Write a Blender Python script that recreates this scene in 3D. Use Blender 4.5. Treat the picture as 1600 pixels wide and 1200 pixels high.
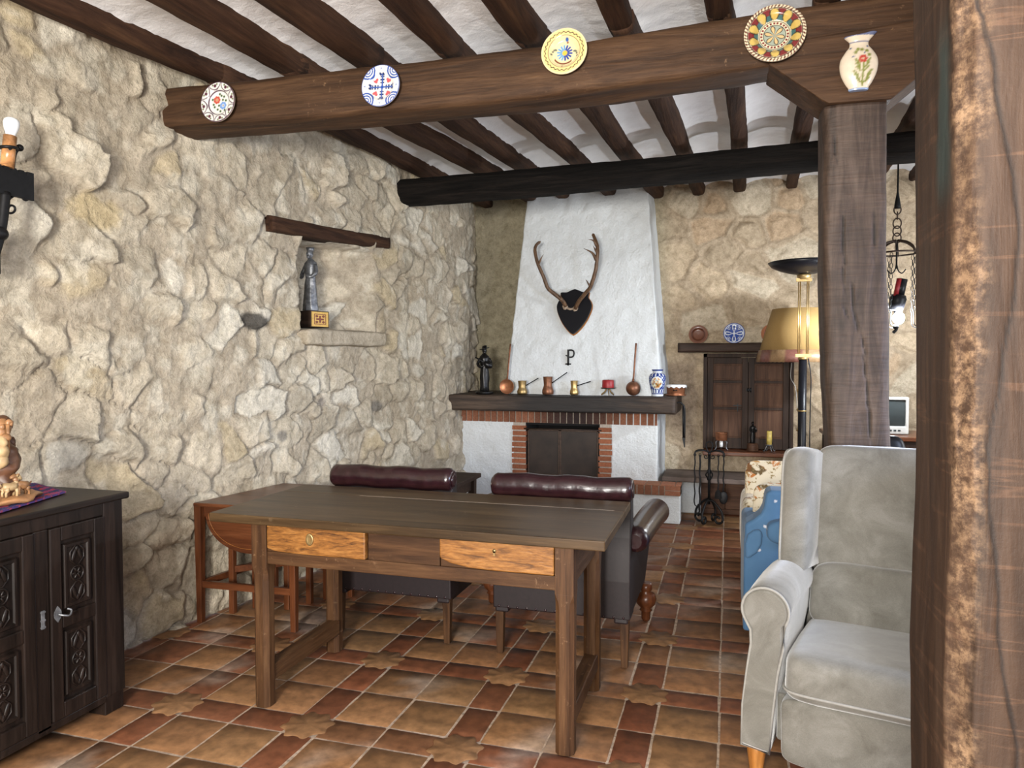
import bpy, bmesh, math, random
import numpy as np
from mathutils import Vector, Matrix, Euler

SC = bpy.context.scene
COL = SC.collection
for _o in list(bpy.data.objects):
    bpy.data.objects.remove(_o)
random.seed(7)
PI = math.pi

# ------------------------------------------------------------------ camera
F_PX, YAW, PITCH, CAM_H = 1130.0, 16.6, -1.875, 1.4
cam_data = bpy.data.cameras.new('camera')
cam_data.sensor_fit = 'HORIZONTAL'
cam_data.sensor_width = 36.0
cam_data.lens = 36.0 * F_PX / 1600.0
cam_data.clip_start = 0.05
cam = bpy.data.objects.new('camera', cam_data)
COL.objects.link(cam)
cam.location = (0, 0, CAM_H)
cam.rotation_euler = (math.radians(90 + PITCH), 0, math.radians(YAW))
SC.camera = cam

# ------------------------------------------------------------------ world, lights, exposure
SC.view_settings.view_transform = 'Standard'
SC.view_settings.look = 'None'
SC.view_settings.exposure = 0.45
SC.view_settings.gamma = 1.0
SC.view_settings.use_curve_mapping = False
wd = bpy.data.worlds.new('daylight')
SC.world = wd
wd.use_nodes = True
wd.node_tree.nodes['Background'].inputs[0].default_value = (0.92, 0.95, 1.0, 1)
wd.node_tree.nodes['Background'].inputs[1].default_value = 0.34


def area_light(name, loc, target, size, power, color):
    ld = bpy.data.lights.new(name, 'AREA')
    ld.shape = 'RECTANGLE'
    ld.size, ld.size_y = size
    ld.energy = power
    ld.color = color
    o = bpy.data.objects.new(name, ld)
    o.location = loc
    d = Vector(target) - Vector(loc)
    o.rotation_euler = d.to_track_quat('-Z', 'Y').to_euler()
    COL.objects.link(o)
    return o


def point_light(name, loc, radius, power, color):
    ld = bpy.data.lights.new(name, 'POINT')
    ld.shadow_soft_size = radius
    ld.energy = power
    ld.color = color
    o = bpy.data.objects.new(name, ld)
    o.location = loc
    COL.objects.link(o)
    return o


# the window of the room behind the camera and the lamp of the near half of the room
area_light('window_light', (-0.45, -1.9, 1.5), (-1.5, 4.0, 1.2), (0.8, 0.8), 262, (1.0, 0.965, 0.905))
point_light('near_lamp', (-1.0, 0.35, 2.2), 0.12, 15, (1.0, 0.94, 0.84))
area_light('ceiling_fill', (0.3, -0.9, 1.7), (-0.3, 1.3, 3.0), (0.4, 0.4), 44, (1.0, 0.96, 0.90))  # added light behind the camera, aimed up to brighten the ceiling
# unseen cool light added on the right to tint the wing chair
side = area_light('side_cool_fill', (2.9, 1.7, 1.6), (0.5, 3.1, 0.7), (0.8, 1.0), 22, (0.60, 0.72, 1.0))
side.data.spread = math.radians(75)
# unseen light added on the right to lift the far half of the room
area_light('far_half_fill', (2.9, 4.4, 1.5), (-1.6, 5.6, 1.7), (0.9, 1.2), 31, (0.88, 0.93, 1.0))


# ------------------------------------------------------------------ helpers
def at(x, y, **k):
    """the place of photograph pixel (x, y) on the plane X=, Y= or Z= of the room"""
    a, p = math.radians(YAW), math.radians(PITCH)
    Fv = Vector((-math.sin(a) * math.cos(p), math.cos(a) * math.cos(p), math.sin(p)))
    R = Vector((math.cos(a), math.sin(a), 0))
    U = R.cross(Fv)
    d = Fv + R * ((x - 800) / F_PX) - U * ((y - 600) / F_PX)
    (ax, v), = k.items()
    i = 'XYZ'.index(ax)
    c = Vector((0, 0, CAM_H))
    return c + d * ((v - c[i]) / d[i])


def _hash(i, j, k, seed):
    M = np.uint32
    h = (i.astype(np.int64) * 374761393 + j.astype(np.int64) * 668265263 + k.astype(np.int64) * 2147483647 % 4294967291
         + seed * 1274126177) & 0xFFFFFFFF
    h = h.astype(np.uint64)
    h = ((h ^ (h >> np.uint64(13))) * np.uint64(1274126177)) & np.uint64(0xFFFFFFFF)
    h = ((h ^ (h >> np.uint64(16))) * np.uint64(2246822519)) & np.uint64(0xFFFFFFFF)
    h = h ^ (h >> np.uint64(15))
    return (h & np.uint64(0xFFFFFF)).astype(np.float64) / float(0xFFFFFF)


def vnoise(P, scale=1.0, seed=0):
    P = np.asarray(P, float) * scale + 100.0
    I = np.floor(P).astype(np.int64)
    f = P - I
    f = f * f * f * (f * (f * 6 - 15) + 10)
    out = 0
    for a in (0, 1):
        for b in (0, 1):
            for c in (0, 1):
                w = ((f[:, 0] if a else 1 - f[:, 0]) * (f[:, 1] if b else 1 - f[:, 1]) * (f[:, 2] if c else 1 - f[:, 2]))
                out = out + w * _hash(I[:, 0] + a, I[:, 1] + b, I[:, 2] + c, seed)
    return out * 2 - 1


def fbm(P, scale=1.0, seed=0, octaves=4, gain=0.5):
    s, amp, tot = 0, 1.0, 0
    for o in range(octaves):
        s = s + amp * vnoise(P, scale * 2 ** o, seed + o * 17)
        tot += amp
        amp *= gain
    return s / tot


def smooth(x, a, b):
    t = np.clip((x - a) / (b - a), 0, 1)
    return t * t * (3 - 2 * t)


class MB:
    """collects faces and links them as one mesh object"""

    def __init__(s):
        s.v, s.f, s.m, s.sm = [], [], [], []
        s.col = None

    def add(s, verts, faces, mat=0, sm=False):
        b = len(s.v)
        s.v += [tuple(map(float, p)) for p in verts]
        for f in faces:
            s.f.append(tuple(b + i for i in f))
            s.m.append(mat)
            s.sm.append(sm)
        return s

    def box(s, c, d, rot=None, mat=0, taper=1.0):
        x, y, z = d[0] / 2, d[1] / 2, d[2] / 2
        V = [Vector((sx * x * (taper if sz < 0 else 1), sy * y * (taper if sz < 0 else 1), sz * z))
             for sz in (-1, 1) for sx, sy in ((-1, -1), (1, -1), (1, 1), (-1, 1))]
        if rot is not None:
            M = Euler(rot).to_matrix()
            V = [M @ p for p in V]
        c = Vector(c)
        return s.add([p + c for p in V], [(3, 2, 1, 0), (4, 5, 6, 7), (0, 1, 5, 4), (1, 2, 6, 5), (2, 3, 7, 6), (3, 0, 4, 7)], mat)

    def bx(s, x0, x1, y0, y1, z0, z1, mat=0):
        return s.box(((x0 + x1) / 2, (y0 + y1) / 2, (z0 + z1) / 2), (abs(x1 - x0), abs(y1 - y0), abs(z1 - z0)), mat=mat)

    def hexa(s, lo, hi, mat=0):
        """eight corners: four below, four above, each counter-clockwise"""
        return s.add(list(lo) + list(hi), [(3, 2, 1, 0), (4, 5, 6, 7), (0, 1, 5, 4), (1, 2, 6, 5), (2, 3, 7, 6), (3, 0, 4, 7)], mat)

    def tube(s, pts, r, n=10, mat=0, caps=True, sm=True, closed=False, squash=(1, 1)):
        pts = [Vector(p) for p in pts]
        N = len(pts)
        if not hasattr(r, '__len__'):
            r = [r] * N
        T = []
        for i in range(N):
            if closed:
                t = pts[(i + 1) % N] - pts[i - 1]
            else:
                t = pts[min(i + 1, N - 1)] - pts[max(i - 1, 0)]
            T.append(t.normalized() if t.length > 1e-9 else Vector((0, 0, 1)))
        ref = Vector((0, 0, 1)) if abs(T[0].z) < 0.9 else Vector((1, 0, 0))
        u = (ref - T[0] * ref.dot(T[0])).normalized()
        V = []
        for i in range(N):
            u = (u - T[i] * u.dot(T[i]))
            u = u.normalized() if u.length > 1e-6 else T[i].orthogonal().normalized()
            w = T[i].cross(u)
            for k in range(n):
                a = 2 * PI * k / n
                V.append(pts[i] + (u * math.cos(a) * squash[0] + w * math.sin(a) * squash[1]) * r[i])
        Fc = []
        for i in range(N if closed else N - 1):
            j = (i + 1) % N
            for k in range(n):
                k2 = (k + 1) % n
                Fc.append((i * n + k, i * n + k2, j * n + k2, j * n + k))
        s.add(V, Fc, mat, sm)
        if caps and not closed:
            b = len(s.v) - N * n
            s.f.append(tuple(b + k for k in reversed(range(n)))); s.m.append(mat); s.sm.append(False)
            s.f.append(tuple(b + (N - 1) * n + k for k in range(n))); s.m.append(mat); s.sm.append(False)
        return s

    def lathe(s, prof, c=(0, 0, 0), n=28, mat=0, axis='Z', sm=True, sq=(1, 1)):
        """profile of (radius, height) turned about an axis through c"""
        V = []
        for r, h in prof:
            r = max(r, 1e-4)
            for k in range(n):
                a = 2 * PI * k / n
                x, y = r * math.cos(a) * sq[0], r * math.sin(a) * sq[1]
                p = {'Z': (x, y, h), 'Y': (x, h, y), 'X': (h, x, y)}[axis]
                V.append((p[0] + c[0], p[1] + c[1], p[2] + c[2]))
        Fc = []
        for i in range(len(prof) - 1):
            for k in range(n):
                k2 = (k + 1) % n
                q = (i * n + k, i * n + k2, (i + 1) * n + k2, (i + 1) * n + k)
                Fc.append(q if axis != 'Y' else q[::-1])
        b = len(s.v)
        s.add(V, Fc, mat, sm)
        for i0, rev in ((0, True), (len(prof) - 1, False)):
            if prof[i0][0] > 2e-4:
                ring = [b + i0 * n + k for k in range(n)]
                if rev != (axis == 'Y'):
                    ring.reverse()
                s.f.append(tuple(ring)); s.m.append(mat); s.sm.append(False)
        return s

    def ball(s, c, r, mat=0, n=18, rot=None, e=1.0, e2=None):
        """ellipsoid, or a soft box when e < 1"""
        if not hasattr(r, '__len__'):
            r = (r, r, r)
        e2 = e if e2 is None else e2
        sg = lambda t, p: math.copysign(abs(t) ** p, t)
        m = n
        V = [Vector((0, 0, -r[2]))]
        for i in range(1, m):
            ph = -PI / 2 + PI * i / m
            for k in range(2 * n):
                th = PI * k / n
                V.append(Vector((r[0] * sg(math.cos(ph), e2) * sg(math.cos(th), e), r[1] * sg(math.cos(ph), e2) * sg(math.sin(th), e), r[2] * sg(math.sin(ph), e2))))
        V.append(Vector((0, 0, r[2])))
        if rot is not None:
            M = Euler(rot).to_matrix()
            V = [M @ p for p in V]
        c = Vector(c)
        w = 2 * n
        Fc = []
        for k in range(w):
            k2 = (k + 1) % w
            Fc.append((0, 1 + k2, 1 + k))
            for i in range(m - 2):
                Fc.append((1 + i * w + k, 1 + i * w + k2, 1 + (i + 1) * w + k2, 1 + (i + 1) * w + k))
            t = 1 + (m - 2) * w
            Fc.append((t + k, t + k2, len(V) - 1))
        return s.add([p + c for p in V], Fc, mat, True)

    def prism(s, outline, o, u, w, depth, mat=0, sm=False):
        """outline of (a, b) in the plane o + a*u + b*w, pushed along u x w by depth"""
        o, u, w = Vector(o), Vector(u), Vector(w)
        nn = u.cross(w).normalized() * depth
        n = len(outline)
        A = [o + u * a + w * b for a, b in outline]
        V = A + [p + nn for p in A]
        Fc = [tuple(reversed(range(n))), tuple(range(n, 2 * n))]
        for k in range(n):
            k2 = (k + 1) % n
            Fc.append((k, k2, n + k2, n + k))
        s.add(V, Fc, mat, sm)
        return s

    def build(s, name, mats, parent=None, loc=(0, 0, 0), rot=(0, 0, 0), bevel=0, segs=2, subsurf=0, kind=None, label=None, colors=None, wn=False):
        me = bpy.data.meshes.new(name)
        me.from_pydata(s.v, [], s.f)
        if not hasattr(mats, '__len__'):
            mats = [mats]
        for m in mats:
            me.materials.append(m)
        me.polygons.foreach_set('material_index', s.m)
        me.polygons.foreach_set('use_smooth', s.sm)
        if colors is not None:
            ca = me.color_attributes.new('Col', 'FLOAT_COLOR', 'POINT')
            buf = np.ones((len(s.v), 4), np.float32)
            buf[:, :3] = colors
            ca.data.foreach_set('color', buf.ravel())
        me.update()
        o = bpy.data.objects.new(name, me)
        COL.objects.link(o)
        o.location = loc
        o.rotation_euler = rot
        if parent is not None:
            o.parent = parent
        if bevel:
            b = o.modifiers.new('bevel', 'BEVEL')
            b.width = bevel
            b.segments = segs
            b.limit_method = 'ANGLE'
            b.angle_limit = math.radians(40)
            b.use_clamp_overlap = True
        if subsurf:
            q = o.modifiers.new('sub', 'SUBSURF')
            q.levels = q.render_levels = subsurf
        if kind:
            o['kind'] = kind
        if label:
            o['label'] = label
        return o


def thing(name, label, cat, loc=(0, 0, 0), rotz=0.0, group=None):
    o = bpy.data.objects.new(name, None)
    o.empty_display_size = 0.05
    COL.objects.link(o)
    o.location = loc
    o.rotation_euler = (0, 0, rotz)
    o['label'] = label
    o['category'] = cat
    if group:
        o['group'] = group
    return o


def tag(o, label, cat, group=None):
    o['label'] = label
    o['category'] = cat
    if group:
        o['group'] = group
    return o


def curve_pts(pts, n=8):
    """Catmull-Rom through the points"""
    P = [Vector(p) for p in pts]
    P = [P[0] * 2 - P[1]] + P + [P[-1] * 2 - P[-2]]
    out = []
    for i in range(1, len(P) - 2):
        for k in range(n):
            t = k / n
            a, b, c, d = P[i - 1], P[i], P[i + 1], P[i + 2]
            out.append(0.5 * ((2 * b) + (c - a) * t + (2 * a - 5 * b + 4 * c - d) * t * t + (3 * b - a - 3 * c + d) * t ** 3))
    out.append(P[-2])
    return out


def spiral(c, u, w, r0, r1, a0, a1, n=24):
    c, u, w = Vector(c), Vector(u), Vector(w)
    out = []
    for i in range(n + 1):
        t = i / n
        r = r0 + (r1 - r0) * t
        a = a0 + (a1 - a0) * t
        out.append(c + u * (r * math.cos(a)) + w * (r * math.sin(a)))
    return out


# ------------------------------------------------------------------ materials
def srgb(r, g, b):
    f = lambda c: (c / 255 / 12.92) if c / 255 <= 0.04045 else ((c / 255 + 0.055) / 1.055) ** 2.4
    return (f(r), f(g), f(b))


class NT:
    def __init__(s, name):
        s.m = bpy.data.materials.new(name)
        s.m.use_nodes = True
        s.t = s.m.node_tree
        s.b = s.t.nodes['Principled BSDF']

    def n(s, typ, **kw):
        nd = s.t.nodes.new(typ)
        for k, v in kw.items():
            if k in nd.inputs:
                nd.inputs[k].default_value = v
            else:
                setattr(nd, k, v)
        return nd

    def l(s, a, b):
        s.t.links.new(a, b)

    def coord(s, scale=(1, 1, 1)):
        tc = s.n('ShaderNodeTexCoord')
        mp = s.n('ShaderNodeMapping')
        mp.inputs['Scale'].default_value = scale
        s.l(tc.outputs['Object'], mp.inputs['Vector'])
        return mp.outputs[0]

    def noise(s, vec, scale, detail=4, rough=0.55, dist=0.0):
        nd = s.n('ShaderNodeTexNoise')
        nd.inputs['Scale'].default_value = scale
        nd.inputs['Detail'].default_value = detail
        nd.inputs['Roughness'].default_value = rough
        nd.inputs['Distortion'].default_value = dist
        s.l(vec, nd.inputs['Vector'])
        return nd.outputs['Fac']

    def ramp(s, fac, stops):
        r = s.n('ShaderNodeValToRGB')
        e = r.color_ramp.elements
        while len(e) < len(stops):
            e.new(0.5)
        for el, (p, c) in zip(e, stops):
            el.position = p
            el.color = (*c, 1)
        s.l(fac, r.inputs[0])
        return r.outputs[0]

    def mix(s, fac, a, b, mode='MIX'):
        m = s.n('ShaderNodeMix', data_type='RGBA', blend_type=mode)
        for sock, v in ((m.inputs[0], fac), (m.inputs[6], a), (m.inputs[7], b)):
            if hasattr(v, 'links') or hasattr(v, 'is_linked'):
                s.l(v, sock)
            elif isinstance(v, (int, float)):
                sock.default_value = v
            else:
                sock.default_value = (*v, 1)
        return m.outputs[2]

    def bump(s, h, strength=0.3, dist=0.01, normal=None):
        b = s.n('ShaderNodeBump')
        b.inputs['Strength'].default_value = strength
        b.inputs['Distance'].default_value = dist
        s.l(h, b.inputs['Height'])
        if normal is not None:
            s.l(normal, b.inputs['Normal'])
        return b.outputs[0]

    def out(s, color=None, rough=0.6, metal=0.0, normal=None, coat=0.0, sheen=0.0, spec=0.5):
        b = s.b
        if color is not None:
            if hasattr(color, 'is_linked'):
                s.l(color, b.inputs['Base Color'])
            else:
                b.inputs['Base Color'].default_value = (*color, 1)
        if hasattr(rough, 'is_linked'):
            s.l(rough, b.inputs['Roughness'])
        else:
            b.inputs['Roughness'].default_value = rough
        b.inputs['Metallic'].default_value = metal
        b.inputs['Specular IOR Level'].default_value = spec
        if coat:
            b.inputs['Coat Weight'].default_value = coat
            b.inputs['Coat Roughness'].default_value = 0.15
        if sheen:
            b.inputs['Sheen Weight'].default_value = sheen
            b.inputs['Sheen Roughness'].default_value = 0.4
        if normal is not None:
            s.l(normal, b.inputs['Normal'])
        return s.m


def plain(name, c, rough=0.5, metal=0.0, nscale=30, var=0.15, bump=0.1, coat=0.0, dist=0.002, spec=0.5):
    t = NT(name)
    v = t.coord()
    nz = t.noise(v, nscale, 4)
    col = t.ramp(nz, [(0.3, tuple(x * (1 - var) for x in c)), (0.7, tuple(min(1, x * (1 + var)) for x in c))])
    return t.out(col, rough, metal, t.bump(nz, bump, dist), coat, spec=spec)


def wood(name, dark, mid, light, axis='X', rough=0.5, scale=9, bump=0.25, dist=0.004, stretch=0.07, coat=0.0, wear=None, spec=0.4):
    """grain drawn out along one axis"""
    t = NT(name)
    sc = [1, 1, 1]
    sc['XYZ'.index(axis)] = stretch
    v = t.coord(sc)
    g = t.noise(v, scale * 2.2, 7, 0.62, 0.9)
    g2 = t.noise(v, scale * 11, 5, 0.6, 0.2)
    big = t.noise(t.coord((1, 1, 1)), 2.3, 3, 0.5)
    col = t.ramp(g, [(0.32, dark), (0.5, mid), (0.7, light)])
    col = t.mix(0.55, col, t.ramp(g2, [(0.35, (0.45, 0.42, 0.40)), (0.6, (1.0, 1.0, 1.0))]), 'MULTIPLY')
    col = t.mix(0.5, col, t.ramp(big, [(0.3, (0.62, 0.60, 0.58)), (0.7, (1.15, 1.12, 1.1))]), 'MULTIPLY')
    if wear:
        wn = t.noise(t.coord((1, 1, 1)), 34, 6, 0.75)
        wn2 = t.noise(t.coord((1, 1, 1)), 3.0, 2)
        ww = t.n('ShaderNodeMath', operation='MULTIPLY')
        t.l(t.ramp(wn, [(0.60, (0, 0, 0)), (0.72, (1, 1, 1))]), ww.inputs[0])
        t.l(t.ramp(wn2, [(0.45, (0, 0, 0)), (0.65, (1, 1, 1))]), ww.inputs[1])
        col = t.mix(ww.outputs[0], col, wear)
    b = t.bump(g2, bump, dist)
    b = t.bump(g, bump, dist * 2, b)
    return t.out(col, rough, 0.0, b, coat, spec=spec)


def vcol(name, rough=0.5, nscale=25, var=0.2, bump=0.2, dist=0.004, coat=0.0, spec=0.4):
    """colour from the thing's own painted pattern, with grain"""
    t = NT(name)
    at_ = t.n('ShaderNodeVertexColor', layer_name='Col')
    v = t.coord()
    nz = t.noise(v, nscale, 6, 0.6)
    col = t.mix(1.0, at_.outputs[0], t.ramp(nz, [(0.3, (1 - var,) * 3), (0.7, (1 + var,) * 3)]), 'MULTIPLY')
    return t.out(col, rough, 0.0, t.bump(nz, bump, dist), coat, spec=spec)


def emission(name, c, power):
    t = NT(name)
    t.out(c, 0.5)
    t.b.inputs['Emission Color'].default_value = (*c, 1)
    t.b.inputs['Emission Strength'].default_value = power
    return t.m


M = {}
# old dark timber of the ceiling
for ax in 'XYZ':
    M['beam' + ax] = wood('beam_wood_' + ax, (0.032, 0.016, 0.008), (0.072, 0.036, 0.017), (0.118, 0.063, 0.031), ax, 0.68, 8, 0.5, 0.006, wear=(0.20, 0.115, 0.06), spec=0.25)
    M['table' + ax] = wood('table_wood_' + ax, (0.040, 0.018, 0.008), (0.080, 0.037, 0.0155), (0.122, 0.062, 0.027), ax, 0.5, 10, 0.2, 0.002, wear=(0.30, 0.18, 0.10), spec=0.22)
    M['red' + ax] = wood('mahogany_' + ax, (0.055, 0.016, 0.007), (0.12, 0.038, 0.014), (0.16, 0.055, 0.022), ax, 0.3, 8, 0.08, 0.001)
    M['dark' + ax] = wood('ebonised_wood_' + ax, (0.006, 0.004, 0.003), (0.014, 0.009, 0.007), (0.026, 0.016, 0.012), ax, 0.42, 10, 0.2, 0.002, spec=0.3)
    M['joist' + ax] = wood('joist_wood_' + ax, (0.022, 0.010, 0.006), (0.052, 0.024, 0.013), (0.085, 0.042, 0.021), ax, 0.8, 7, 0.7, 0.008, spec=0.2)
    M['door' + ax] = wood('cupboard_wood_' + ax, (0.018, 0.010, 0.007), (0.036, 0.020, 0.013), (0.060, 0.034, 0.022), ax, 0.65, 8, 0.3, 0.003, spec=0.25)
    M['walnut' + ax] = wood('panel_wood_' + ax, (0.050, 0.023, 0.012), (0.088, 0.041, 0.022), (0.122, 0.061, 0.034), ax, 0.65, 8, 0.3, 0.003, spec=0.25)
M['desktop'] = wood('table_top_wood', (0.036, 0.020, 0.008), (0.074, 0.043, 0.019), (0.112, 0.070, 0.033), 'X', 0.38, 7, 0.15, 0.002, wear=(0.22, 0.15, 0.085), spec=0.3)
M['drawer'] = wood('drawer_oak', (0.060, 0.022, 0.006), (0.26, 0.105, 0.022), (0.40, 0.185, 0.05), 'X', 0.45, 22, 0.3, 0.002, stretch=0.17)
M['black_log'] = wood('charred_beam', (0.004, 0.0035, 0.003), (0.009, 0.0075, 0.0065), (0.022, 0.017, 0.014), 'X', 0.85, 7, 0.9, 0.012, spec=0.15)
M['post'] = wood('post_wood_plain', (0.030, 0.018, 0.013), (0.068, 0.043, 0.031), (0.112, 0.076, 0.057), 'Z', 0.6, 8, 0.8, 0.008, wear=(0.24, 0.16, 0.11))
M['stone'] = None


def stone_mat(name):
    t = NT(name)
    a = t.n('ShaderNodeVertexColor', layer_name='Col')
    v = t.coord()
    n1 = t.noise(v, 16, 8, 0.65, 0.3)
    n2 = t.noise(v, 90, 5, 0.65)
    n3 = t.noise(v, 5, 5, 0.6, 0.5)
    col = t.mix(1.0, a.outputs[0], t.ramp(n1, [(0.28, (0.70, 0.68, 0.64)), (0.5, (1, 1, 1)), (0.72, (1.22, 1.22, 1.24))]), 'MULTIPLY')
    col = t.mix(0.6, col, t.ramp(n2, [(0.3, (0.74, 0.72, 0.70)), (0.6, (1.12, 1.12, 1.12))]), 'MULTIPLY')
    col = t.mix(0.5, col, t.ramp(n3, [(0.3, (0.80, 0.78, 0.74)), (0.7, (1.14, 1.12, 1.08))]), 'MULTIPLY')
    n4 = t.noise(v, 38, 8, 0.7, 0.2)
    col = t.mix(0.45, col, t.ramp(n4, [(0.34, (0.72, 0.70, 0.67)), (0.55, (1.08, 1.08, 1.08))]), 'MULTIPLY')
    b = t.bump(n2, 0.6, 0.006)
    b = t.bump(n4, 0.75, 0.014, b)
    b = t.bump(n1, 0.75, 0.022, b)
    return t.out(col, 0.95, 0, b, spec=0.15)


M['stone'] = stone_mat('rubble_stone')


def plaster_mat(name, c, bs, bscale, rough=0.9, dirt=0.0):
    t = NT(name)
    v = t.coord()
    n1 = t.noise(v, bscale, 6, 0.6)
    n2 = t.noise(v, bscale * 4, 4, 0.6)
    n3 = t.noise(v, 2.2, 4, 0.6)
    col = t.ramp(n3, [(0.3, tuple(x * (1 - dirt) for x in c)), (0.65, c)])
    col = t.mix(0.5, col, t.ramp(n1, [(0.25, (0.86, 0.85, 0.83)), (0.5, (1, 1, 1))]), 'MULTIPLY')
    b = t.bump(n2, bs * 0.5, 0.004)
    b = t.bump(n1, bs, 0.012, b)
    return t.out(col, rough, 0, b, spec=0.2)


M['plaster'] = plaster_mat('white_rough_plaster', (0.70, 0.725, 0.73), 0.8, 46, 0.9, 0.06)
M['vault'] = plaster_mat('whitewashed_vault_plaster', (0.80, 0.785, 0.785), 0.5, 14, 0.6, 0.10)
M['tile'] = vcol('terracotta', 0.5, 22, 0.34, 0.25, 0.004, spec=0.35)
M['grout'] = plain('cement_grout', (0.36, 0.27, 0.20), 0.95, 0, 60, 0.4, 0.5)
M['brick'] = vcol('red_brick', 0.9, 60, 0.25, 0.5, 0.004, spec=0.15)
M['mortar'] = plain('brick_mortar', (0.40, 0.34, 0.28), 0.95, 0, 60, 0.2, 0.5)
M['iron'] = plain('black_wrought_iron', (0.012, 0.012, 0.013), 0.5, 0.6, 40, 0.3, 0.2)
M['iron_brown'] = plain('brown_iron', (0.06, 0.04, 0.03), 0.5, 0.6, 40, 0.3, 0.2)
M['copper'] = plain('old_copper', (0.36, 0.15, 0.075), 0.42, 0.75, 25, 0.35, 0.1)
M['copper_dark'] = plain('dark_copper', (0.20, 0.085, 0.045), 0.45, 0.6, 25, 0.35, 0.1)
M['brass'] = plain('brass', (0.52, 0.36, 0.15), 0.38, 0.9, 30, 0.15, 0.05)
M['brass_dull'] = plain('dull_brass', (0.36, 0.25, 0.11), 0.42, 0.8, 30, 0.3, 0.1)
M['bronze'] = plain('black_bronze', (0.010, 0.009, 0.009), 0.3, 0.5, 60, 0.4, 0.4, dist=0.004)
M['leather'] = plain('oxblood_leather', (0.020, 0.006, 0.008), 0.27, 0.0, 28, 0.3, 0.5, 0.3, 0.005)
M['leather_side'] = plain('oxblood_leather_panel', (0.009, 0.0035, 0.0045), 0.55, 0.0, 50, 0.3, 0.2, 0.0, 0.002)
M['white_glass'] = plain('opal_glass', (0.85, 0.87, 0.88), 0.2, 0, 10, 0.02, 0.0)
M['black_lacquer'] = plain('black_lacquer', (0.006, 0.006, 0.008), 0.35, 0.0, 10, 0.1, 0.0, spec=0.25)
M['red_wax'] = plain('red_wax', (0.28, 0.012, 0.016), 0.45, 0, 40, 0.2, 0.1)
M['yellow_wax'] = plain('yellow_wax', (0.45, 0.33, 0.08), 0.5, 0, 40, 0.35, 0.1)
M['shade'] = plain('ochre_lampshade', (0.30, 0.185, 0.062), 0.9, 0, 300, 0.12, 0.2)
M['glass_dark'] = plain('dark_screen_glass', (0.030, 0.036, 0.036), 0.12, 0, 3, 0.3, 0.0)
M['tv_grey'] = plain('grey_plastic', (0.40, 0.38, 0.35), 0.5, 0, 40, 0.05, 0.05)
M['stone_slab'] = plain('grey_stone_slab', (0.115, 0.082, 0.066), 0.7, 0, 14, 0.3, 0.3)
M['screen'] = plain('sooty_fire_screen', (0.022, 0.013, 0.009), 0.55, 0.2, 9, 0.45, 0.1)
M['soot'] = plain('soot', (0.006, 0.005, 0.005), 0.95, 0, 20, 0.3, 0.3)
M['ceramic'] = vcol('painted_ceramic', 0.22, 40, 0.06, 0.03, 0.001, 0.3)
M['pewter'] = plain('blackened_silver', (0.16, 0.165, 0.175), 0.42, 0.5, 30, 0.6, 0.6, dist=0.006)
M['gilt'] = vcol('gilt_panel', 0.35, 60, 0.2, 0.2, 0.002)
M['boxwood'] = plain('carved_root_wood', (0.30, 0.150, 0.065), 0.4, 0, 18, 0.55, 0.3, 0.0, 0.006)
M['palewood'] = plain('pale_carved_wood', (0.42, 0.29, 0.15), 0.45, 0, 22, 0.35, 0.3, 0.0, 0.006)
M['barkwood'] = plain('dark_carved_wood', (0.10, 0.042, 0.020), 0.45, 0, 18, 0.5, 0.3, 0.0, 0.006)

# ------------------------------------------------------------------ the setting
def voronoi(U, V, su, sv, seed, jit=0.85):
    """F1, F2 and id of the nearest jittered cell; coordinates in metres"""
    x, y = U / su, V / sv
    ix, iy = np.floor(x).astype(np.int64), np.floor(y).astype(np.int64)
    F1 = np.full(x.shape, 9e9); F2 = F1.copy()
    idx = np.zeros(x.shape, np.int64); cx = np.zeros(x.shape); cy = np.zeros(x.shape)
    zz = np.zeros_like(ix)
    for a in (-2, -1, 0, 1, 2):
        for b in (-2, -1, 0, 1, 2):
            jx, jy = ix + a, iy + b
            px = jx + 0.5 + jit * (_hash(jx, jy, zz, seed) - 0.5)
            py = jy + 0.5 + jit * (_hash(jx, jy, zz + 1, seed) - 0.5)
            w = 0.75 + 0.6 * _hash(jx, jy, zz + 2, seed)
            d = np.hypot(x - px, y - py) / w
            near = d < F1
            F2 = np.where(near, F1, np.minimum(F2, d))
            F1 = np.where(near, d, F1)
            idx = np.where(near, jx * 7919 + jy * 104729, idx)
            cx = np.where(near, px, cx); cy = np.where(near, py, cy)
    return F1, F2, idx, (x - cx) * su, (y - cy) * sv


def rnd(idx, k, seed=0):
    z = np.zeros_like(idx)
    return _hash(idx, z + k, z, seed)


def grid_faces(nu, nv):
    I, J = np.meshgrid(np.arange(nu - 1), np.arange(nv - 1), indexing='ij')
    a = (I * nv + J).ravel()
    return np.stack([a, a + nv, a + nv + 1, a + 1], 1)


def mesh_np(name, P, faces, col, mat, smooth_=True):
    me = bpy.data.meshes.new(name)
    me.from_pydata(P.tolist(), [], faces.tolist())
    me.materials.append(mat)
    me.polygons.foreach_set('use_smooth', [smooth_] * len(faces))
    if col is not None:
        ca = me.color_attributes.new('Col', 'FLOAT_COLOR', 'POINT')
        buf = np.ones((len(P), 4), np.float32)
        buf[:, :3] = col
        ca.data.foreach_set('color', buf.ravel())
    o = bpy.data.objects.new(name, me)
    COL.objects.link(o)
    return o


WALL = [(-3.02, -1.3), (-2.93, 1.2), (-2.845, 2.3), (-2.77, 3.0), (-2.70, 3.5), (-2.62, 4.2), (-2.55, 4.9), (-2.48, 5.6), (-2.43, 6.2), (-2.42, 6.5), (-2.50, 7.08)]


def wall_x(y):
    ys = [p[1] for p in WALL]; xs = [p[0] for p in WALL]
    return np.interp(y, ys, xs)


NICHE = (4.07, 4.93, 1.605, 2.20)


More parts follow.
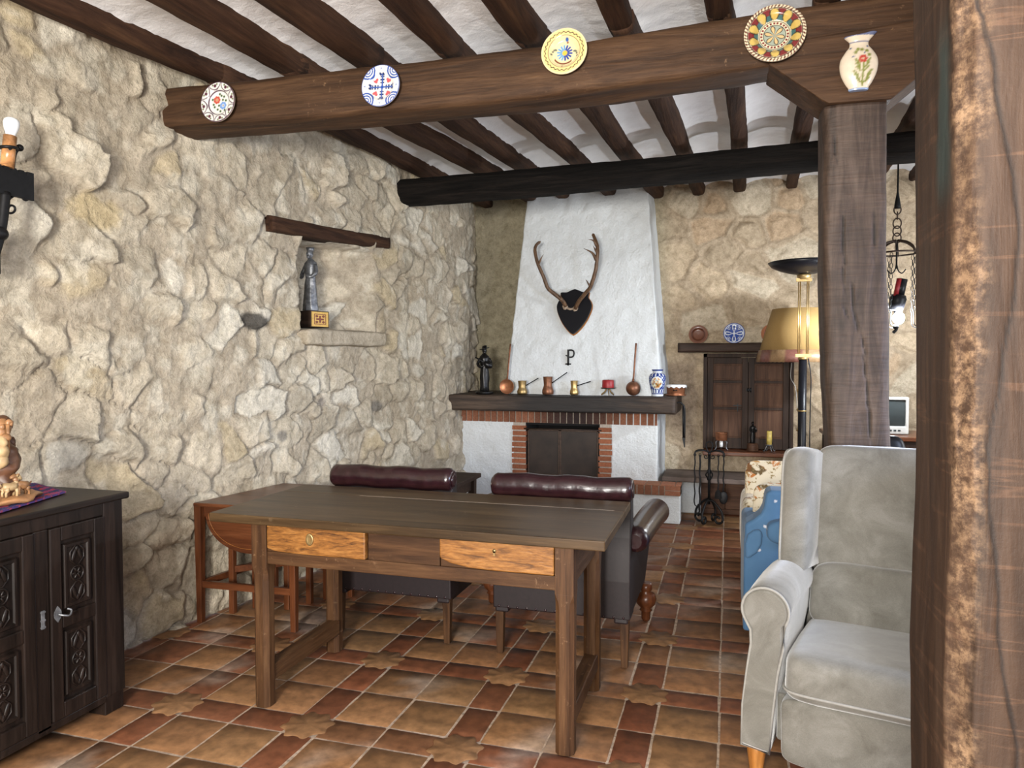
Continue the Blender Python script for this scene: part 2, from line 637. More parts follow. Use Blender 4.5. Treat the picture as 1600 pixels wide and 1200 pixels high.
def build_wall_left():
    ys = np.concatenate([np.arange(-1.3, 1.5, 0.03), np.arange(1.5, 4.6, 0.0095), np.arange(4.6, 7.09, 0.0125)])
    zs = np.arange(0.0, 3.05, 0.0115)
    nu, nv = len(ys), len(zs)
    Y, Z = [a.ravel() for a in np.meshgrid(ys, zs, indexing='ij')]
    Q = np.stack([np.zeros_like(Y), Y, Z], 1)
    wy = Y + 0.085 * fbm(Q, 3.2, 5, 3) + 0.022 * fbm(Q, 13, 6, 3)
    wz = Z + 0.085 * fbm(Q, 3.2, 15, 3) + 0.022 * fbm(Q, 13, 16, 3)
    F1, F2, idx, dx, dz = voronoi(wy, wz, 0.225, 0.175, 3)
    e = F2 - F1
    edge_w = 0.10 + 0.30 * rnd(idx, 1)
    mask = smooth(e, 0.015, edge_w)
    big = fbm(Q, 1.6, 33, 3)
    proud = 0.004 + 0.036 * rnd(idx, 2) ** 1.6
    tilt = dx * (rnd(idx, 3) * 0.26 - 0.04) - dz * (rnd(idx, 4) * 0.20 - 0.06)
    smear = 1 - 0.85 * smooth(rnd(idx, 9) + 0.35 * vnoise(Q, 4, 44), 0.62, 0.78)
    # smaller flakes and ledges broken out of each stone
    G1, G2, gid, gx, gz = voronoi(wy + 0.03 * vnoise(Q, 9, 71), wz + 0.03 * vnoise(Q, 9, 72), 0.085, 0.07, 12)
    flake = (rnd(gid, 3) - 0.4) * 0.013 * smooth(G2 - G1, 0.0, 0.14) + gx * (rnd(gid, 4) - 0.4) * 0.22 - gz * (rnd(gid, 5) - 0.4) * 0.18
    flake *= smooth(vnoise(Q, 3.5, 81), -0.35, 0.25)
    h = mask * smear * (proud + tilt * 1.1) + flake * 0.55
    h += 0.016 * fbm(Q, 5, 7, 4) + 0.0085 * fbm(Q, 17, 8, 4) + 0.0035 * (1 - 2 * np.abs(fbm(Q, 30, 9, 3)))
    sel = smooth(vnoise(Q, 2.6, 21), -0.15, 0.25)
    h -= 0.016 * (1 - smooth(e, 0.0, 0.05)) * sel
    X = wall_x(Y)
    # the niche: sharp near side, splayed far side
    y0, y1, z0, z1 = NICHE
    wob = 0.02 * vnoise(Q, 9, 61)
    dep = np.clip((y1 + wob - Y) / 0.46, 0, 1) * 0.33 * smooth(Y, y0 - 0.006, y0 + 0.006)
    inn = smooth(Z, z0 - 0.006, z0 + 0.006) * (1 - smooth(Z, z1 - 0.006, z1 + 0.006))
    X = X + h - dep * inn
    mort = np.array((0.440, 0.378, 0.292))
    st = np.array((0.525, 0.465, 0.365))
    r = rnd(idx, 5)[:, None]
    tint = st * (0.86 + 0.34 * rnd(idx, 6)[:, None])
    tint = np.where(r < 0.16, np.array((0.66, 0.62, 0.53)), tint)
    tint = np.where((r > 0.16) & (r < 0.27), np.array((0.52, 0.435, 0.295)), tint)
    tint = np.where((r > 0.27) & (r < 0.35), np.array((0.40, 0.35, 0.27)), tint)
    mm = (mask * smear)[:, None] * 0.85
    C = mort * (1 - mm) + tint * mm
    pale = smooth(fbm(Q, 9, 91, 4), 0.08, 0.42)[:, None] * 0.5
    C = C * (1 - pale) + np.array((0.70, 0.655, 0.55)) * pale
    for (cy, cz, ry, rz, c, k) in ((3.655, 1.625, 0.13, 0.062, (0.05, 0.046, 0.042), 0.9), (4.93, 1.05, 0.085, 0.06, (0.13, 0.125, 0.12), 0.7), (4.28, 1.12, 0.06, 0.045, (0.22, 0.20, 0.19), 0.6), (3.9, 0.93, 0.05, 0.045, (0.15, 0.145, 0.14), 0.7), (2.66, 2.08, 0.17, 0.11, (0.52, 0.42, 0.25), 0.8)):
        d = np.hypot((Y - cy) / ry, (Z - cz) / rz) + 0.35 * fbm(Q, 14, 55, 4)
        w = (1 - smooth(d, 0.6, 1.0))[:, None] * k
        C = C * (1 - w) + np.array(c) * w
    o = mesh_np('wall_left', np.stack([X, Y, Z], 1), grid_faces(nu, nv), C, M['stone'])
    o['kind'] = 'structure'
    o['label'] = 'rough rubble stone wall along the left side of the room'


build_wall_left()


def build_wall_back():
    xs = np.arange(-2.62, 3.4, 0.016)
    zs = np.arange(0, 3.12, 0.0165)
    nu, nv = len(xs), len(zs)
    X, Z = [a.ravel() for a in np.meshgrid(xs, zs, indexing='ij')]
    Q = np.stack([X, np.zeros_like(X) + 3, Z], 1)
    wx = X + 0.10 * fbm(Q, 2.4, 105, 3)
    wz = Z + 0.10 * fbm(Q, 2.4, 115, 3)
    F1, F2, idx, dx, dz = voronoi(wx, wz, 0.34, 0.27, 23)
    e = F2 - F1
    rightside = smooth(X, -0.75, -0.45)
    ridge = 1 - smooth(e, 0.05, 0.16)
    body = smooth(e, 0.1, 0.5)
    h = (0.014 * ridge + body * (0.035 * rnd(idx, 2) + dx * (rnd(idx, 3) - 0.5) * 0.14 + dz * (rnd(idx, 4) - 0.5) * 0.14)) * (0.35 + 1.1 * rightside)
    h += (0.018 * fbm(Q, 6, 107, 4) + 0.014 * fbm(Q, 20, 108, 4)) * (0.3 + 0.7 * rightside)
    Yv = 7.05 - h
    st = np.array((0.47, 0.375, 0.265)) * (0.85 + 0.35 * rnd(idx, 6)[:, None])
    st = np.where(rnd(idx, 5)[:, None] < 0.2, np.array((0.54, 0.46, 0.35)), st)
    st = np.where(rnd(idx, 5)[:, None] > 0.85, np.array((0.47, 0.35, 0.235)), st)
    mo = np.array((0.44, 0.35, 0.25))
    k = smooth(e, 0.1, 0.2)[:, None]
    C = mo * (1 - k) + st * k
    grey = np.array((0.33, 0.295, 0.21))
    C = C * rightside[:, None] + (grey * (0.92 + 0.1 * k)) * (1 - rightside[:, None])
    # darker brown patch on the stones beside the chimney
    d = np.hypot((X + 0.42) / 0.22, (Z - 1.0) / 0.5) + 0.5 * fbm(Q, 6, 77, 4)
    w = (1 - smooth(d, 0.4, 1.1))[:, None] * 0.55
    C = C * (1 - w) + np.array((0.20, 0.145, 0.11)) * w
    o = mesh_np('wall_back', np.stack([X, Yv, Z], 1), grid_faces(nu, nv)[:, ::-1], C, M['stone'])
    o['kind'] = 'structure'
    o['label'] = 'far stone wall with pale mortar joints behind the fireplace'


build_wall_back()

# right wall, out of the picture, closes the room
w = MB()
w.bx(3.38, 3.5, -1.3, 7.1, 0, 3.1)
o = w.build('wall_right', M['plaster'])
o['kind'] = 'structure'


# floor: square tiles, narrow tiles between them and star tiles where the narrow bands cross
def build_floor():
    PX, PY, OX, OY = 0.607, 0.633, -0.93, 2.403
    bw, bh = 0.137, 0.142
    sx, sy = (PX - bw) / 2, (PY - bh) / 2
    mb, cols = MB(), []
    rg = random.Random(4)
    gap = 0.0034

    def tile(x0, x1, y0, y1, c, z=0.0):
        _t = rg.uniform(0.80, 1.16); _w = rg.uniform(0.94, 1.06); c = [c[0] * _t, c[1] * _t * _w, c[2] * _t * _w]
        x0 += gap * rg.uniform(.4, 1.3); x1 -= gap * rg.uniform(.4, 1.3); y0 += gap * rg.uniform(.4, 1.3); y1 -= gap * rg.uniform(.4, 1.3)
        b = 0.006
        z0 = -0.004 + rg.uniform(-0.001, 0.0012)
        tz = [z0 + rg.uniform(-0.0012, 0.0012) + z for _ in range(4)]
        nx, ny = 5, 5
        fx = [0, b / (x1 - x0), 0.35, 0.65, 1 - b / (x1 - x0), 1]
        V, F = [], []
        for i, a in enumerate(fx):
            for j, d in enumerate([0, b / (y1 - y0), 0.35, 0.65, 1 - b / (y1 - y0), 1]):
                zz = tz[0] * (1 - a) * (1 - d) + tz[1] * a * (1 - d) + tz[2] * a * d + tz[3] * (1 - a) * d
                if i in (0, 5) or j in (0, 5):
                    zz -= 0.0045
                wob = 0.0015
                V.append((x0 + (x1 - x0) * a + rg.uniform(-wob, wob), y0 + (y1 - y0) * d + rg.uniform(-wob, wob), zz))
                k = rg.uniform(0.93, 1.07)
                cols.append([v * k for v in c])
        for i in range(5):
            for j in range(5):
                F.append((i * 6 + j, (i + 1) * 6 + j, (i + 1) * 6 + j + 1, i * 6 + j + 1))
        mb.add(V, F, 0, True)

    def star(cx, cy, c):
        _t = rg.uniform(0.88, 1.12); c = [v * _t for v in c]
        n = 48
        V = [(cx, cy, 0.0005)]
        F = []
        R = 0.098
        for ring, (rr, zz) in enumerate(((0.93, 0.0003), (1.0, -0.004))):
            for k in range(n):
                a = 2 * PI * k / n
                q = abs(math.cos(4 * a))
                r = R * (0.88 + 0.20 * q ** 3) * rr
                V.append((cx + r * math.cos(a + PI / 8), cy + r * math.sin(a + PI / 8), zz))
        for k in range(n):
            k2 = (k + 1) % n
            F.append((0, 1 + k, 1 + k2))
            F.append((1 + k, 1 + n + k, 1 + n + k2, 1 + k2))
        for _ in V:
            cols.append(list(c))
        mb.add(V, F, 0, True)

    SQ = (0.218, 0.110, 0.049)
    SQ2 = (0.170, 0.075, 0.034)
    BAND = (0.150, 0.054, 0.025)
    STAR = (0.212, 0.110, 0.050)
    for i in range(-4, 8):
        for j in range(-4, 9):
            cx, cy = OX + i * PX, OY + j * PY
            if cx < -3.1 or cy > 7.2 or cx > 3.3:
                pass
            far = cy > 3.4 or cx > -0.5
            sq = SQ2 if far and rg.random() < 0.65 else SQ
            star(cx, cy, STAR)
            x0, y0 = cx + bw / 2, cy + bh / 2
            for a in (0, 1):
                for b in (0, 1):
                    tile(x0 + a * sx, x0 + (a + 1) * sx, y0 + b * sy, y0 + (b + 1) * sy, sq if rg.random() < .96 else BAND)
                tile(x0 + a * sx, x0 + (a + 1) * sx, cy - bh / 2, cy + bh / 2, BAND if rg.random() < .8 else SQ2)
                tile(cx - bw / 2, cx + bw / 2, y0 + a * sy, y0 + (a + 1) * sy, BAND if rg.random() < .8 else SQ2)
    nb = len(mb.v)
    mb.add([(-3.1, -1.3, -0.0075), (3.4, -1.3, -0.0075), (3.4, 7.1, -0.0075), (-3.1, 7.1, -0.0075)], [(0, 1, 2, 3)], 1)
    mb.bx(-3.1, 3.4, -1.3, 7.1, -0.12, -0.02, mat=1)
    cols += [[0.3, 0.25, 0.2]] * (len(mb.v) - nb)
    C = np.array(cols)
    P = np.array(mb.v)
    P[:, 2] = np.minimum(P[:, 2], 0.0)
    mb.v = P.tolist()
    # limey bloom on a few tiles by the wall
    d = fbm(P, 3.2, 9, 4) + 0.6 * (1 - smooth(np.hypot((P[:, 0] + 2.13) / 0.28, (P[:, 1] - 3.05) / 0.75), 0.3, 1.0))
    w = smooth(d, 0.30, 0.6)[:, None] * 0.42
    C = C * (1 - w) + np.array((0.40, 0.34, 0.28)) * w
    o = mb.build('floor', [M['tile'], M['grout']], colors=C)
    o['kind'] = 'structure'
    o['label'] = 'terracotta tile floor with star tiles between the bands'


build_floor()

# joists: x of each at six depths
JY = [-1.3, 2.3, 3.08, 3.85, 5.25, 7.06]
JX = [[-2.93, -2.69, -2.585, -2.47, -2.41, -2.36], [-2.30, -2.165, -2.125, -2.10, -1.95, -1.83], [-1.86, -1.755, -1.71, -1.69, -1.60, -1.50],
      [-1.30, -1.29, -1.29, -1.26, -1.15, -1.06], [-0.90, -0.905, -0.907, -0.80, -0.755, -0.655], [-0.47, -0.47, -0.474, -0.42, -0.34, -0.275],
      [-0.06, -0.06, -0.06, 0.01, 0.06, 0.09], [0.36, 0.36, 0.36, 0.42, 0.46, 0.54]]
for k in range(8, 15):
    JX.append([x + 0.335 * (k - 7) for x in JX[7]])
JR = [0.070, 0.078, 0.070, 0.062, 0.066, 0.058, 0.056, 0.058] + [0.062] * 7


def joist_z(y):
    return 2.805 + 0.028 * max(y - 2.0, 0)


def joist_x(i, y):
    return float(np.interp(y, JY, JX[i]))


def rough_beam(path, hw, hh, side=None, n=36, step=0.035, amp=0.006, seed=0, p=6.0, axis='X', nsc=9, stretch=0.25):
    """a hewn timber: superellipse section carried along a path; side is the horizontal direction of hw"""
    path = [Vector(q) for q in path]
    L = [0]
    for a, b in zip(path, path[1:]):
        L.append(L[-1] + (b - a).length)
    N = max(2, int(L[-1] / step))
    t = np.linspace(0, L[-1], N + 1)
    P = np.stack([np.interp(t, L, [q[k] for q in path]) for k in range(3)], 1)
    if N > 6:
        Pk = P.copy()
        for _ in range(6):
            Pk[1:-1] = (Pk[:-2] + 2 * Pk[1:-1] + Pk[2:]) / 4
        P = Pk
    W = np.interp(t, L, hw) if hasattr(hw, '__len__') else np.full(N + 1, hw)
    H = np.interp(t, L, hh) if hasattr(hh, '__len__') else np.full(N + 1, hh)
    T = (path[-1] - path[0]).normalized()
    S = Vector(side) if side else T.cross(Vector((0, 0, 1))).normalized()
    Uu = S.cross(T).normalized()
    ang = np.linspace(0, 2 * PI, n, endpoint=False)
    c, s_ = np.cos(ang), np.sin(ang)
    rr = (np.abs(c) ** p + np.abs(s_) ** p) ** (-1 / p)
    a, b = c * rr, s_ * rr
    S, Uu, T = np.array(S), np.array(Uu), np.array(T)
    V = P[:, None, :] + S * (W[:, None] * a)[..., None] + Uu * (H[:, None] * b)[..., None]
    D = S * a[:, None] + Uu * b[:, None]
    D = D / np.linalg.norm(D, axis=1)[:, None]
    flat = V.reshape(-1, 3)
    sc = np.ones(3)
    sc['XYZ'.index(axis)] = stretch
    nz = fbm(flat * sc, nsc, seed, 3) + 0.45 * fbm(flat * sc, nsc * 4, seed + 3, 3) + 0.9 * vnoise(flat * sc, nsc * 0.3, seed + 5)
    V = V + D[None] * (amp * nz).reshape(N + 1, n)[..., None]
    mb = MB()
    f = []
    for i in range(N):
        for k in range(n):
            k2 = (k + 1) % n
            f.append((i * n + k, i * n + k2, (i + 1) * n + k2, (i + 1) * n + k))
    mb.add(V.reshape(-1, 3).tolist(), f, 0, True)
    mb.f += [tuple(reversed(range(n))), tuple(range(N * n, N * n + n))]
    mb.m += [0, 0]
    mb.sm += [False, False]
    return mb


ORD = ['first', 'second', 'third', 'fourth', 'fifth', 'sixth', 'seventh', 'eighth', 'ninth', 'tenth', 'eleventh', 'twelfth', 'thirteenth', 'fourteenth', 'fifteenth']
for i in range(len(JX)):
    if i > 10:
        break
    for part, ys in (('near', (-1.3, 0.5, 2.3, 3.1, 3.27)), ('far', (3.20, 3.85, 4.5, 5.25, 6.2, 7.06))):
        if part == 'near' and i > 8:
            continue
        off = 0.0
        pth = [(joist_x(i, y) + off, y, joist_z(y) + JR[i] * 0.95) for y in ys]
        mb = rough_beam(pth, JR[i] * (1.0 if part == 'near' else 0.94), JR[i] * 0.98, n=24, step=0.06, amp=0.009, seed=i * 3 + (50 if part == 'far' else 0), p=4.0, axis='Y')
        o = mb.build('ceiling_joist', M['joistY'])
        tag(o, '%s dark ceiling joist from the left stone wall, %s' % (ORD[i], 'in front of the thick plate-hung beam' if part == 'near' else 'between the thick beam and far wall'), 'joist', 'ceiling joists in the near half' if part == 'near' else 'ceiling joists in the far half')


def build_ceiling():
    ys = np.concatenate([np.arange(-1.3, 1.6, 0.1), np.arange(1.6, 7.1, 0.022), [7.1]])
    V = []
    nb = 16
    rows = None
    seedv = random.Random(3)
    for y in ys:
        row = []
        cs = [float(wall_x(y)) - 0.10] + [joist_x(i, y) for i in range(len(JX))]
        for b in range(len(cs) - 1):
            for k in range(nb):
                t = k / nb
                x = cs[b] + (cs[b + 1] - cs[b]) * t
                sag = 0.075 if b else 0.03
                row.append((x, y, joist_z(y) + 0.040 + sag * (4 * t * (1 - t)) ** 0.7))
        V.append(row)
    V = np.array(V)
    nu, nv = V.shape[0], V.shape[1]
    P = V.reshape(-1, 3)
    kk = np.arange(nv) % nb
    edge = np.where((kk == 1) | (kk == 2) | (kk == nb - 1) | (kk == nb - 2), 1.0, 0.0)
    P[:, 2] -= np.tile(edge, nu) * 0.020 * np.clip(fbm(P, 16, 31, 4), -0.1, 1)
    P[:, 2] += 0.011 * fbm(P, 5, 3, 4) + 0.005 * fbm(P, 22, 4, 3)
    o = mesh_np('ceiling', P, grid_faces(nu, nv)[:, ::-1], None, M['vault'])
    o['kind'] = 'structure'
    o['label'] = 'whitewashed vaulted plaster between the ceiling joists'
    w = MB()
    w.bx(-3.1, 3.4, -1.3, 7.15, 3.14, 3.2)
    o = w.build('ceiling_slab', M['vault'])
    o['kind'] = 'structure'


build_ceiling()

# the thick beam the plates hang on
mb = rough_beam([(-2.87, 3.165, 2.688), (-2.3, 3.17, 2.672), (-1.5, 3.19, 2.66), (-0.65, 3.22, 2.668), (0.15, 3.265, 2.712), (1.0, 3.29, 2.74), (1.9, 3.31, 2.76)],
                [0.112] * 7, [0.104, 0.108, 0.112, 0.112, 0.110, 0.115, 0.115], n=48, amp=0.0085, seed=2, p=7.5)
o = mb.build('ceiling_beam', M['beamX'])
tag(o, 'thick brown timber beam across the room with painted plates hung on it', 'beam')
mb = rough_beam([(-2.62, 5.36, 2.735), (-1.6, 5.34, 2.74), (-0.3, 5.31, 2.75), (0.8, 5.27, 2.765), (2.2, 5.22, 2.79)], [0.10] * 5, [0.105, 0.10, 0.10, 0.098, 0.1], n=36, amp=0.011, seed=12, p=2.9)
o = mb.build('ceiling_beam', M['black_log'])
tag(o, 'charred black timber beam across the room in front of the fireplace hood', 'beam')

# corbel and centre post
mb = MB()
out = [(0.145, 2.602), (0.352, 2.435), (0.375, 2.42), (0.60, 2.415), (0.62, 2.43), (0.86, 2.625), (0.90, 2.72), (0.25, 2.685)]
mb.prism(out, (0, 3.145, 0), (1, 0, 0), (0, 0, 1), -0.235)
for i, p in enumerate(mb.v):
    pass
o = mb.build('corbel', M['beamX'], bevel=0.008)
tag(o, 'brown timber bracket block on top of the central post under the beam', 'bracket')
def centre_post():
    t = NT('post_wood')
    a = t.n('ShaderNodeVertexColor', layer_name='Col')
    g = t.noise(t.coord((1, 1, 0.12)), 16, 7, 0.62, 1.4)
    rot = t.n('ShaderNodeMapping')
    rot.inputs['Rotation'].default_value = (0.2, 0.28, 0)
    rot.inputs['Scale'].default_value = (0.6, 0.6, 7)
    tcc = t.n('ShaderNodeTexCoord')
    t.l(tcc.outputs['Object'], rot.inputs['Vector'])
    saw = t.noise(rot.outputs[0], 7, 4, 0.55, 1.2)
    col = t.ramp(g, [(0.3, (0.026, 0.016, 0.011)), (0.5, (0.064, 0.041, 0.029)), (0.72, (0.108, 0.074, 0.055))])
    col = t.mix(0.4, col, t.ramp(saw, [(0.40, (0.62, 0.62, 0.62)), (0.55, (1.05, 1.05, 1.05)), (0.68, (1.35, 1.33, 1.3))]), 'MULTIPLY')
    sx = t.n('ShaderNodeSeparateColor')
    t.l(a.outputs[0], sx.inputs[0])
    col = t.mix(sx.outputs[0], col, (0.006, 0.004, 0.003))
    b = t.bump(saw, 0.5, 0.006)
    b = t.bump(g, 0.6, 0.006, b)
    mat = t.out(col, 0.6, 0, b, spec=0.35)
    mb = rough_beam([(0.527, 3.32, 0.0), (0.525, 3.32, 0.9), (0.512, 3.315, 1.15), (0.500, 3.305, 1.5), (0.487, 3.30, 1.75), (0.478, 3.285, 2.42)], [0.120, 0.114, 0.116, 0.121, 0.116, 0.115], 0.115, side=(1, 0, 0), n=120, step=0.012, amp=0.008, seed=31, p=7, axis='Z')
    P = np.array(mb.v)
    crack = np.zeros(len(P))
    front = P[:, 1] < 3.26
    for pts in (((1315, 330), (1317, 388), (1320, 481), (1326, 500)), ((1331, 440), (1335, 490), (1341, 520)), ((1346, 520), (1352, 570), (1357, 634), (1362, 700)), ((1303, 210), (1306, 260)), ((1365, 330), (1368, 420))):
        q = [at(x_, y_, Y=3.19) for x_, y_ in pts][::-1]
        xx = np.interp(P[:, 2], [v.z for v in q], [v.x for v in q])
        inz = smooth(P[:, 2], q[0].z - 0.01, q[0].z + 0.03) * (1 - smooth(P[:, 2], q[-1].z - 0.03, q[-1].z + 0.01))
        crack = np.maximum(crack, front * inz * (1 - smooth(np.abs(P[:, 0] - xx + 0.004 * vnoise(P, 25, 9)), 0.001, 0.0045)))
    P[:, 1] += 0.010 * crack
    mb.v = P.tolist()
    o = mb.build('wooden_post', mat, colors=np.stack([crack * 0.9, crack * 0, crack * 0], 1))
    tag(o, 'cracked grey-brown square timber post behind the grey armchair', 'post')


centre_post()


# near post at the right edge of the picture: worn pale corner
def near_post():
    cp = [at(px_, py_, Y=0.932) for px_, py_ in ((1531, 0), (1547, 75), (1559, 150), (1587, 275), (1592, 420), (1545, 700), (1548, 800), (1560, 950), (1565, 1050), (1590, 1170))][::-1]
    CR = ([q.z for q in cp], [q.x for q in cp])
    t = NT('near_post_wood')
    a = t.n('ShaderNodeVertexColor', layer_name='Col')
    sc = t.coord((1, 1, 0.10))
    g = t.noise(sc, 26, 7, 0.62, 0.8)
    fine = t.noise(t.coord((1, 1, 1)), 60, 7, 0.75)
    rot = t.n('ShaderNodeMapping')
    rot.inputs['Rotation'].default_value = (0.3, 0.32, 0)
    rot.inputs['Scale'].default_value = (0.5, 0.5, 8)
    tc = t.n('ShaderNodeTexCoord')
    t.l(tc.outputs['Object'], rot.inputs['Vector'])
    scratch = t.noise(rot.outputs[0], 6, 3, 0.5, 0.5)
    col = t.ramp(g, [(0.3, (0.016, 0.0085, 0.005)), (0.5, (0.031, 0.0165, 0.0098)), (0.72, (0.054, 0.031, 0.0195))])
    col = t.mix(0.55, col, t.ramp(scratch, [(0.57, (0.95, 0.95, 0.95)), (0.61, (2.2, 2.1, 2.0)), (0.65, (0.95, 0.95, 0.95))]), 'MULTIPLY')
    sx = t.n('ShaderNodeSeparateColor')
    t.l(a.outputs[0], sx.inputs[0])
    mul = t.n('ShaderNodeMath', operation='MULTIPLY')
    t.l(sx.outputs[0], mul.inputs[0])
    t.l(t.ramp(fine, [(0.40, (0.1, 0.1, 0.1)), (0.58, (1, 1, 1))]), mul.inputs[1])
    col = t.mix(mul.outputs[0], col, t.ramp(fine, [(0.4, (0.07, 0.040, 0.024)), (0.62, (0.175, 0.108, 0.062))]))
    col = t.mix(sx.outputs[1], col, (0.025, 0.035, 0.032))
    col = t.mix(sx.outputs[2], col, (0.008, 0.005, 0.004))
    b = t.bump(scratch, 0.12, 0.004)
    b = t.bump(g, 0.5, 0.005, b)
    b = t.bump(fine, 0.35, 0.003, b)
    mat = t.out(col, 0.6, 0, b, spec=0.2)
    mb = rough_beam([(0.394, 1.05, 0.0), (0.391, 1.05, 0.6), (0.382, 1.05, 1.0), (0.383, 1.05, 1.25), (0.380, 1.05, 1.45), (0.379, 1.05, 1.62), (0.370, 1.05, 2.0), (0.370, 1.05, 2.95)], [0.130, 0.130, 0.133, 0.131, 0.130, 0.131, 0.130, 0.130], 0.118, side=(1, 0, 0), n=400, step=0.012, amp=0.0045, seed=77, p=9, axis='Z', nsc=8)
    P = np.array(mb.v)
    cx = np.interp(P[:, 2], [0, 0.6, 1.0, 1.25, 1.45, 1.62, 2.0, 2.95], [0.394, 0.391, 0.382, 0.383, 0.380, 0.379, 0.370, 0.370])
    lx, ly = P[:, 0] - cx + 0.131, P[:, 1] - (1.05 - 0.118)
    # the worn corner: chamfer with a ragged face
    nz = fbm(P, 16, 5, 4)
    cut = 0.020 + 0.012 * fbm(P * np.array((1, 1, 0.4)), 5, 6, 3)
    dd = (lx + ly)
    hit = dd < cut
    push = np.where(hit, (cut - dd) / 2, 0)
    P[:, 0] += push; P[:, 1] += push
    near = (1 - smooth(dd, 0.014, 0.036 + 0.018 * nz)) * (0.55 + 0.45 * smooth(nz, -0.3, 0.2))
    P[:, 0] += near * 0.006 * fbm(P, 45, 8, 4)
    P[:, 1] += near * 0.006 * fbm(P, 45, 9, 4)
    left = (1 - smooth(lx, 0.004, 0.012))
    stain = left * (1 - smooth(np.abs(ly - 0.055) + 0.012 * nz, 0.010, 0.032)) * smooth(P[:, 2], 1.57, 1.63) * (1 - smooth(P[:, 2], 1.75, 1.83)) * 0.85
    # the long drying crack on the front face
    front = (1 - smooth(ly, 0.004, 0.02))
    cxx = np.interp(P[:, 2], CR[0], CR[1]) - (cx - 0.131)
    crack = front * (1 - smooth(np.abs(lx - cxx + 0.004 * vnoise(P, 22, 4)), 0.0009, 0.0032))
    P[:, 1] += crack * 0.0015
    mb.v = P.tolist()
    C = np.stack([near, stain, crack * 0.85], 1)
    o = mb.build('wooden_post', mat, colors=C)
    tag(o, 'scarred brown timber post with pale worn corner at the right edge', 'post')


near_post()


# ------------------------------------------------------------------ fireplace
def brick_row(mb, cols, xs, y0, y1, z0, z1, gap, rg, dark=None):
    for a, b in zip(xs, xs[1:]):
        n0 = len(mb.v)
        j = rg.uniform(-0.004, 0.004)
        mb.bx(a + gap / 2, b - gap / 2, y0 + j, y1, z0, z1, mat=0)
        c = np.array((0.235, 0.098, 0.056)) * rg.uniform(0.75, 1.2)
        if dark:
            k = dark((a + b) / 2)
            c = c * (1 - k) + np.array((0.028, 0.022, 0.022)) * k
        cols += [c.tolist()] * (len(mb.v) - n0)


FP_Y = 6.45
fp = thing('fireplace', 'white plastered corner fireplace with sloping hood, dark mantel beam and brick surround', 'fireplace', (0, 0, 0))


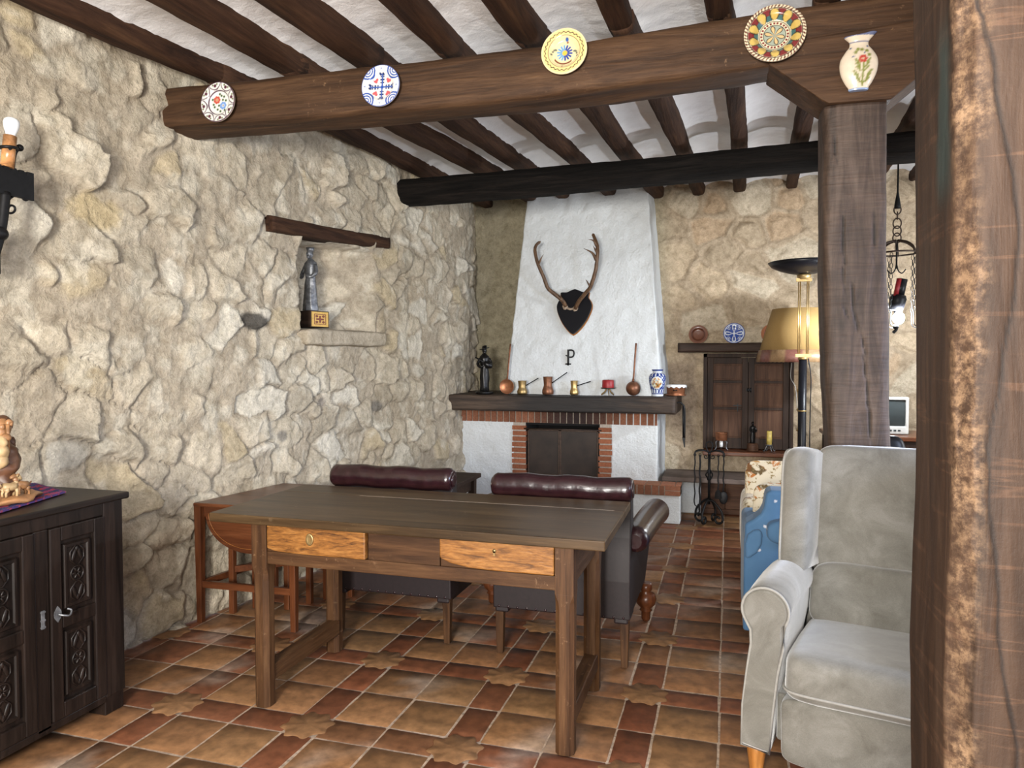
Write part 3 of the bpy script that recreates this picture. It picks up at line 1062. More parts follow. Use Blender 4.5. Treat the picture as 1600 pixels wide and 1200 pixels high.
def build_fireplace():
    rg = random.Random(9)
    xL = -2.46
    xR = -0.586
    # hood
    b0, b1 = at(790, 615, Y=6.42), at(1033, 600, Y=6.42)
    t0, t1 = at(822, 318, Y=6.76), at(1014, 318, Y=6.76)
    nu, nv = 110, 130
    V = []
    outline_top = [(t0.x, 7.08), (t0.x, 6.76), (t1.x, 6.76), (t1.x + 0.03, 7.08)]
    outline_bot = [(b0.x, 7.08), (b0.x, 6.42), (b1.x, 6.42), (b1.x + 0.03, 7.08)]

    def ring(o, m):
        L = [0]
        for a, b in zip(o, o[1:]):
            L.append(L[-1] + math.hypot(b[0] - a[0], b[1] - a[1]))
        tt = np.linspace(0, L[-1], m)
        return np.stack([np.interp(tt, L, [q[0] for q in o]), np.interp(tt, L, [q[1] for q in o])], 1), L
    # parametrise by side so that the edges stay crisp
    def sides(o):
        res = []
        for (a, b), m in zip(zip(o, o[1:]), (26, 110, 26)):
            for k in range(m):
                res.append((a[0] + (b[0] - a[0]) * k / m, a[1] + (b[1] - a[1]) * k / m))
        res.append(o[-1])
        return np.array(res)
    A, B = sides(outline_bot), sides(outline_top)
    zs = np.linspace(1.085, 3.06, 120)
    P = []
    for i in range(len(A)):
        for z in zs:
            t = (z - 1.085) / (2.85 - 1.085)
            q = A[i] * (1 - t) + B[i] * t
            P.append((q[0], q[1], z))
    P = np.array(P)
    n1 = 0.010 * fbm(P, 12, 4, 4) + 0.016 * fbm(P, 3.5, 5, 3)
    P[:, 1] -= n1
    P[:, 0] += 0.008 * fbm(P, 9, 14, 4)
    mesh = mesh_np('chimney_hood', P, grid_faces(len(A), len(zs)), None, M['plaster'])
    mesh.parent = fp
    # mantel
    mb = rough_beam([(xL, 6.60, 1.018), (-1.4, 6.60, 1.016), (-0.415, 6.60, 1.018)], 0.45, 0.074, n=96, step=0.03, amp=0.007, seed=8, p=16)
    mw = wood('mantel_wood', (0.020, 0.013, 0.010), (0.058, 0.038, 0.026), (0.115, 0.078, 0.054), 'X', 0.65, 9, 0.5, 0.006)
    # the middle of the beam is blackened by smoke
    nt = mw.node_tree
    bs = nt.nodes['Principled BSDF']
    src = bs.inputs['Base Color'].links[0].from_socket
    tc = nt.nodes.new('ShaderNodeTexCoord')
    nz = nt.nodes.new('ShaderNodeTexNoise')
    nz.inputs['Scale'].default_value = 5
    nt.links.new(tc.outputs['Object'], nz.inputs['Vector'])
    sp = nt.nodes.new('ShaderNodeSeparateXYZ')
    nt.links.new(tc.outputs['Object'], sp.inputs[0])

    def math_(op, a, b):
        m = nt.nodes.new('ShaderNodeMath')
        m.operation = op
        for k_, v_ in enumerate((a, b)):
            if hasattr(v_, 'is_linked'):
                nt.links.new(v_, m.inputs[k_])
            else:
                m.inputs[k_].default_value = v_
        return m.outputs[0]
    d_ = math_('ABSOLUTE', math_('ADD', sp.outputs[0], 1.33), 0)
    d_ = math_('ADD', d_, math_('MULTIPLY', math_('SUBTRACT', nz.outputs['Fac'], 0.5), 0.5))
    f_ = math_('MULTIPLY', math_('MINIMUM', math_('MAXIMUM', math_('MULTIPLY', math_('SUBTRACT', 0.75, d_), 2.4), 0.0), 1.0), 0.85)
    mx = nt.nodes.new('ShaderNodeMix')
    mx.data_type = 'RGBA'
    nt.links.new(f_, mx.inputs[0])
    nt.links.new(src, mx.inputs[6])
    mx.inputs[7].default_value = (0.012, 0.011, 0.011, 1)
    nt.links.new(mx.outputs[2], bs.inputs['Base Color'])
    mb.build('mantel_beam', mw, fp)
    # brick lintel
    mb, cols = MB(), []
    xs = list(np.arange(xL + 0.03, xR - 0.01, 0.0605)) + [xR + 0.003]
    brick_row(mb, cols, xs, FP_Y - 0.012, FP_Y + 0.10, 0.826, 0.947, 0.011, rg, dark=lambda x: max(0, 1 - abs((x + 1.33) / 0.42) ** 2.2) * 0.95)
    n0 = len(mb.v)
    mb.bx(xL, xR, FP_Y + 0.003, FP_Y + 0.11, 0.824, 0.949, mat=1)
    cols += [[.4, .34, .28]] * (len(mb.v) - n0)
    mb.build('brick_lintel', [M['brick'], M['mortar']], fp, colors=np.array(cols))
    # jambs
    x_a, x_b = at(801, 700, Y=FP_Y).x, at(822, 700, Y=FP_Y).x
    x_c, x_d = at(936, 700, Y=FP_Y).x, at(956, 700, Y=FP_Y).x
    for a, b, side in ((x_a, x_b, 1), (x_c, x_d, -1)):
        mb, cols = MB(), []
        z = 0.335
        while z < 0.80:
            h = 0.040
            n0 = len(mb.v)
            j = rg.uniform(-0.006, 0.006)
            mb.bx(a + j, b + j, FP_Y - 0.014 + rg.uniform(-.004, .004), FP_Y + 0.35, z + 0.006, z + h + 0.004)
            c = np.array((0.27, 0.10, 0.052)) * rg.uniform(0.8, 1.15)
            cols += [c.tolist()] * (len(mb.v) - n0)
            z += h + 0.012
        n0 = len(mb.v)
        mb.bx(a + 0.006, b - 0.006, FP_Y, FP_Y + 0.34, 0.33, 0.826, mat=1)
        cols += [[.4, .34, .28]] * (len(mb.v) - n0)
        mb.build('brick_jamb', [M['brick'], M['mortar']], fp, colors=np.array(cols))

    # plaster cheeks
    def panel(o_pts, z0, z1, nz, seed):
        A = []
        for (a, b) in zip(o_pts, o_pts[1:]):
            m = max(3, int(math.hypot(b[0] - a[0], b[1] - a[1]) / 0.018))
            for k in range(m):
                A.append((a[0] + (b[0] - a[0]) * k / m, a[1] + (b[1] - a[1]) * k / m))
        A.append(o_pts[-1])
        zz = np.linspace(z0, z1, nz)
        P = np.array([(q[0], q[1], z) for q in A for z in zz])
        P[:, 1] -= 0.009 * fbm(P, 14, seed, 4) + 0.006 * fbm(P, 4, seed + 1, 3)
        P[:, 0] += 0.007 * fbm(P, 12, seed + 2, 4)
        return P, grid_faces(len(A), nz)
    for pts, sd in (([(xL - 0.05, FP_Y), (x_a + 0.01, FP_Y), (x_a + 0.02, FP_Y + 0.4)], 3), ([(x_d - 0.02, FP_Y + 0.4), (x_d - 0.01, FP_Y), (xR, FP_Y), (xR + 0.02, 7.08)], 6)):
        P, f = panel(pts, 0.0, 0.945 if sd == 6 else 0.828, 60, sd)
        if sd == 6:
            keep = np.ones(len(P), bool)
        m_ = mesh_np('plaster_cheek', P, f, None, M['plaster'])
        m_.parent = fp
    # firebox
    mb = MB()
    mb.bx(x_b - 0.03, x_b, FP_Y + 0.02, FP_Y + 0.5, 0.33, 0.83)
    mb.bx(x_c, x_c + 0.03, FP_Y + 0.02, FP_Y + 0.5, 0.33, 0.83)
    mb.bx(x_b - 0.03, x_c + 0.03, FP_Y + 0.47, FP_Y + 0.5, 0.33, 0.83)
    mb.bx(x_b - 0.03, x_c + 0.03, FP_Y + 0.05, FP_Y + 0.5, 0.80, 0.83)
    mb.build('firebox', M['soot'], fp)
    # raised hearth
    mb, cols = MB(), []
    hy, hx = 6.27, -0.372
    xF, xL = xL, -1.92
    xs = list(np.arange(xL, hx - 0.15, 0.062)) + [hx - 0.135]
    brick_row(mb, cols, xs, hy, hy + 0.18, 0.245, 0.325, 0.010, rg)
    for (za, zb) in ((0.245, 0.283), (0.289, 0.325)):
        brick_row(mb, cols, [hx - 0.135, hx], hy, hy + 0.18, za, zb, 0.008, rg)
    for a in np.arange(xL, hx, 0.125):
        n0 = len(mb.v)
        mb.bx(a + 0.004, min(a + 0.121, hx), hy - 0.002, hy + 0.17, 0.327, 0.337)
        cols += [[0.34 * rg.uniform(.85, 1.1), 0.15, 0.09]] * (len(mb.v) - n0)
    n0 = len(mb.v)
    mb.bx(xL, hx - 0.004, hy + 0.006, hy + 0.186, 0.242, 0.331, mat=1)
    cols += [[.4, .34, .28]] * (len(mb.v) - n0)
    mb.build('hearth_brick', [M['brick'], M['mortar']], fp, colors=np.array(cols))
    mb = MB()
    mb.bx(xL, hx - 0.006, hy + 0.012, FP_Y - 0.001, 0.0, 0.244)
    mb.build('hearth_base', M['plaster'], fp, bevel=0.008)
    # fire screen
    fs = thing('fire_screen', 'dark sooty two-leaf metal screen closing the fireplace opening', 'fire screen', (0, 0, 0))
    y = FP_Y + 0.02
    xa, xb = x_b + 0.012, x_c - 0.006
    xm = at(875, 700, Y=y).x
    z0, z1 = 0.337, 0.765
    for a, b in ((xa, xm), (xm, xb)):
        mb = MB()
        mb.bx(a + 0.012, b - 0.012, y - 0.004, y + 0.004, z0 + 0.01, z1 - 0.012)
        p = mb.build('screen_panel', M['screen'], fs)
        mb = MB()
        for q in ((a, a + 0.016, z0, z1), (b - 0.016, b, z0, z1)):
            mb.bx(q[0], q[1], y - 0.012, y + 0.012, q[2], q[3])
        mb.bx(a, b, y - 0.012, y + 0.012, z0, z0 + 0.016)
        mb.bx(a, b, y - 0.012, y + 0.012, z1 - 0.016, z1)
        mb.build('screen_frame', M['iron_brown'], fs, bevel=0.003)
    mb = MB()
    mb.tube([(xa - 0.03, y - 0.03, z1 + 0.004), (xb + 0.03, y - 0.03, z1 + 0.004)], 0.007, 8)
    mb.build('rail', M['iron_brown'], fs)


build_fireplace()

# ------------------------------------------------------------------ niche: lintel and sill
mb = MB()
lo = [(-2.60, 3.75, 2.18), (-2.60, 5.25, 2.262)]
mb = rough_beam([(-2.685, 3.765, 2.222), (-2.625, 4.4, 2.250), (-2.555, 5.10, 2.302)], [0.075, 0.075, 0.06], [0.05, 0.052, 0.045], n=36, amp=0.005, seed=21, p=7, axis='Y')
o = mb.build('niche_lintel', M['joistY'])
tag(o, 'dark brown timber lintel above the niche in the stone wall', 'lintel')
mb = MB()
mb.ball((-2.60, 4.50, 1.552), (0.11, 0.46, 0.055), n=26, e=0.25, e2=0.3, rot=(0, 0, -0.095))
P = np.array(mb.v)
P += (0.010 * fbm(P, 14, 3, 4))[:, None] * np.array((1, 0.3, 0.8)) + (0.012 * fbm(P, 4, 5, 2))[:, None] * np.array((1, 0.2, 0.6))
mb.v = P.tolist()
o = mb.build('niche_sill', M['stone'], colors=np.tile(np.array((0.46, 0.40, 0.31)), (len(mb.v), 1)))
tag(o, 'pale rough stone sill block below the niche in the wall', 'sill')

# ------------------------------------------------------------------ bench in the far corner
be = thing('stone_bench', 'low wall bench with brown slab top right of the hearth', 'bench')
mb = MB()
mb.bx(-0.552, 0.38, 6.51, 7.0, 0.326, 0.369)
mb.build('slab', M['stone_slab'], be, bevel=0.008)
mb = MB()
mb.bx(-0.50, at(1095, 780, Y=6.8).x, 6.78, 7.0, 0, 0.325)
mb.build('plaster_support', M['plaster'], be, bevel=0.01)
mb = MB()
xs = [at(1095, 780, Y=6.8).x, at(1133, 780, Y=6.8).x, at(1170, 780, Y=6.8).x, 0.36]
for a, b in zip(xs, xs[1:]):
    mb.bx(a + 0.002, b - 0.002, 6.83, 6.86, 0.045, 0.325)
mb.bx(xs[0], 0.36, 6.815, 6.87, 0.0, 0.045)
mb.build('front_panel', M['walnutX'], be, bevel=0.003)

# ------------------------------------------------------------------ furniture
M['orange_wood'] = wood('honey_wood', (0.30, 0.11, 0.02), (0.42, 0.17, 0.04), (0.5, 0.22, 0.06), 'Z', 0.3, 8, 0.05, 0.001)
# ---- long table with two drawers
def leg_mb(x0, x1, y0, y1, ztop, zc):
    """square head, chamfered shaft"""
    mb = MB()
    mb.bx(x0, x1, y0, y1, zc + 0.03, ztop)
    c = 0.016

    def ring(z, c):
        return [(x0 + c, y0, z), (x1 - c, y0, z), (x1, y0 + c, z), (x1, y1 - c, z), (x1 - c, y1, z), (x0 + c, y1, z), (x0, y1 - c, z), (x0, y0 + c, z)]
    zs = [(0.0, c), (0.05, c), (zc - 0.03, c), (zc, c * 0.8), (zc + 0.02, c * 0.3), (zc + 0.031, 0.0015)]
    V = []
    for z, k in zs:
        V += ring(z, k)
    F = [tuple(reversed(range(8)))]
    for i in range(len(zs) - 1):
        for k in range(8):
            F.append((i * 8 + k, i * 8 + (k + 1) % 8, (i + 1) * 8 + (k + 1) % 8, (i + 1) * 8 + k))
    F.append(tuple((len(zs) - 1) * 8 + k for k in range(8)))
    mb.add(V, F, 0)
    return mb


def long_table():
    t = thing('table', 'long worn brown wooden table with two orange oak drawers', 'table', (-1.2, 2.78, 0))
    ox, oy = -1.2, 2.78
    L = lambda mb: ([tuple(np.array(p) - np.array((ox, oy, 0))) for p in mb.v])

    def put(mb, name, mat, bevel=0.002, par=t, **k):
        mb.v = L(mb)
        return mb.build(name, mat, par, bevel=bevel, **k)
    zt = 0.785
    mb = MB()
    # two boards, the seam shows as a pale line
    mb.hexa([(-2.005, 2.435, zt - .036), (-0.393, 2.425, zt - .036), (-0.397, 2.942, zt - .036), (-2.008, 2.942, zt - .036)],
            [(-2.005, 2.435, zt), (-0.393, 2.425, zt), (-0.397, 2.942, zt), (-2.008, 2.942, zt)])
    mb.hexa([(-2.008, 2.9445, zt - .036), (-0.397, 2.9445, zt - .036), (-0.400, 3.150, zt - .036), (-2.012, 3.135, zt - .036)],
            [(-2.008, 2.9445, zt - .0008), (-0.397, 2.9445, zt - .0008), (-0.400, 3.150, zt - .0008), (-2.012, 3.135, zt - .0008)])
    put(mb, 'tabletop', M['desktop'], 0.004)
    mb = MB()
    mb.bx(-1.60, -0.44, 2.9420, 2.9446, zt - .02, zt - 0.0004)
    put(mb, 'seam_filler', M['mortar'], 0)
    z1 = zt - 0.036
    for nm, x0, x1, y0, y1 in (('a', -1.826, -1.758, 2.462, 2.53), ('b', -0.577, -0.509, 2.462, 2.53), ('c', -1.842, -1.774, 3.03, 3.098), ('d', -0.577, -0.509, 2.985, 3.053)):
        put(leg_mb(x0, x1, y0, y1, z1, 0.545), 'leg', M['tableZ'], 0.003)
    # front: rail below, centre panel, dividers
    mb = MB()
    mb.bx(-1.76, -0.575, 2.472, 2.495, 0.585, 0.636)
    mb.bx(-1.76, -0.575, 2.476, 2.495, z1 - 0.006, z1)
    mb.bx(-1.014, -0.86, 2.474, 2.49, 0.636, 0.675)
    mb.bx(-1.76, -1.62, 2.474, 2.49, 0.636, 0.656)
    put(mb, 'front_rail', M['tableX'], 0.003)
    mb = MB()
    mb.bx(-1.316, -1.02, 2.480, 2.497, 0.633, z1)
    put(mb, 'centre_panel', M['tableX'], 0.003)
    mb = MB()
    mb.bx(-1.79, -0.56, 3.04, 3.06, 0.585, z1)
    put(mb, 'back_apron', M['tableX'], 0.003)
    for x0, x1 in ((-1.815, -1.79), (-0.552, -0.526)):
        mb = MB()
        mb.bx(x0, x1, 2.52, 3.05, 0.585, z1)
        put(mb, 'side_apron', M['tableY'], 0.003)
    for x0, x1, yb in ((-1.822, -1.765, 3.04), (-0.572, -0.514, 3.0)):
        mb = MB()
        mb.bx(x0, x1, 2.52, yb, 0.092, 0.158)
        put(mb, 'stretcher', M['tableY'], 0.004)
    # drawers, their lower corner rounded by wear
    dl = [(-1.755, 0.652), (-1.72, 0.642), (-1.62, 0.637), (-1.32, 0.637), (-1.32, 0.744), (-1.755, 0.744)]
    dr = [(-1.014, 0.672), (-0.975, 0.655), (-0.90, 0.643), (-0.82, 0.639), (-0.580, 0.639), (-0.580, 0.744), (-1.014, 0.744)]
    for k, out in enumerate((dl, dr)):
        mb = MB()
        mb.prism(out, (0, 2.462, 0), (1, 0, 0), (0, 0, 1), -0.03)
        d = put(mb, 'drawer', M['drawer'], 0.005)
        c = (-1.558, 0.700) if k == 0 else (-0.80, 0.708)
        mb = MB()
        if k == 0:
            mb.lathe([(0.0215, 0), (0.0215, -0.003), (0.0185, -0.0048), (0.012, -0.003), (0.0001, -0.003)], (c[0], 2.461, c[1]), 24, axis='Y', sq=(0.78, 1.12))
            mb.bx(c[0] - 0.0035, c[0] + 0.0035, 2.4555, 2.459, c[1] - 0.012, c[1] + 0.010)
            put(mb, 'escutcheon', M['brass_dull'], 0, d, label='oval brass escutcheon')
        else:
            mb.lathe([(0.007, 0), (0.007, -0.0035), (0.0001, -0.0035)], (c[0], 2.461, c[1] + 0.005), 14, axis='Y')
            mb.bx(c[0] - 0.0035, c[0] + 0.0035, 2.4575, 2.461, c[1] - 0.012, c[1] + 0.004)
            put(mb, 'keyhole', M['brass_dull'], 0, d, label='small brass keyhole plate')


long_table()


# ---- drop-leaf side table by the wall
def side_table():
    ox, oy = -2.44, 3.48
    t = thing('side_table', 'small reddish drop-leaf table against the stone wall, left of the long table', 'table', (ox, oy, 0))

    def put(mb, name, mat, bevel=0.002, **k):
        mb.v = [(p[0] - ox, p[1] - oy, p[2]) for p in mb.v]
        return mb.build(name, mat, t, bevel=bevel, **k)
    z = 0.65
    mb = MB()
    mb.hexa([(-2.695, 3.15, z - .02), (-2.10, 3.17, z - .02), (-2.08, 3.85, z - .02), (-2.60, 3.82, z - .02)],
            [(-2.695, 3.15, z), (-2.10, 3.17, z), (-2.08, 3.85, z), (-2.60, 3.82, z)])
    put(mb, 'tabletop', M['redX'], 0.006)
    # hanging leaf, rounded, with an inlaid line
    cx, hw, dp = -2.38, 0.27, 0.235
    out = [(cx - hw, z - 0.022)] + [(cx - hw * math.cos(a), z - 0.022 - dp * math.sin(a) ** 0.8) for a in np.linspace(0.05, PI - 0.05, 32)] + [(cx + hw, z - 0.022)]
    mb = MB()
    mb.prism(out, (0, 3.185, 0), (1, 0, 0), (0, 0, 1), -0.016)
    put(mb, 'drop_leaf', M['redX'], 0.003)
    mb = MB()
    mb.tube([(cx - (hw - 0.022) * math.cos(a), 3.184, z - 0.022 - (dp - 0.024) * math.sin(a) ** 0.8) for a in np.linspace(0.12, PI - 0.12, 40)], 0.0009, 6)
    put(mb, 'inlay_line', M['orange_wood'], 0)
    # legs: outer pair, swinging gate legs, far pair
    for (x, y, w) in ((-2.690, 3.195, .042), (-2.13, 3.215, .042), (-2.63, 3.77, .042), (-2.13, 3.80, .042)):
        mb = MB()
        mb.box((x, y, (z - .02) / 2), (w, w, z - .02), taper=0.72)
        put(mb, 'leg', M['redZ'], 0.003)
    for (x, y) in ((-2.615, 3.36), (-2.545, 3.47), (-2.36, 3.50), (-2.295, 3.62), (-2.245, 3.72)):
        mb = MB()
        mb.box((x, y, 0.31), (.032, .032, .62))
        put(mb, 'gate_leg', M['redZ'], 0.003)
    for (a, b, zz) in (((-2.69, 3.20), (-2.13, 3.22), 0.205), ((-2.615, 3.36), (-2.245, 3.72), 0.245), ((-2.545, 3.47), (-2.30, 3.62), 0.305), ((-2.69, 3.2), (-2.63, 3.77), 0.205)):
        mb = MB()
        d = Vector((b[0] - a[0], b[1] - a[1], 0))
        mb.box(((a[0] + b[0]) / 2, (a[1] + b[1]) / 2, zz), (d.length, 0.024, 0.036), rot=(0, 0, math.atan2(d.y, d.x)))
        put(mb, 'stretcher', M['redX'], 0.003)
    mb = MB()
    mb.bx(-2.69, -2.13, 3.205, 3.225, z - .085, z - .02)
    put(mb, 'apron', M['redX'], 0.003)
    mb = MB()
    mb.bx(-2.63, -2.13, 3.78, 3.80, z - .085, z - .02)
    put(mb, 'apron', M['redX'], 0.003)


side_table()


# ---- low dark table in front of the fireplace
def coffee_table():
    t = thing('low_table', 'dark low table seen between the two leather armchair backs', 'table', (-1.95, 4.45, 0))
    mb = MB()
    mb.bx(-0.35, 0.29, -0.42, 0.36, 0.575, 0.605)
    mb.build('tabletop', M['doorX'], t, bevel=0.005)
    for x in (-0.30, 0.24):
        for y in (-0.37, 0.31):
            mb = MB()
            mb.box((x, y, 0.287), (.05, .05, .575), taper=0.8)
            mb.build('leg', M['doorZ'], t, bevel=0.004)
    mb = MB()
    mb.bx(-0.30, 0.24, -0.36, 0.33, 0.49, 0.574)
    mb.build('apron', M['doorX'], t, bevel=0.003)


coffee_table()


# ---- the two leather armchairs, backs to the camera
def leather_chair(label, x, y, rz=0.0):
    t = thing('armchair', label, 'armchair', (x, y, 0), rz, 'leather armchairs facing the fireplace')
    hw = 0.325
    # back panel, leaning a little
    mb = MB()
    n = 14
    V, F = [], []
    prof = [(0.0, 0.225), (-0.004, 0.40), (0.004, 0.60), (0.022, 0.76), (0.05, 0.80), (0.09, 0.78), (0.12, 0.55), (0.13, 0.30), (0.12, 0.225)]
    xs = [-hw, -hw + 0.012, -hw * 0.5, 0, hw * 0.5, hw - 0.012, hw]
    for i, xx in enumerate(xs):
        for (yy, zz) in prof:
            V.append((xx, yy, zz))
    m = len(prof)
    for i in range(len(xs) - 1):
        for k in range(m):
            F.append((i * m + k, (i + 1) * m + k, (i + 1) * m + (k + 1) % m, i * m + (k + 1) % m))
    F.append(tuple(range(m)))
    F.append(tuple(reversed([(len(xs) - 1) * m + k for k in range(m)])))
    mb.add(V, F, 0)
    mb.build('back_panel', M['leather_side'], t, bevel=0.006)
    # rolled top of the back
    R = 0.056
    pts, rr = [], []
    for s in np.linspace(-1, 1, 41):
        xx = s * (hw + 0.005)
        e = 1 - abs(s)
        pts.append((xx, 0.028 + 0.0 * s, 0.812 + 0.003 * math.sin(9 * s)))
        rr.append(R * (0.80 + 0.20 * min(1, e / 0.05) ** 0.5) * (1 + 0.012 * math.sin(23 * s)))
    mb = MB()
    mb.tube(pts, rr, 28)
    roll = mb.build('back_roll', M['leather'], t, bevel=0.004)
    for s in (-1, 1):
        mb = MB()
        mb.lathe([(0.034, 0.0), (0.033, 0.004), (0.024, 0.0055), (0.012, 0.003), (0.0001, 0.004)], (s * (hw + 0.006), 0.028, 0.812), 22, axis='X')
        if s < 0:
            mb.v = [(2 * s * (hw + 0.006) - p[0], p[1], p[2]) for p in mb.v]
        mb.build('roll_button', M['leather'], roll)
    # seat
    mb = MB()
    mb.ball((0, 0.42, 0.355), (0.285, 0.33, 0.105), n=20, e=0.28, e2=0.45)
    mb.build('seat', M['leather'], t)
    mb = MB()
    mb.bx(-0.31, 0.31, 0.08, 0.70, 0.20, 0.29)
    mb.build('seat_frame', M['leather_side'], t, bevel=0.008)
    # arms: flared side panel with a roll on top
    for s in (-1, 1):
        mb = MB()
        out = [(0.0, 0.205), (0.70, 0.205), (0.72, 0.40), (0.71, 0.56), (0.60, 0.585), (0.02, 0.60)]
        a0, a1 = [], []
        V = []
        for (yy, zz) in out:
            fl = 0.040 * smooth(np.array(zz), 0.22, 0.58) * (0.25 + 0.75 * yy / 0.7)
            V.append((s * (hw - 0.01 + float(fl)), yy, zz))
        for (yy, zz) in out:
            fl = 0.040 * smooth(np.array(zz), 0.22, 0.58) * (0.25 + 0.75 * yy / 0.7)
            V.append((s * (hw - 0.075 + float(fl)), yy, zz))
        k = len(out)
        F = [tuple(range(k)), tuple(reversed(range(k, 2 * k)))]
        for i in range(k):
            F.append((i, k + i, k + (i + 1) % k, (i + 1) % k))
        if s > 0:
            pass
        else:
            F = [tuple(reversed(f)) for f in F]
        mb.add(V, F, 0)
        arm = mb.build('arm', M['leather_side'], t, bevel=0.008)
        pts, rr = [], []
        for q in np.linspace(0, 1, 30):
            pts.append((s * (hw + 0.012 + 0.040 * q), 0.035 + 0.70 * q, 0.578 + 0.016 * math.sin(q * 2.6)))
            rr.append((0.060 + 0.010 * q) * (0.55 + 0.45 * min(1, min(q, 1 - q) / 0.05) ** 0.5))
        mb = MB()
        mb.tube(pts, rr, 26)
        mb.build('arm_roll', M['leather'], arm)
        # turned front foot
        mb = MB()
        mb.lathe([(0.018, 0.0), (0.024, 0.012), (0.024, 0.05), (0.034, 0.058), (0.026, 0.068), (0.050, 0.092), (0.056, 0.118), (0.048, 0.146), (0.024, 0.158), (0.034, 0.17), (0.03, 0.205)], (s * (hw + 0.0), 0.66, 0), 26)
        mb.build('leg', M['redZ'], t)
        mb = MB()
        x0 = s * (hw - 0.028)
        mb.box((x0, 0.03, 0.115), (0.042, 0.042, 0.23), taper=0.72)
        mb.build('leg', M['tableZ'], t, bevel=0.003)
    # nails along the lower edge of the back
    for k in range(14):
        mb = MB()
        mb.ball((-hw + 0.03 + k * (2 * hw - 0.06) / 13, -0.001, 0.236), (0.0055, 0.003, 0.0055), n=6)
        mb.build('nail', M['leather'], t)
    return t


leather_chair('dark red leather armchair seen from behind, nearer the stone wall', -1.615, 3.275)
leather_chair('dark red leather armchair seen from behind, right rolled arm showing', -0.735, 3.24)


# ---- grey velvet wing chair
def velvet():
    t = NT('grey_velvet')
    v = t.coord()
    n1 = t.noise(v, 7, 6, 0.6, 0.8)
    n2 = t.noise(t.coord((1, 1, 6)), 180, 3, 0.6)
    n3 = t.noise(t.coord((6, 6, 1)), 180, 3, 0.6)
    col = t.ramp(n1, [(0.3, (0.115, 0.107, 0.090)), (0.55, (0.172, 0.163, 0.143)), (0.75, (0.235, 0.226, 0.205))])
    col = t.mix(0.45, col, t.ramp(n2, [(0.35, (0.78, 0.78, 0.78)), (0.65, (1.15, 1.15, 1.15))]), 'MULTIPLY')
    col = t.mix(0.45, col, t.ramp(n3, [(0.35, (0.78, 0.78, 0.78)), (0.65, (1.15, 1.15, 1.15))]), 'MULTIPLY')
    b = t.bump(n2, 0.2, 0.002)
    b = t.bump(n3, 0.2, 0.002, b)
    return t.out(col, 0.85, 0, b, sheen=0.6, spec=0.2)


M['velvet'] = velvet()
M['piping'] = plain('grey_piping', (0.25, 0.24, 0.22), 0.8, 0, 80, 0.1, 0.1)


def soft(mb, c, r, e=0.3, e2=0.35, rot=None, n=22, amp=0.006, seed=1):
    k = len(mb.v)
    mb.ball(c, r, n=n, e=e, e2=e2, rot=rot)
    P = np.array(mb.v[k:])
    nz = fbm(P, 7, seed, 3)
    P += (P - np.array(c)) / np.array(r).max() * (amp * nz)[:, None]
    mb.v[k:] = [tuple(p) for p in P.tolist()]
    return mb


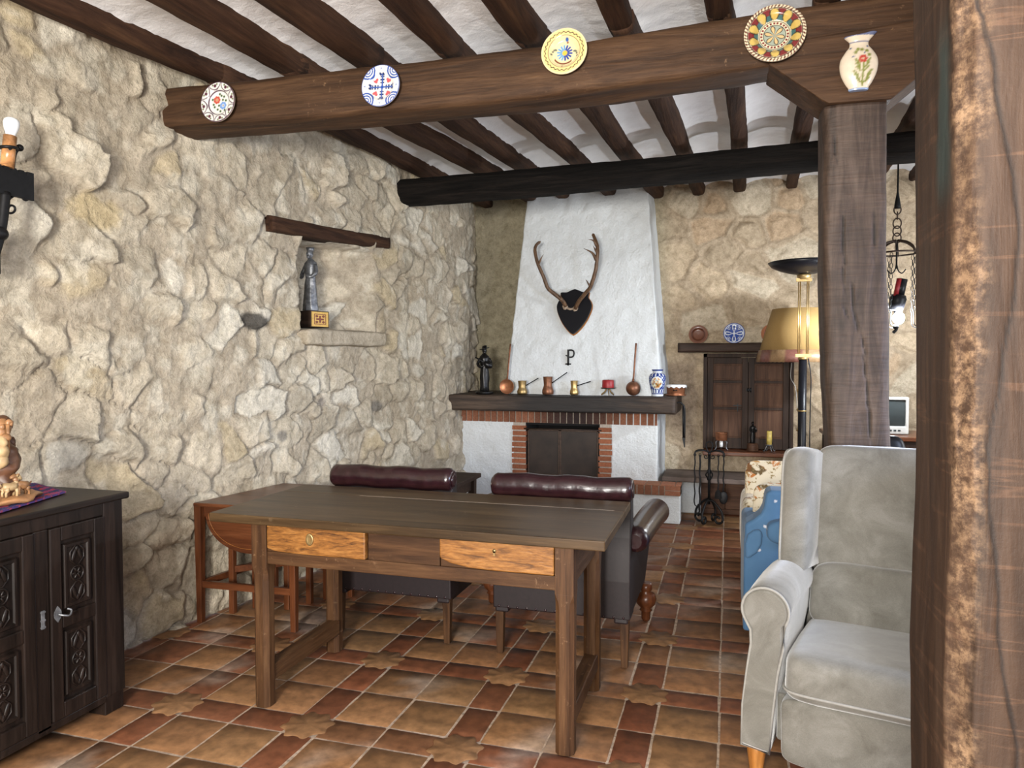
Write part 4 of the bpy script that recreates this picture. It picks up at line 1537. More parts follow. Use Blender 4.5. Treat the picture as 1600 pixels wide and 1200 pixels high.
def wing_chair():
    t = thing('wing_chair', 'grey velvet wing armchair with rolled arms beside the timber posts', 'armchair', (0.432, 2.385, 0), math.radians(-14))
    W = 0.39
    for s in (-1, 1):
        # arm: scrolled front outline pushed back
        o = []
        cx, cz, r = 0.072, 0.585, 0.074
        for a in np.linspace(-0.62, PI + 0.55, 26):
            o.append((cx + r * math.cos(a), cz + r * math.sin(a)))
        o += [(0.026, 0.515), (0.028, 0.47), (0.016, 0.38), (0.003, 0.26), (0.0, 0.125), (0.088, 0.115), (0.098, 0.25), (0.112, 0.38), (0.128, 0.47)]
        o = [(-s * (W - q[0]) * -1 if False else s * (W - q[0]), q[1]) for q in o]
        mb = MB()
        nl = len(o)
        ys = [0.0, 0.012, 0.12, 0.26, 0.40, 0.52, 0.60]
        ins = [0.012, 0.0, 0.0, 0.0, 0.0, 0.0, 0.004]
        lift = [0, 0, 0.008, 0.010, 0.004, -0.012, -0.03]
        V = []
        mx = sum(q[0] for q in o) / nl; mz = sum(q[1] for q in o) / nl
        for y, i_, l_ in zip(ys, ins, lift):
            for q in o:
                d = math.hypot(q[0] - mx, q[1] - mz) or 1
                k = max(0, 1 - i_ / d)
                V.append((mx + (q[0] - mx) * k, y, mz + (q[1] - mz) * k + l_ * smooth(np.array(q[1]), 0.3, 0.6)))
        F = []
        for i in range(len(ys) - 1):
            for k in range(nl):
                k2 = (k + 1) % nl
                f = (i * nl + k, (i + 1) * nl + k, (i + 1) * nl + k2, i * nl + k2)
                F.append(f if s < 0 else f[::-1])
        mb.add(V, F, 0, True)
        cap = tuple(range(nl)); b = tuple((len(ys) - 1) * nl + k for k in range(nl))
        mb.f += [cap if s < 0 else cap[::-1], b[::-1] if s < 0 else b]; mb.m += [0, 0]; mb.sm += [False, False]
        arm = mb.build('arm', M['velvet'], t)
        mb = MB()
        mb.tube([(q[0], 0.006, q[1]) for q in o], 0.0048, 8, closed=True)
        mb.build('piping', M['piping'], arm)
        # wing
        mb = MB()
        prof = [(0.38, 0.635), (0.37, 0.70), (0.385, 0.80), (0.40, 0.90), (0.405, 0.98), (0.425, 1.035), (0.47, 1.058), (0.56, 1.05), (0.64, 1.03), (0.70, 0.95), (0.70, 0.635)]
        V = []
        rows = [(0.0, 0.0), (0.018, -0.014), (0.045, -0.018), (0.074, -0.012), (0.092, 0.006)]
        cyy = sum(p[0] for p in prof) / len(prof); czz = sum(p[1] for p in prof) / len(prof)
        P2 = [Vector((0, p[0], p[1])) for p in prof]
        crv = curve_pts(P2 + [P2[0]], 5)[:-1]
        for (dx, grow) in rows:
            for p in crv:
                d = Vector((0, p.y - cyy, p.z - czz))
                q = p + d.normalized() * (-grow)
                q = p + d.normalized() * (0.0 if grow == 0 else -grow) * 0.8
                fl = 0.025 * smooth(np.array(0.72 - p.y), 0.05, 0.36)
                V.append((s * (W - 0.075 + float(fl) - dx), q.y, q.z))
        nl = len(crv)
        F = []
        for i in range(len(rows) - 1):
            for k in range(nl):
                k2 = (k + 1) % nl
                f = (i * nl + k, i * nl + k2, (i + 1) * nl + k2, (i + 1) * nl + k)
                F.append(f if s > 0 else f[::-1])
        a = tuple(range(nl)); b = tuple((len(rows) - 1) * nl + k for k in range(nl))
        F += [a[::-1] if s > 0 else a, b if s > 0 else b[::-1]]
        mb.add(V, F, 0, True)
        wg = mb.build('wing', M['velvet'], t)
        mb = MB()
        mb.tube([Vector(V[k]) + Vector((s * 0.001, 0, 0)) for k in range(nl)], 0.0048, 8, closed=True)
        mb.build('piping', M['piping'], wg)
    # back: upper and lower cushions
    mb = soft(MB(), (0, 0.655, 0.825), (0.262, 0.085, 0.245), 0.22, 0.28, rot=(-0.10, 0, 0), n=28, seed=4)
    mb.build('back_cushion', M['velvet'], t)
    mb = soft(MB(), (0, 0.585, 0.505), (0.258, 0.095, 0.128), 0.25, 0.42, rot=(-0.12, 0, 0), n=28, seed=5)
    mb.build('lumbar_cushion', M['velvet'], t)
    mb = MB()
    mb.bx(-0.35, 0.35, 0.66, 0.755, 0.14, 1.0)
    mb.build('back_frame', M['velvet'], t, bevel=0.04, segs=4)
    mb = soft(MB(), (0, 0.285, 0.365), (0.262, 0.325, 0.084), 0.20, 0.36, rot=(-0.09, 0, 0), n=30, seed=6)
    sc = mb.build('seat_cushion', M['velvet'], t)
    mb = MB()
    pts = []
    for a in np.linspace(PI * 1.02, PI * 1.98, 40):
        sg = lambda v, p: math.copysign(abs(v) ** p, v)
        pts.append((0.264 * sg(math.cos(a), 0.2), 0.285 + 0.328 * sg(math.sin(a), 0.2), 0.352))
    mb.tube(pts, 0.0045, 8)
    mb.build('piping', M['piping'], sc)
    mb = soft(MB(), (0, 0.045, 0.205), (0.268, 0.042, 0.108), 0.2, 0.22, n=26, seed=8, amp=0.004)
    mb.build('footrest', M['velvet'], t)
    mb = MB()
    mb.bx(-0.29, 0.29, 0.06, 0.70, 0.14, 0.30)
    mb.build('seat_frame', M['velvet'], t, bevel=0.01)
    for s in (-1, 1):
        for y in (0.05, 0.68):
            mb = MB()
            mb.lathe([(0.017, 0), (0.02, 0.02), (0.030, 0.09), (0.035, 0.145)], (s * 0.35, y, 0), 18)
            mb.build('foot', M['orange_wood'], t, label='honey coloured wooden foot')


wing_chair()


# ---- blue armchair, its back to the room
def blue_fabric():
    t = NT('blue_sprigged_fabric')
    tc = t.n('ShaderNodeTexCoord')
    mp = t.n('ShaderNodeMapping')
    mp.inputs['Scale'].default_value = (11, 0.01, 11)
    mp.inputs['Rotation'].default_value = (0, 0.5, 0)
    t.l(tc.outputs['Object'], mp.inputs['Vector'])
    vo = t.n('ShaderNodeTexVoronoi')
    vo.inputs['Scale'].default_value = 1.0
    vo.inputs['Randomness'].default_value = 0.25
    t.l(mp.outputs[0], vo.inputs['Vector'])
    nz = t.noise(t.coord(), 120, 3)
    add = t.n('ShaderNodeMath', operation='ADD')
    t.l(vo.outputs['Distance'], add.inputs[0])
    sub = t.n('ShaderNodeMath', operation='MULTIPLY_ADD')
    t.l(nz, sub.inputs[0]); sub.inputs[1].default_value = 0.16; sub.inputs[2].default_value = -0.08
    t.l(sub.outputs[0], add.inputs[1])
    f = t.ramp(add.outputs[0], [(0.07, (1, 1, 1)), (0.11, (0, 0, 0))])
    base = t.ramp(t.noise(t.coord(), 5, 4), [(0.3, (0.050, 0.115, 0.215)), (0.7, (0.075, 0.155, 0.265))])
    col = t.mix(f, base, (0.45, 0.46, 0.50))
    return t.out(col, 0.85, 0, t.bump(t.noise(t.coord(), 300, 2), 0.1, 0.001), sheen=0.08, spec=0.2)


M['blue'] = blue_fabric()


def floral():
    t = NT('floral_cotton')
    v = t.coord()
    vo = t.n('ShaderNodeTexVoronoi')
    vo.inputs['Scale'].default_value = 13
    t.l(v, vo.inputs['Vector'])
    nz = t.noise(v, 9, 5, 0.6, 0.6)
    nz2 = t.noise(v, 30, 4, 0.6, 0.6)
    cr = (0.58, 0.50, 0.36)
    fl = t.ramp(nz, [(0.56, (0, 0, 0)), (0.60, (1, 1, 1))])
    hue = t.ramp(vo.outputs['Color'], [(0.2, (0.10, 0.05, 0.02)), (0.45, (0.42, 0.15, 0.04)), (0.65, (0.10, 0.07, 0.03)), (0.85, (0.50, 0.26, 0.08))])
    col = t.mix(fl, cr, hue)
    leaf = t.ramp(nz2, [(0.60, (0, 0, 0)), (0.64, (1, 1, 1))])
    col = t.mix(leaf, col, (0.22, 0.15, 0.06))
    return t.out(col, 0.9, 0, None, sheen=0.2, spec=0.2)


M['floral'] = floral()


def blue_chair():
    x0 = 0.085
    t = thing('armchair', 'blue sprigged armchair half hidden behind the grey wing chair', 'armchair', (x0, 3.72, 0))
    # lower back body with a curved left shoulder
    mb = MB()
    out = [(0.0, 0.06), (0.66, 0.06), (0.66, 0.54), (0.02, 0.54), (0.0, 0.52)]
    mb.prism(out, (0, 0, 0), (1, 0, 0), (0, 0, 1), -0.72)
    mb.build('body', M['blue'], t, bevel=0.018, segs=3)
    mb = MB()
    out = [(0.004, 0.50), (0.66, 0.50), (0.66, 0.762), (0.125, 0.765), (0.102, 0.755), (0.096, 0.715), (0.090, 0.675), (0.075, 0.645), (0.045, 0.618), (0.012, 0.598), (0.004, 0.585)]
    mb.prism(out, (0, 0.002, 0), (1, 0, 0), (0, 0, 1), -0.16)
    mb.build('back_rest', M['blue'], t, bevel=0.018, segs=3)
    mb = soft(MB(), (0.385, 0.0, 0.572), (0.280, 0.072, 0.070), 0.25, 0.6, n=20, seed=3)
    mb.build('back_roll', M['blue'], t)
    mb = MB()
    out = [(0.006, 0.425), (0.03, 0.432), (0.062, 0.458), (0.082, 0.50), (0.086, 0.545), (0.078, 0.575), (0.045, 0.568), (0.016, 0.545), (0.004, 0.50)]
    mb.prism(out, (0, 0.02, 0), (1, 0, 0), (0, 0, 1), 0.045)
    mb = mb
    mb.build('shoulder_roll', M['blue'], t, bevel=0.016, segs=4)
    for x in (0.06, 0.60):
        for y in (0.06, 0.66):
            mb = MB()
            mb.box((x, y, 0.03), (0.05, 0.05, 0.06), taper=0.8)
            mb.build('foot', M['doorZ'], t)


blue_chair()


def floral_chair():
    t = thing('armchair', 'cream floral armchair standing beyond the blue armchair', 'armchair', (0.10, 4.62, 0))
    mb = soft(MB(), (0.33, 0.36, 0.26), (0.26, 0.34, 0.17), 0.3, 0.4, n=18)
    mb.build('seat', M['floral'], t)
    for x in (0.055, 0.60):
        mb = soft(MB(), (x, 0.33, 0.34), (0.068, 0.35, 0.20), 0.5, 0.5, n=16)
        mb.build('arm', M['floral'], t)
    mb = soft(MB(), (0.33, 0.68, 0.36), (0.26, 0.09, 0.24), 0.3, 0.4, n=16)
    mb.build('backrest', M['floral'], t)
    for x in (0.1, 0.55):
        for y in (0.06, 0.66):
            mb = MB()
            mb.box((x, y, 0.06), (0.05, 0.05, 0.12), taper=0.8)
            mb.build('foot', M['doorZ'], t)


floral_chair()
for k, (px_, py_, Y, sx, sz, rz, lab) in enumerate((
        (1215, 770, 4.93, 0.20, 0.20, 0.06, 'cream floral cushion standing taller, farther behind the blue armchair'),
        (1232, 790, 4.30, 0.19, 0.17, -0.05, 'cream floral cushion right behind the blue armchair top'))):
    c = at(px_, py_, Y=Y)
    mb = MB()
    soft(mb, (0, 0, sz), (sx, 0.055, sz), 0.22, 0.30, n=22, rot=None, amp=0.004)
    P = np.array(mb.v)
    k_ = 1 - 0.55 * np.clip((np.abs(P[:, 0]) / sx) ** 4 + (np.abs(P[:, 2] - sz) / sz) ** 4, 0, 1)
    P[:, 1] *= k_
    mb.v = P.tolist()
    o = mb.build('cushion', M['floral'], loc=(c.x, Y, 0.715 - 2 * sz + (0.035 if k == 0 else -0.015)), rot=(-0.12, 0, rz))
    tag(o, lab, 'cushion', 'floral cushions')


# ---- television corner seen between the posts
def tv_corner():
    t = thing('tv_cabinet', 'dark low cabinet carrying the old television by the far wall', 'cabinet', (1.1, 6.2, 0))
    mb = MB()
    mb.bx(-0.34, 0.42, -0.24, 0.30, 0.06, 0.80)
    mb.build('body', M['doorX'], t, bevel=0.004)
    mb = MB()
    mb.bx(-0.36, 0.46, -0.28, 0.33, 0.80, 0.832)
    mb.build('top', M['redX'], t, bevel=0.006)
    for x0 in (-0.335, 0.045):
        mb = MB()
        mb.bx(x0, x0 + 0.37, -0.262, -0.24, 0.09, 0.78)
        d = mb.build('door', M['doorZ'], t, bevel=0.006)
        mb = MB()
        mb.ball((x0 + (0.33 if x0 < -0.1 else 0.04), -0.272, 0.5), 0.014, n=8)
        mb.build('knob', M['brass_dull'], d)
    mb = MB()
    mb.bx(-0.32, 0.40, -0.20, 0.27, 0, 0.06)
    mb.build('plinth', M['doorX'], t)
    tv = thing('television', 'old grey tube television on the dark cabinet between the posts', 'television', (1.10, 6.12, 0.834))
    mb = MB()
    w, h = 0.225, 0.285
    # casing as a ring round the screen
    fr = [(-w, 0.0), (w, 0.0), (w, h), (-w, h)]
    inn = [(-w + 0.022, 0.062), (w - 0.022, 0.062), (w - 0.022, h - 0.022), (-w + 0.022, h - 0.022)]
    V = [(a, 0, b) for a, b in fr] + [(a, 0, b) for a, b in inn] + [(a, 0.03, b) for a, b in inn] + [(a, 0.06, b) for a, b in fr] + [(a * 0.7, 0.34, b * 0.75 + 0.03) for a, b in fr]
    F = []
    for k in range(4):
        k2 = (k + 1) % 4
        F += [(k, k2, 4 + k2, 4 + k), (4 + k, 4 + k2, 8 + k2, 8 + k), (k2, k, 12 + k, 12 + k2), (12 + k2, 12 + k, 16 + k, 16 + k2)]
    F.append((16, 19, 18, 17))
    mb.add(V, F, 0)
    mb.build('casing', M['tv_grey'], tv, bevel=0.008, segs=3)
    mb = MB()
    nn = 16
    V, F = [], []
    for i in range(nn + 1):
        for j in range(nn + 1):
            a, b = i / nn * 2 - 1, j / nn * 2 - 1
            V.append((a * (w - 0.023), 0.024 - 0.018 * (1 - 0.5 * a * a - 0.5 * b * b), 0.163 + b * 0.100))
    for i in range(nn):
        for j in range(nn):
            F.append((i * (nn + 1) + j, (i + 1) * (nn + 1) + j, (i + 1) * (nn + 1) + j + 1, i * (nn + 1) + j + 1))
    mb.add(V, F, 0, True)
    mb.build('screen', M['glass_dark'], tv)
    mb = MB()
    for k in range(4):
        mb.bx(0.06 + 0.03 * k, 0.078 + 0.03 * k, -0.004, 0.004, 0.024, 0.036)
    mb.build('button', M['glass_dark'], tv)
    ch = thing('chair', 'dark upholstered chair with rounded back in front of the television', 'chair', (0.945, 4.74, 0))
    mb = soft(MB(), (-0.08, -0.20, 0.78), (0.105, 0.045, 0.195), 0.6, 0.5, n=16)
    mb.build('backrest', M['black_lacquer'], ch)
    mb = soft(MB(), (0, 0.03, 0.46), (0.17, 0.20, 0.045), 0.4, 0.6, n=16)
    mb.build('seat', M['black_lacquer'], ch)
    for x in (-0.13, 0.13):
        for y in (-0.13, 0.17):
            mb = MB()
            mb.tube([(x, y, 0.0), (x * 0.9, y * 0.9, 0.43)], 0.014, 10)
            mb.build('leg', M['iron'], ch)
    mb = MB()
    mb.tube([(0, -0.16, 0.44), (0, -0.21, 0.62)], 0.016, 10)
    mb.build('back_support', M['iron'], ch)


tv_corner()


# ---- carved cabinet at the left
def carve(mb, y, z, s=1.0, x=0.0):
    """rosette between two leaf buds, in low relief on a face that looks along +x"""
    def ring(cy, cz, r, w):
        mb.tube([(x, cy + r * math.cos(a), cz + r * math.sin(a)) for a in np.linspace(0, 2 * PI, 25)[:-1]], w, 6, closed=True)
    ring(y, z, 0.022 * s, 0.0032 * s)
    for k in range(6):
        a = k * PI / 3
        mb.ball((x, y + 0.0105 * s * math.cos(a), z + 0.0105 * s * math.sin(a)), (0.0035 * s, 0.009 * s, 0.0034 * s), n=6, rot=(a, 0, 0))
    for d in (1, -1):
        # pointed bud outline
        pts = [(0.006, 0.026), (0.024, 0.045), (0.024, 0.068), (0.0, 0.092), (-0.024, 0.068), (-0.024, 0.045), (-0.006, 0.026)]
        mb.tube([(x, y + p[0] * s, z + d * p[1] * s) for p in pts], 0.0030 * s, 6, closed=True)
        for sg in (-1, 1):
            mb.ball((x, y + sg * 0.011 * s, z + d * 0.056 * s), (0.004 * s, 0.0065 * s, 0.023 * s), n=7, rot=(sg * d * 0.35, 0, 0))
        mb.ball((x, y, z + d * 0.074 * s), (0.004 * s, 0.006 * s, 0.010 * s), n=6)


def cabinet():
    X = -2.33
    ox, oy = -2.56, 1.55
    t = thing('cabinet', 'black-brown carved wooden cabinet against the stone wall at the left edge', 'cabinet', (ox, oy, 0))

    def put(mb, name, mat, par=t, bevel=0.002, **k):
        mb.v = [(p[0] - ox, p[1] - oy, p[2]) for p in mb.v]
        return mb.build(name, mat, par, bevel=bevel, **k)
    ye, ys = 2.325, 0.95
    mb = MB()
    mb.bx(-2.80, X - 0.03, ys, ye, 0.07, 0.845)
    put(mb, 'body', M['darkY'], bevel=0.002)
    mb = MB()
    mb.hexa([(-2.83, ys - .015, .845), (X + .02, ys - .015, .845), (X + .02, ye + .018, .845), (-2.83, ye + .018, .845)],
            [(-2.83, ys - .015, .872), (X + .02, ys - .015, .872), (X + .02, ye + .018, .872), (-2.83, ye + .018, .872)])
    put(mb, 'top', M['darkY'], bevel=0.006)
    # frame of the front
    dz0, dz1 = 0.085, 0.795
    mb = MB()
    mb.bx(X - 0.03, X, 2.232, ye, 0.07, 0.845)
    mb.bx(X - 0.03, X, 1.935, 1.992, 0.07, dz1)
    mb.bx(X - 0.03, X, ys, 2.232, dz1, 0.845)
    mb.bx(X - 0.03, X, ys, 2.232, 0.055, dz0)
    mb.bx(X - 0.03, X, 1.64, 1.69, dz0, dz1)
    mb.bx(X - 0.03, X, ys, ys + 0.09, dz0, dz1)
    put(mb, 'front_frame', M['darkZ'], bevel=0.004)
    for (y0, y1) in ((1.994, 2.230), (1.692, 1.933)):
        f = MB()
        yb0, yb1 = y0 + 0.046, y1 - 0.046
        zb = [(dz0 + 0.002, dz0 + 0.06), (0.418, 0.468), (dz1 - 0.055, dz1 - 0.002)]
        f.bx(X - 0.024, X + 0.006, y0, yb0, zb[0][0], zb[2][1])
        f.bx(X - 0.024, X + 0.006, yb1, y1, zb[0][0], zb[2][1])
        for a, b in zb:
            f.bx(X - 0.024, X + 0.0055, yb0, yb1, a, b)
        d = put(f, 'door', M['darkZ'], bevel=0.004)
        for (za, zc) in ((zb[0][1], zb[1][0]), (zb[1][1], zb[2][0])):
            p = MB()
            p.bx(X - 0.022, X - 0.010, yb0 - 0.002, yb1 + 0.002, za - 0.002, zc + 0.002)
            # raised bevelled field
            a0, a1, c0, c1 = yb0 + 0.012, yb1 - 0.012, za + 0.014, zc - 0.014
            b0, b1, e0, e1 = a0 + 0.014, a1 - 0.014, c0 + 0.016, c1 - 0.016
            xo, xi = X - 0.010, X + 0.001
            V = [(xo, a0, c0), (xo, a1, c0), (xo, a1, c1), (xo, a0, c1), (xi, a0 + .006, c0 + .006), (xi, a1 - .006, c0 + .006), (xi, a1 - .006, c1 - .006), (xi, a0 + .006, c1 - .006),
                 (xi, b0, e0), (xi, b1, e0), (xi, b1, e1), (xi, b0, e1), (xi - .006, b0 + .004, e0 + .004), (xi - .006, b1 - .004, e0 + .004), (xi - .006, b1 - .004, e1 - .004), (xi - .006, b0 + .004, e1 - .004)]
            F = []
            for r in range(3):
                for k in range(4):
                    k2 = (k + 1) % 4
                    F.append((r * 4 + k, r * 4 + k2, r * 4 + 4 + k2, r * 4 + 4 + k))
            F.append((12, 13, 14, 15))
            p.add(V, F, 0)
            carve(p, (y0 + y1) / 2, (za + zc) / 2, 1.22, xi - 0.004)
            put(p, 'carved_panel', M['darkZ'], d, bevel=0)
    # iron latch, ring handle and keyhole of the right-hand door
    mb = MB()
    ly, lz = 2.018, 0.478
    V = [(0, 0.030), (0.013, 0.012), (0.015, 0), (0.013, -0.012), (0, -0.030), (-0.013, -0.012), (-0.015, 0), (-0.013, 0.012)]
    mb.prism(V, (X + 0.006, ly, lz), (0, 1, 0), (0, 0, 1), 0.003)
    mb.tube(curve_pts([(X + 0.01, ly, lz), (X + 0.026, ly + 0.012, lz - 0.006), (X + 0.03, ly + 0.03, lz - 0.010), (X + 0.02, ly + 0.046, lz + 0.002), (X + 0.012, ly + 0.036, lz + 0.010)], 6), 0.0035, 8)
    put(mb, 'handle', M['pewter'], bevel=0)
    mb = MB()
    mb.bx(X - 0.002, X + 0.003, 1.957, 1.970, 0.442, 0.508)
    for zz in (0.50, 0.47, 0.445):
        mb.bx(X - 0.002, X + 0.005, 1.955, 1.972, zz, zz + 0.006)
    put(mb, 'bolt_plate', M['pewter'], bevel=0)
    for (x, y) in ((X - 0.05, ye - 0.05), (X - 0.05, ys + 0.05), (-2.76, ye - 0.05), (-2.76, ys + 0.05)):
        mb = MB()
        mb.bx(x - 0.04, x + 0.045, y - 0.045, y + 0.045, 0, 0.075)
        put(mb, 'foot', M['darkZ'], bevel=0.003)


cabinet()

# ------------------------------------------------------------------ painted plates on the beam
def sstep(x, a, b):
    return smooth(np.asarray(x, float), a, b)


def paint(C, w, c):
    w = np.clip(w, 0, 1)[:, None]
    return C * (1 - w) + np.array(c) * w


def disc(x, z, cx, cz, r, soft_=0.012):
    return 1 - sstep(np.hypot(x - cx, z - cz), r - soft_, r + soft_)


WHITE = (0.74, 0.73, 0.68)


def plate_floral(r, a, x, z):
    C = np.tile(np.array(WHITE), (len(r), 1))
    purple = (0.07, 0.025, 0.06)
    C = paint(C, 1 - sstep(np.abs(r - 0.60), 0.010, 0.028), purple)
    for k in range(8):
        t = k * PI / 4 + 0.2
        d = np.hypot(x - 1.02 * np.cos(t), z - 1.02 * np.sin(t))
        C = paint(C, 1 - sstep(np.abs(d - 0.36), 0.012, 0.035), purple)
        C = paint(C, disc(x, z, 0.83 * math.cos(t), 0.83 * math.sin(t), 0.085, 0.02), (0.10, 0.03, 0.05))
        C = paint(C, disc(x, z, 0.90 * math.cos(t + .14), 0.90 * math.sin(t + .14), 0.05, 0.02), (0.12, 0.14, 0.05))
        C = paint(C, disc(x, z, 0.90 * math.cos(t - .14), 0.90 * math.sin(t - .14), 0.05, 0.02), (0.12, 0.14, 0.05))
    C = paint(C, sstep(r, 0.955, 0.975), purple)
    for (cx, cz, c, c2) in ((-0.17, 0.17, (0.50, 0.08, 0.05), (0.6, 0.25, 0.2)), (0.20, -0.14, (0.16, 0.30, 0.62), (0.45, 0.55, 0.75))):
        for k in range(7):
            t = k * 2 * PI / 7
            C = paint(C, disc(x, z, cx + 0.13 * math.cos(t), cz + 0.13 * math.sin(t), 0.075, 0.025), c)
        C = paint(C, disc(x, z, cx, cz, 0.09, 0.03), c2)
        C = paint(C, disc(x, z, cx, cz, 0.04, 0.02), (0.5, 0.35, 0.1))
    for (cx, cz) in ((0.1, 0.36), (0.25, 0.30), (0.0, 0.45), (-0.3, -0.18), (-0.36, -0.05), (-0.12, -0.32), (0.05, -0.42), (0.30, -0.38), (0.36, 0.1), (-0.42, 0.2), (0.18, 0.15), (-0.05, -0.12)):
        C = paint(C, disc(x, z, cx, cz, 0.06, 0.03), (0.05, 0.10, 0.035))
    return C


def plate_cross(r, a, x, z):
    C = np.tile(np.array(WHITE), (len(r), 1))
    blue = (0.025, 0.075, 0.33)
    dark = (0.015, 0.03, 0.13)
    for k in range(4):
        t = PI / 4 + k * PI / 2
        d = np.hypot(x - 1.0 * np.cos(t), z - 1.0 * np.sin(t))
        for q, w in ((0.36, 0.05), (0.24, 0.04), (0.12, 0.035)):
            C = paint(C, 1 - sstep(np.abs(d - q), w * 0.6, w), blue)
        # light scrolls between
        t2 = k * PI / 2
        e = np.abs((x * math.sin(t2) - z * math.cos(t2)))
        al = x * math.cos(t2) + z * math.sin(t2)
        C = paint(C, (1 - sstep(e, 0.02, 0.05)) * sstep(al, 0.05, 0.1) * (1 - sstep(al, 0.60, 0.64)), blue)
        for p, rr in ((0.22, 0.06), (0.36, 0.075), (0.50, 0.06), (0.60, 0.09)):
            for sg in (-1, 1):
                C = paint(C, disc(al, e, p, 0.07 if p < 0.6 else 0.08, rr * 0.6, 0.02), dark)
        C = paint(C, (1 - sstep(np.abs(al - 0.84), 0.03, 0.06)) * (1 - sstep(e, 0.008, 0.03)), blue)
        C = paint(C, (1 - sstep(np.abs(np.abs(al - 0.80) - e * 0.6), 0.008, 0.02)) * (1 - sstep(e, 0.2, 0.24)) * sstep(al, 0.66, 0.70), (0.30, 0.36, 0.55))
    for sx in (-1, 1):
        for sz in (-1, 1):
            for (dx, dz) in ((0.28, 0.36), (0.40, 0.30), (0.32, 0.26)):
                C = paint(C, disc(x, z, sx * dx, sz * dz, 0.075, 0.02), (0.50, 0.10, 0.11))
    C = paint(C, disc(x, z, 0, 0, 0.09, 0.02), blue)
    C = paint(C, sstep(r, 0.965, 0.985), blue)
    return C


def plate_yellow(r, a, x, z):
    C = np.tile(np.array((0.72, 0.60, 0.33)), (len(r), 1))
    C = paint(C, sstep(r, 0.70, 0.74) * (1 - sstep(r, 0.92, 0.95)), (0.72, 0.56, 0.22))
    C = paint(C, 1 - sstep(np.abs(r - 0.83 - 0.025 * np.sin(26 * a)), 0.012, 0.03), (0.06, 0.04, 0.03))
    C = paint(C, 1 - sstep(np.abs(r - 0.70), 0.008, 0.022), (0.20, 0.12, 0.04))
    for k in range(14):
        t = k * PI / 7
        p = x * math.cos(t) + (z + 0.0) * math.sin(t)
        e = np.abs(x * math.sin(t) - z * math.cos(t))
        c = (0.03, 0.07, 0.28) if -1.2 < t - PI < 2.0 and not (0.4 * PI < t < 1.1 * PI) else (0.12, 0.28, 0.50)
        c = (0.03, 0.06, 0.26) if (t < 0.45 * PI or t > 1.45 * PI) else (0.13, 0.30, 0.50)
        C = paint(C, (1 - sstep(e, 0.030, 0.050)) * sstep(p, 0.06, 0.1) * (1 - sstep(p, 0.33, 0.37)), c)
    C = paint(C, disc(x, z, 0, 0, 0.11, 0.02), (0.70, 0.42, 0.05))
    C = paint(C, disc(x, z, 0.02, 0.56, 0.075, 0.02), (0.04, 0.10, 0.30))
    C = paint(C, disc(x, z, 0.06, 0.45, 0.05, 0.02), (0.25, 0.10, 0.06))
    for sg in (-1, 1):
        for k in range(5):
            t = k / 4
            C = paint(C, disc(x, z, sg * (0.40 + 0.17 * t), 0.10 - 0.22 * t + 0.1 * math.sin(3 * t), 0.045, 0.02), (0.12, 0.13, 0.10))
    e = np.hypot(x + 0.02, z - 0.02)
    C = paint(C, (1 - sstep(np.abs(e - 0.50), 0.02, 0.05)) * (z < -0.22) * (1 - sstep(np.abs(x + 0.02), 0.36, 0.4)), (0.16, 0.04, 0.02))
    C = paint(C, disc(x, z, 0.0, -0.62, 0.035, 0.02), (0.3, 0.05, 0.02))
    return C


def plate_multi(r, a, x, z):
    cream = (0.66, 0.58, 0.40)
    C = np.tile(np.array(cream), (len(r), 1))
    red, yel, teal, dk = (0.17, 0.02, 0.02), (0.54, 0.38, 0.10), (0.05, 0.13, 0.13), (0.03, 0.02, 0.015)
    # rope edge
    C = paint(C, sstep(r, 0.88, 0.90) * (np.sin(52 * a + 26 * r) > 0.15), (0.12, 0.03, 0.02))
    C = paint(C, 1 - sstep(np.abs(r - 0.88), 0.008, 0.02), dk)
    ring = sstep(r, 0.52, 0.53) * (1 - sstep(r, 0.86, 0.87))
    t = np.mod(a + PI / 10, 2 * PI / 10) - PI / 10
    C = paint(C, ring * (r > 0.68) * (np.abs(t) > 0.16), red)
    C = paint(C, ring * (r <= 0.68) * (np.abs(t) > 0.14), teal)
    rr = (r - 0.70) / 0.165
    le = np.sqrt(np.clip(1 - rr ** 2, 0, 1)) * 0.21
    for s in (-1, 1):
        tt = np.mod(a + s * 0.24 * rr + PI / 10, 2 * PI / 10) - PI / 10
    C = paint(C, ring * (np.abs(t) < le) , yel)
    C = paint(C, ring * (1 - sstep(np.abs(np.abs(t) - le), 0.015, 0.04)), dk)
    for q in (0.50, 0.36):
        C = paint(C, 1 - sstep(np.abs(r - q), 0.008, 0.022), dk)
    C = paint(C, (1 - sstep(np.abs(r - 0.43), 0.03, 0.045)) * (np.sin(24 * a) > -0.3), red)
    C = paint(C, r < 0.345, (0.30, 0.34, 0.27))
    t = np.mod(a + PI / 2, 2 * PI / 6) - PI / 6
    le = np.sqrt(np.clip(1 - ((r - 0.17) / 0.155) ** 2, 0, 1)) * 0.30
    C = paint(C, (r < 0.33) * (np.abs(t) < le), (0.62, 0.42, 0.20))
    C = paint(C, (r < 0.34) * (1 - sstep(np.abs(np.abs(t) - le), 0.03, 0.09)), dk)
    return C


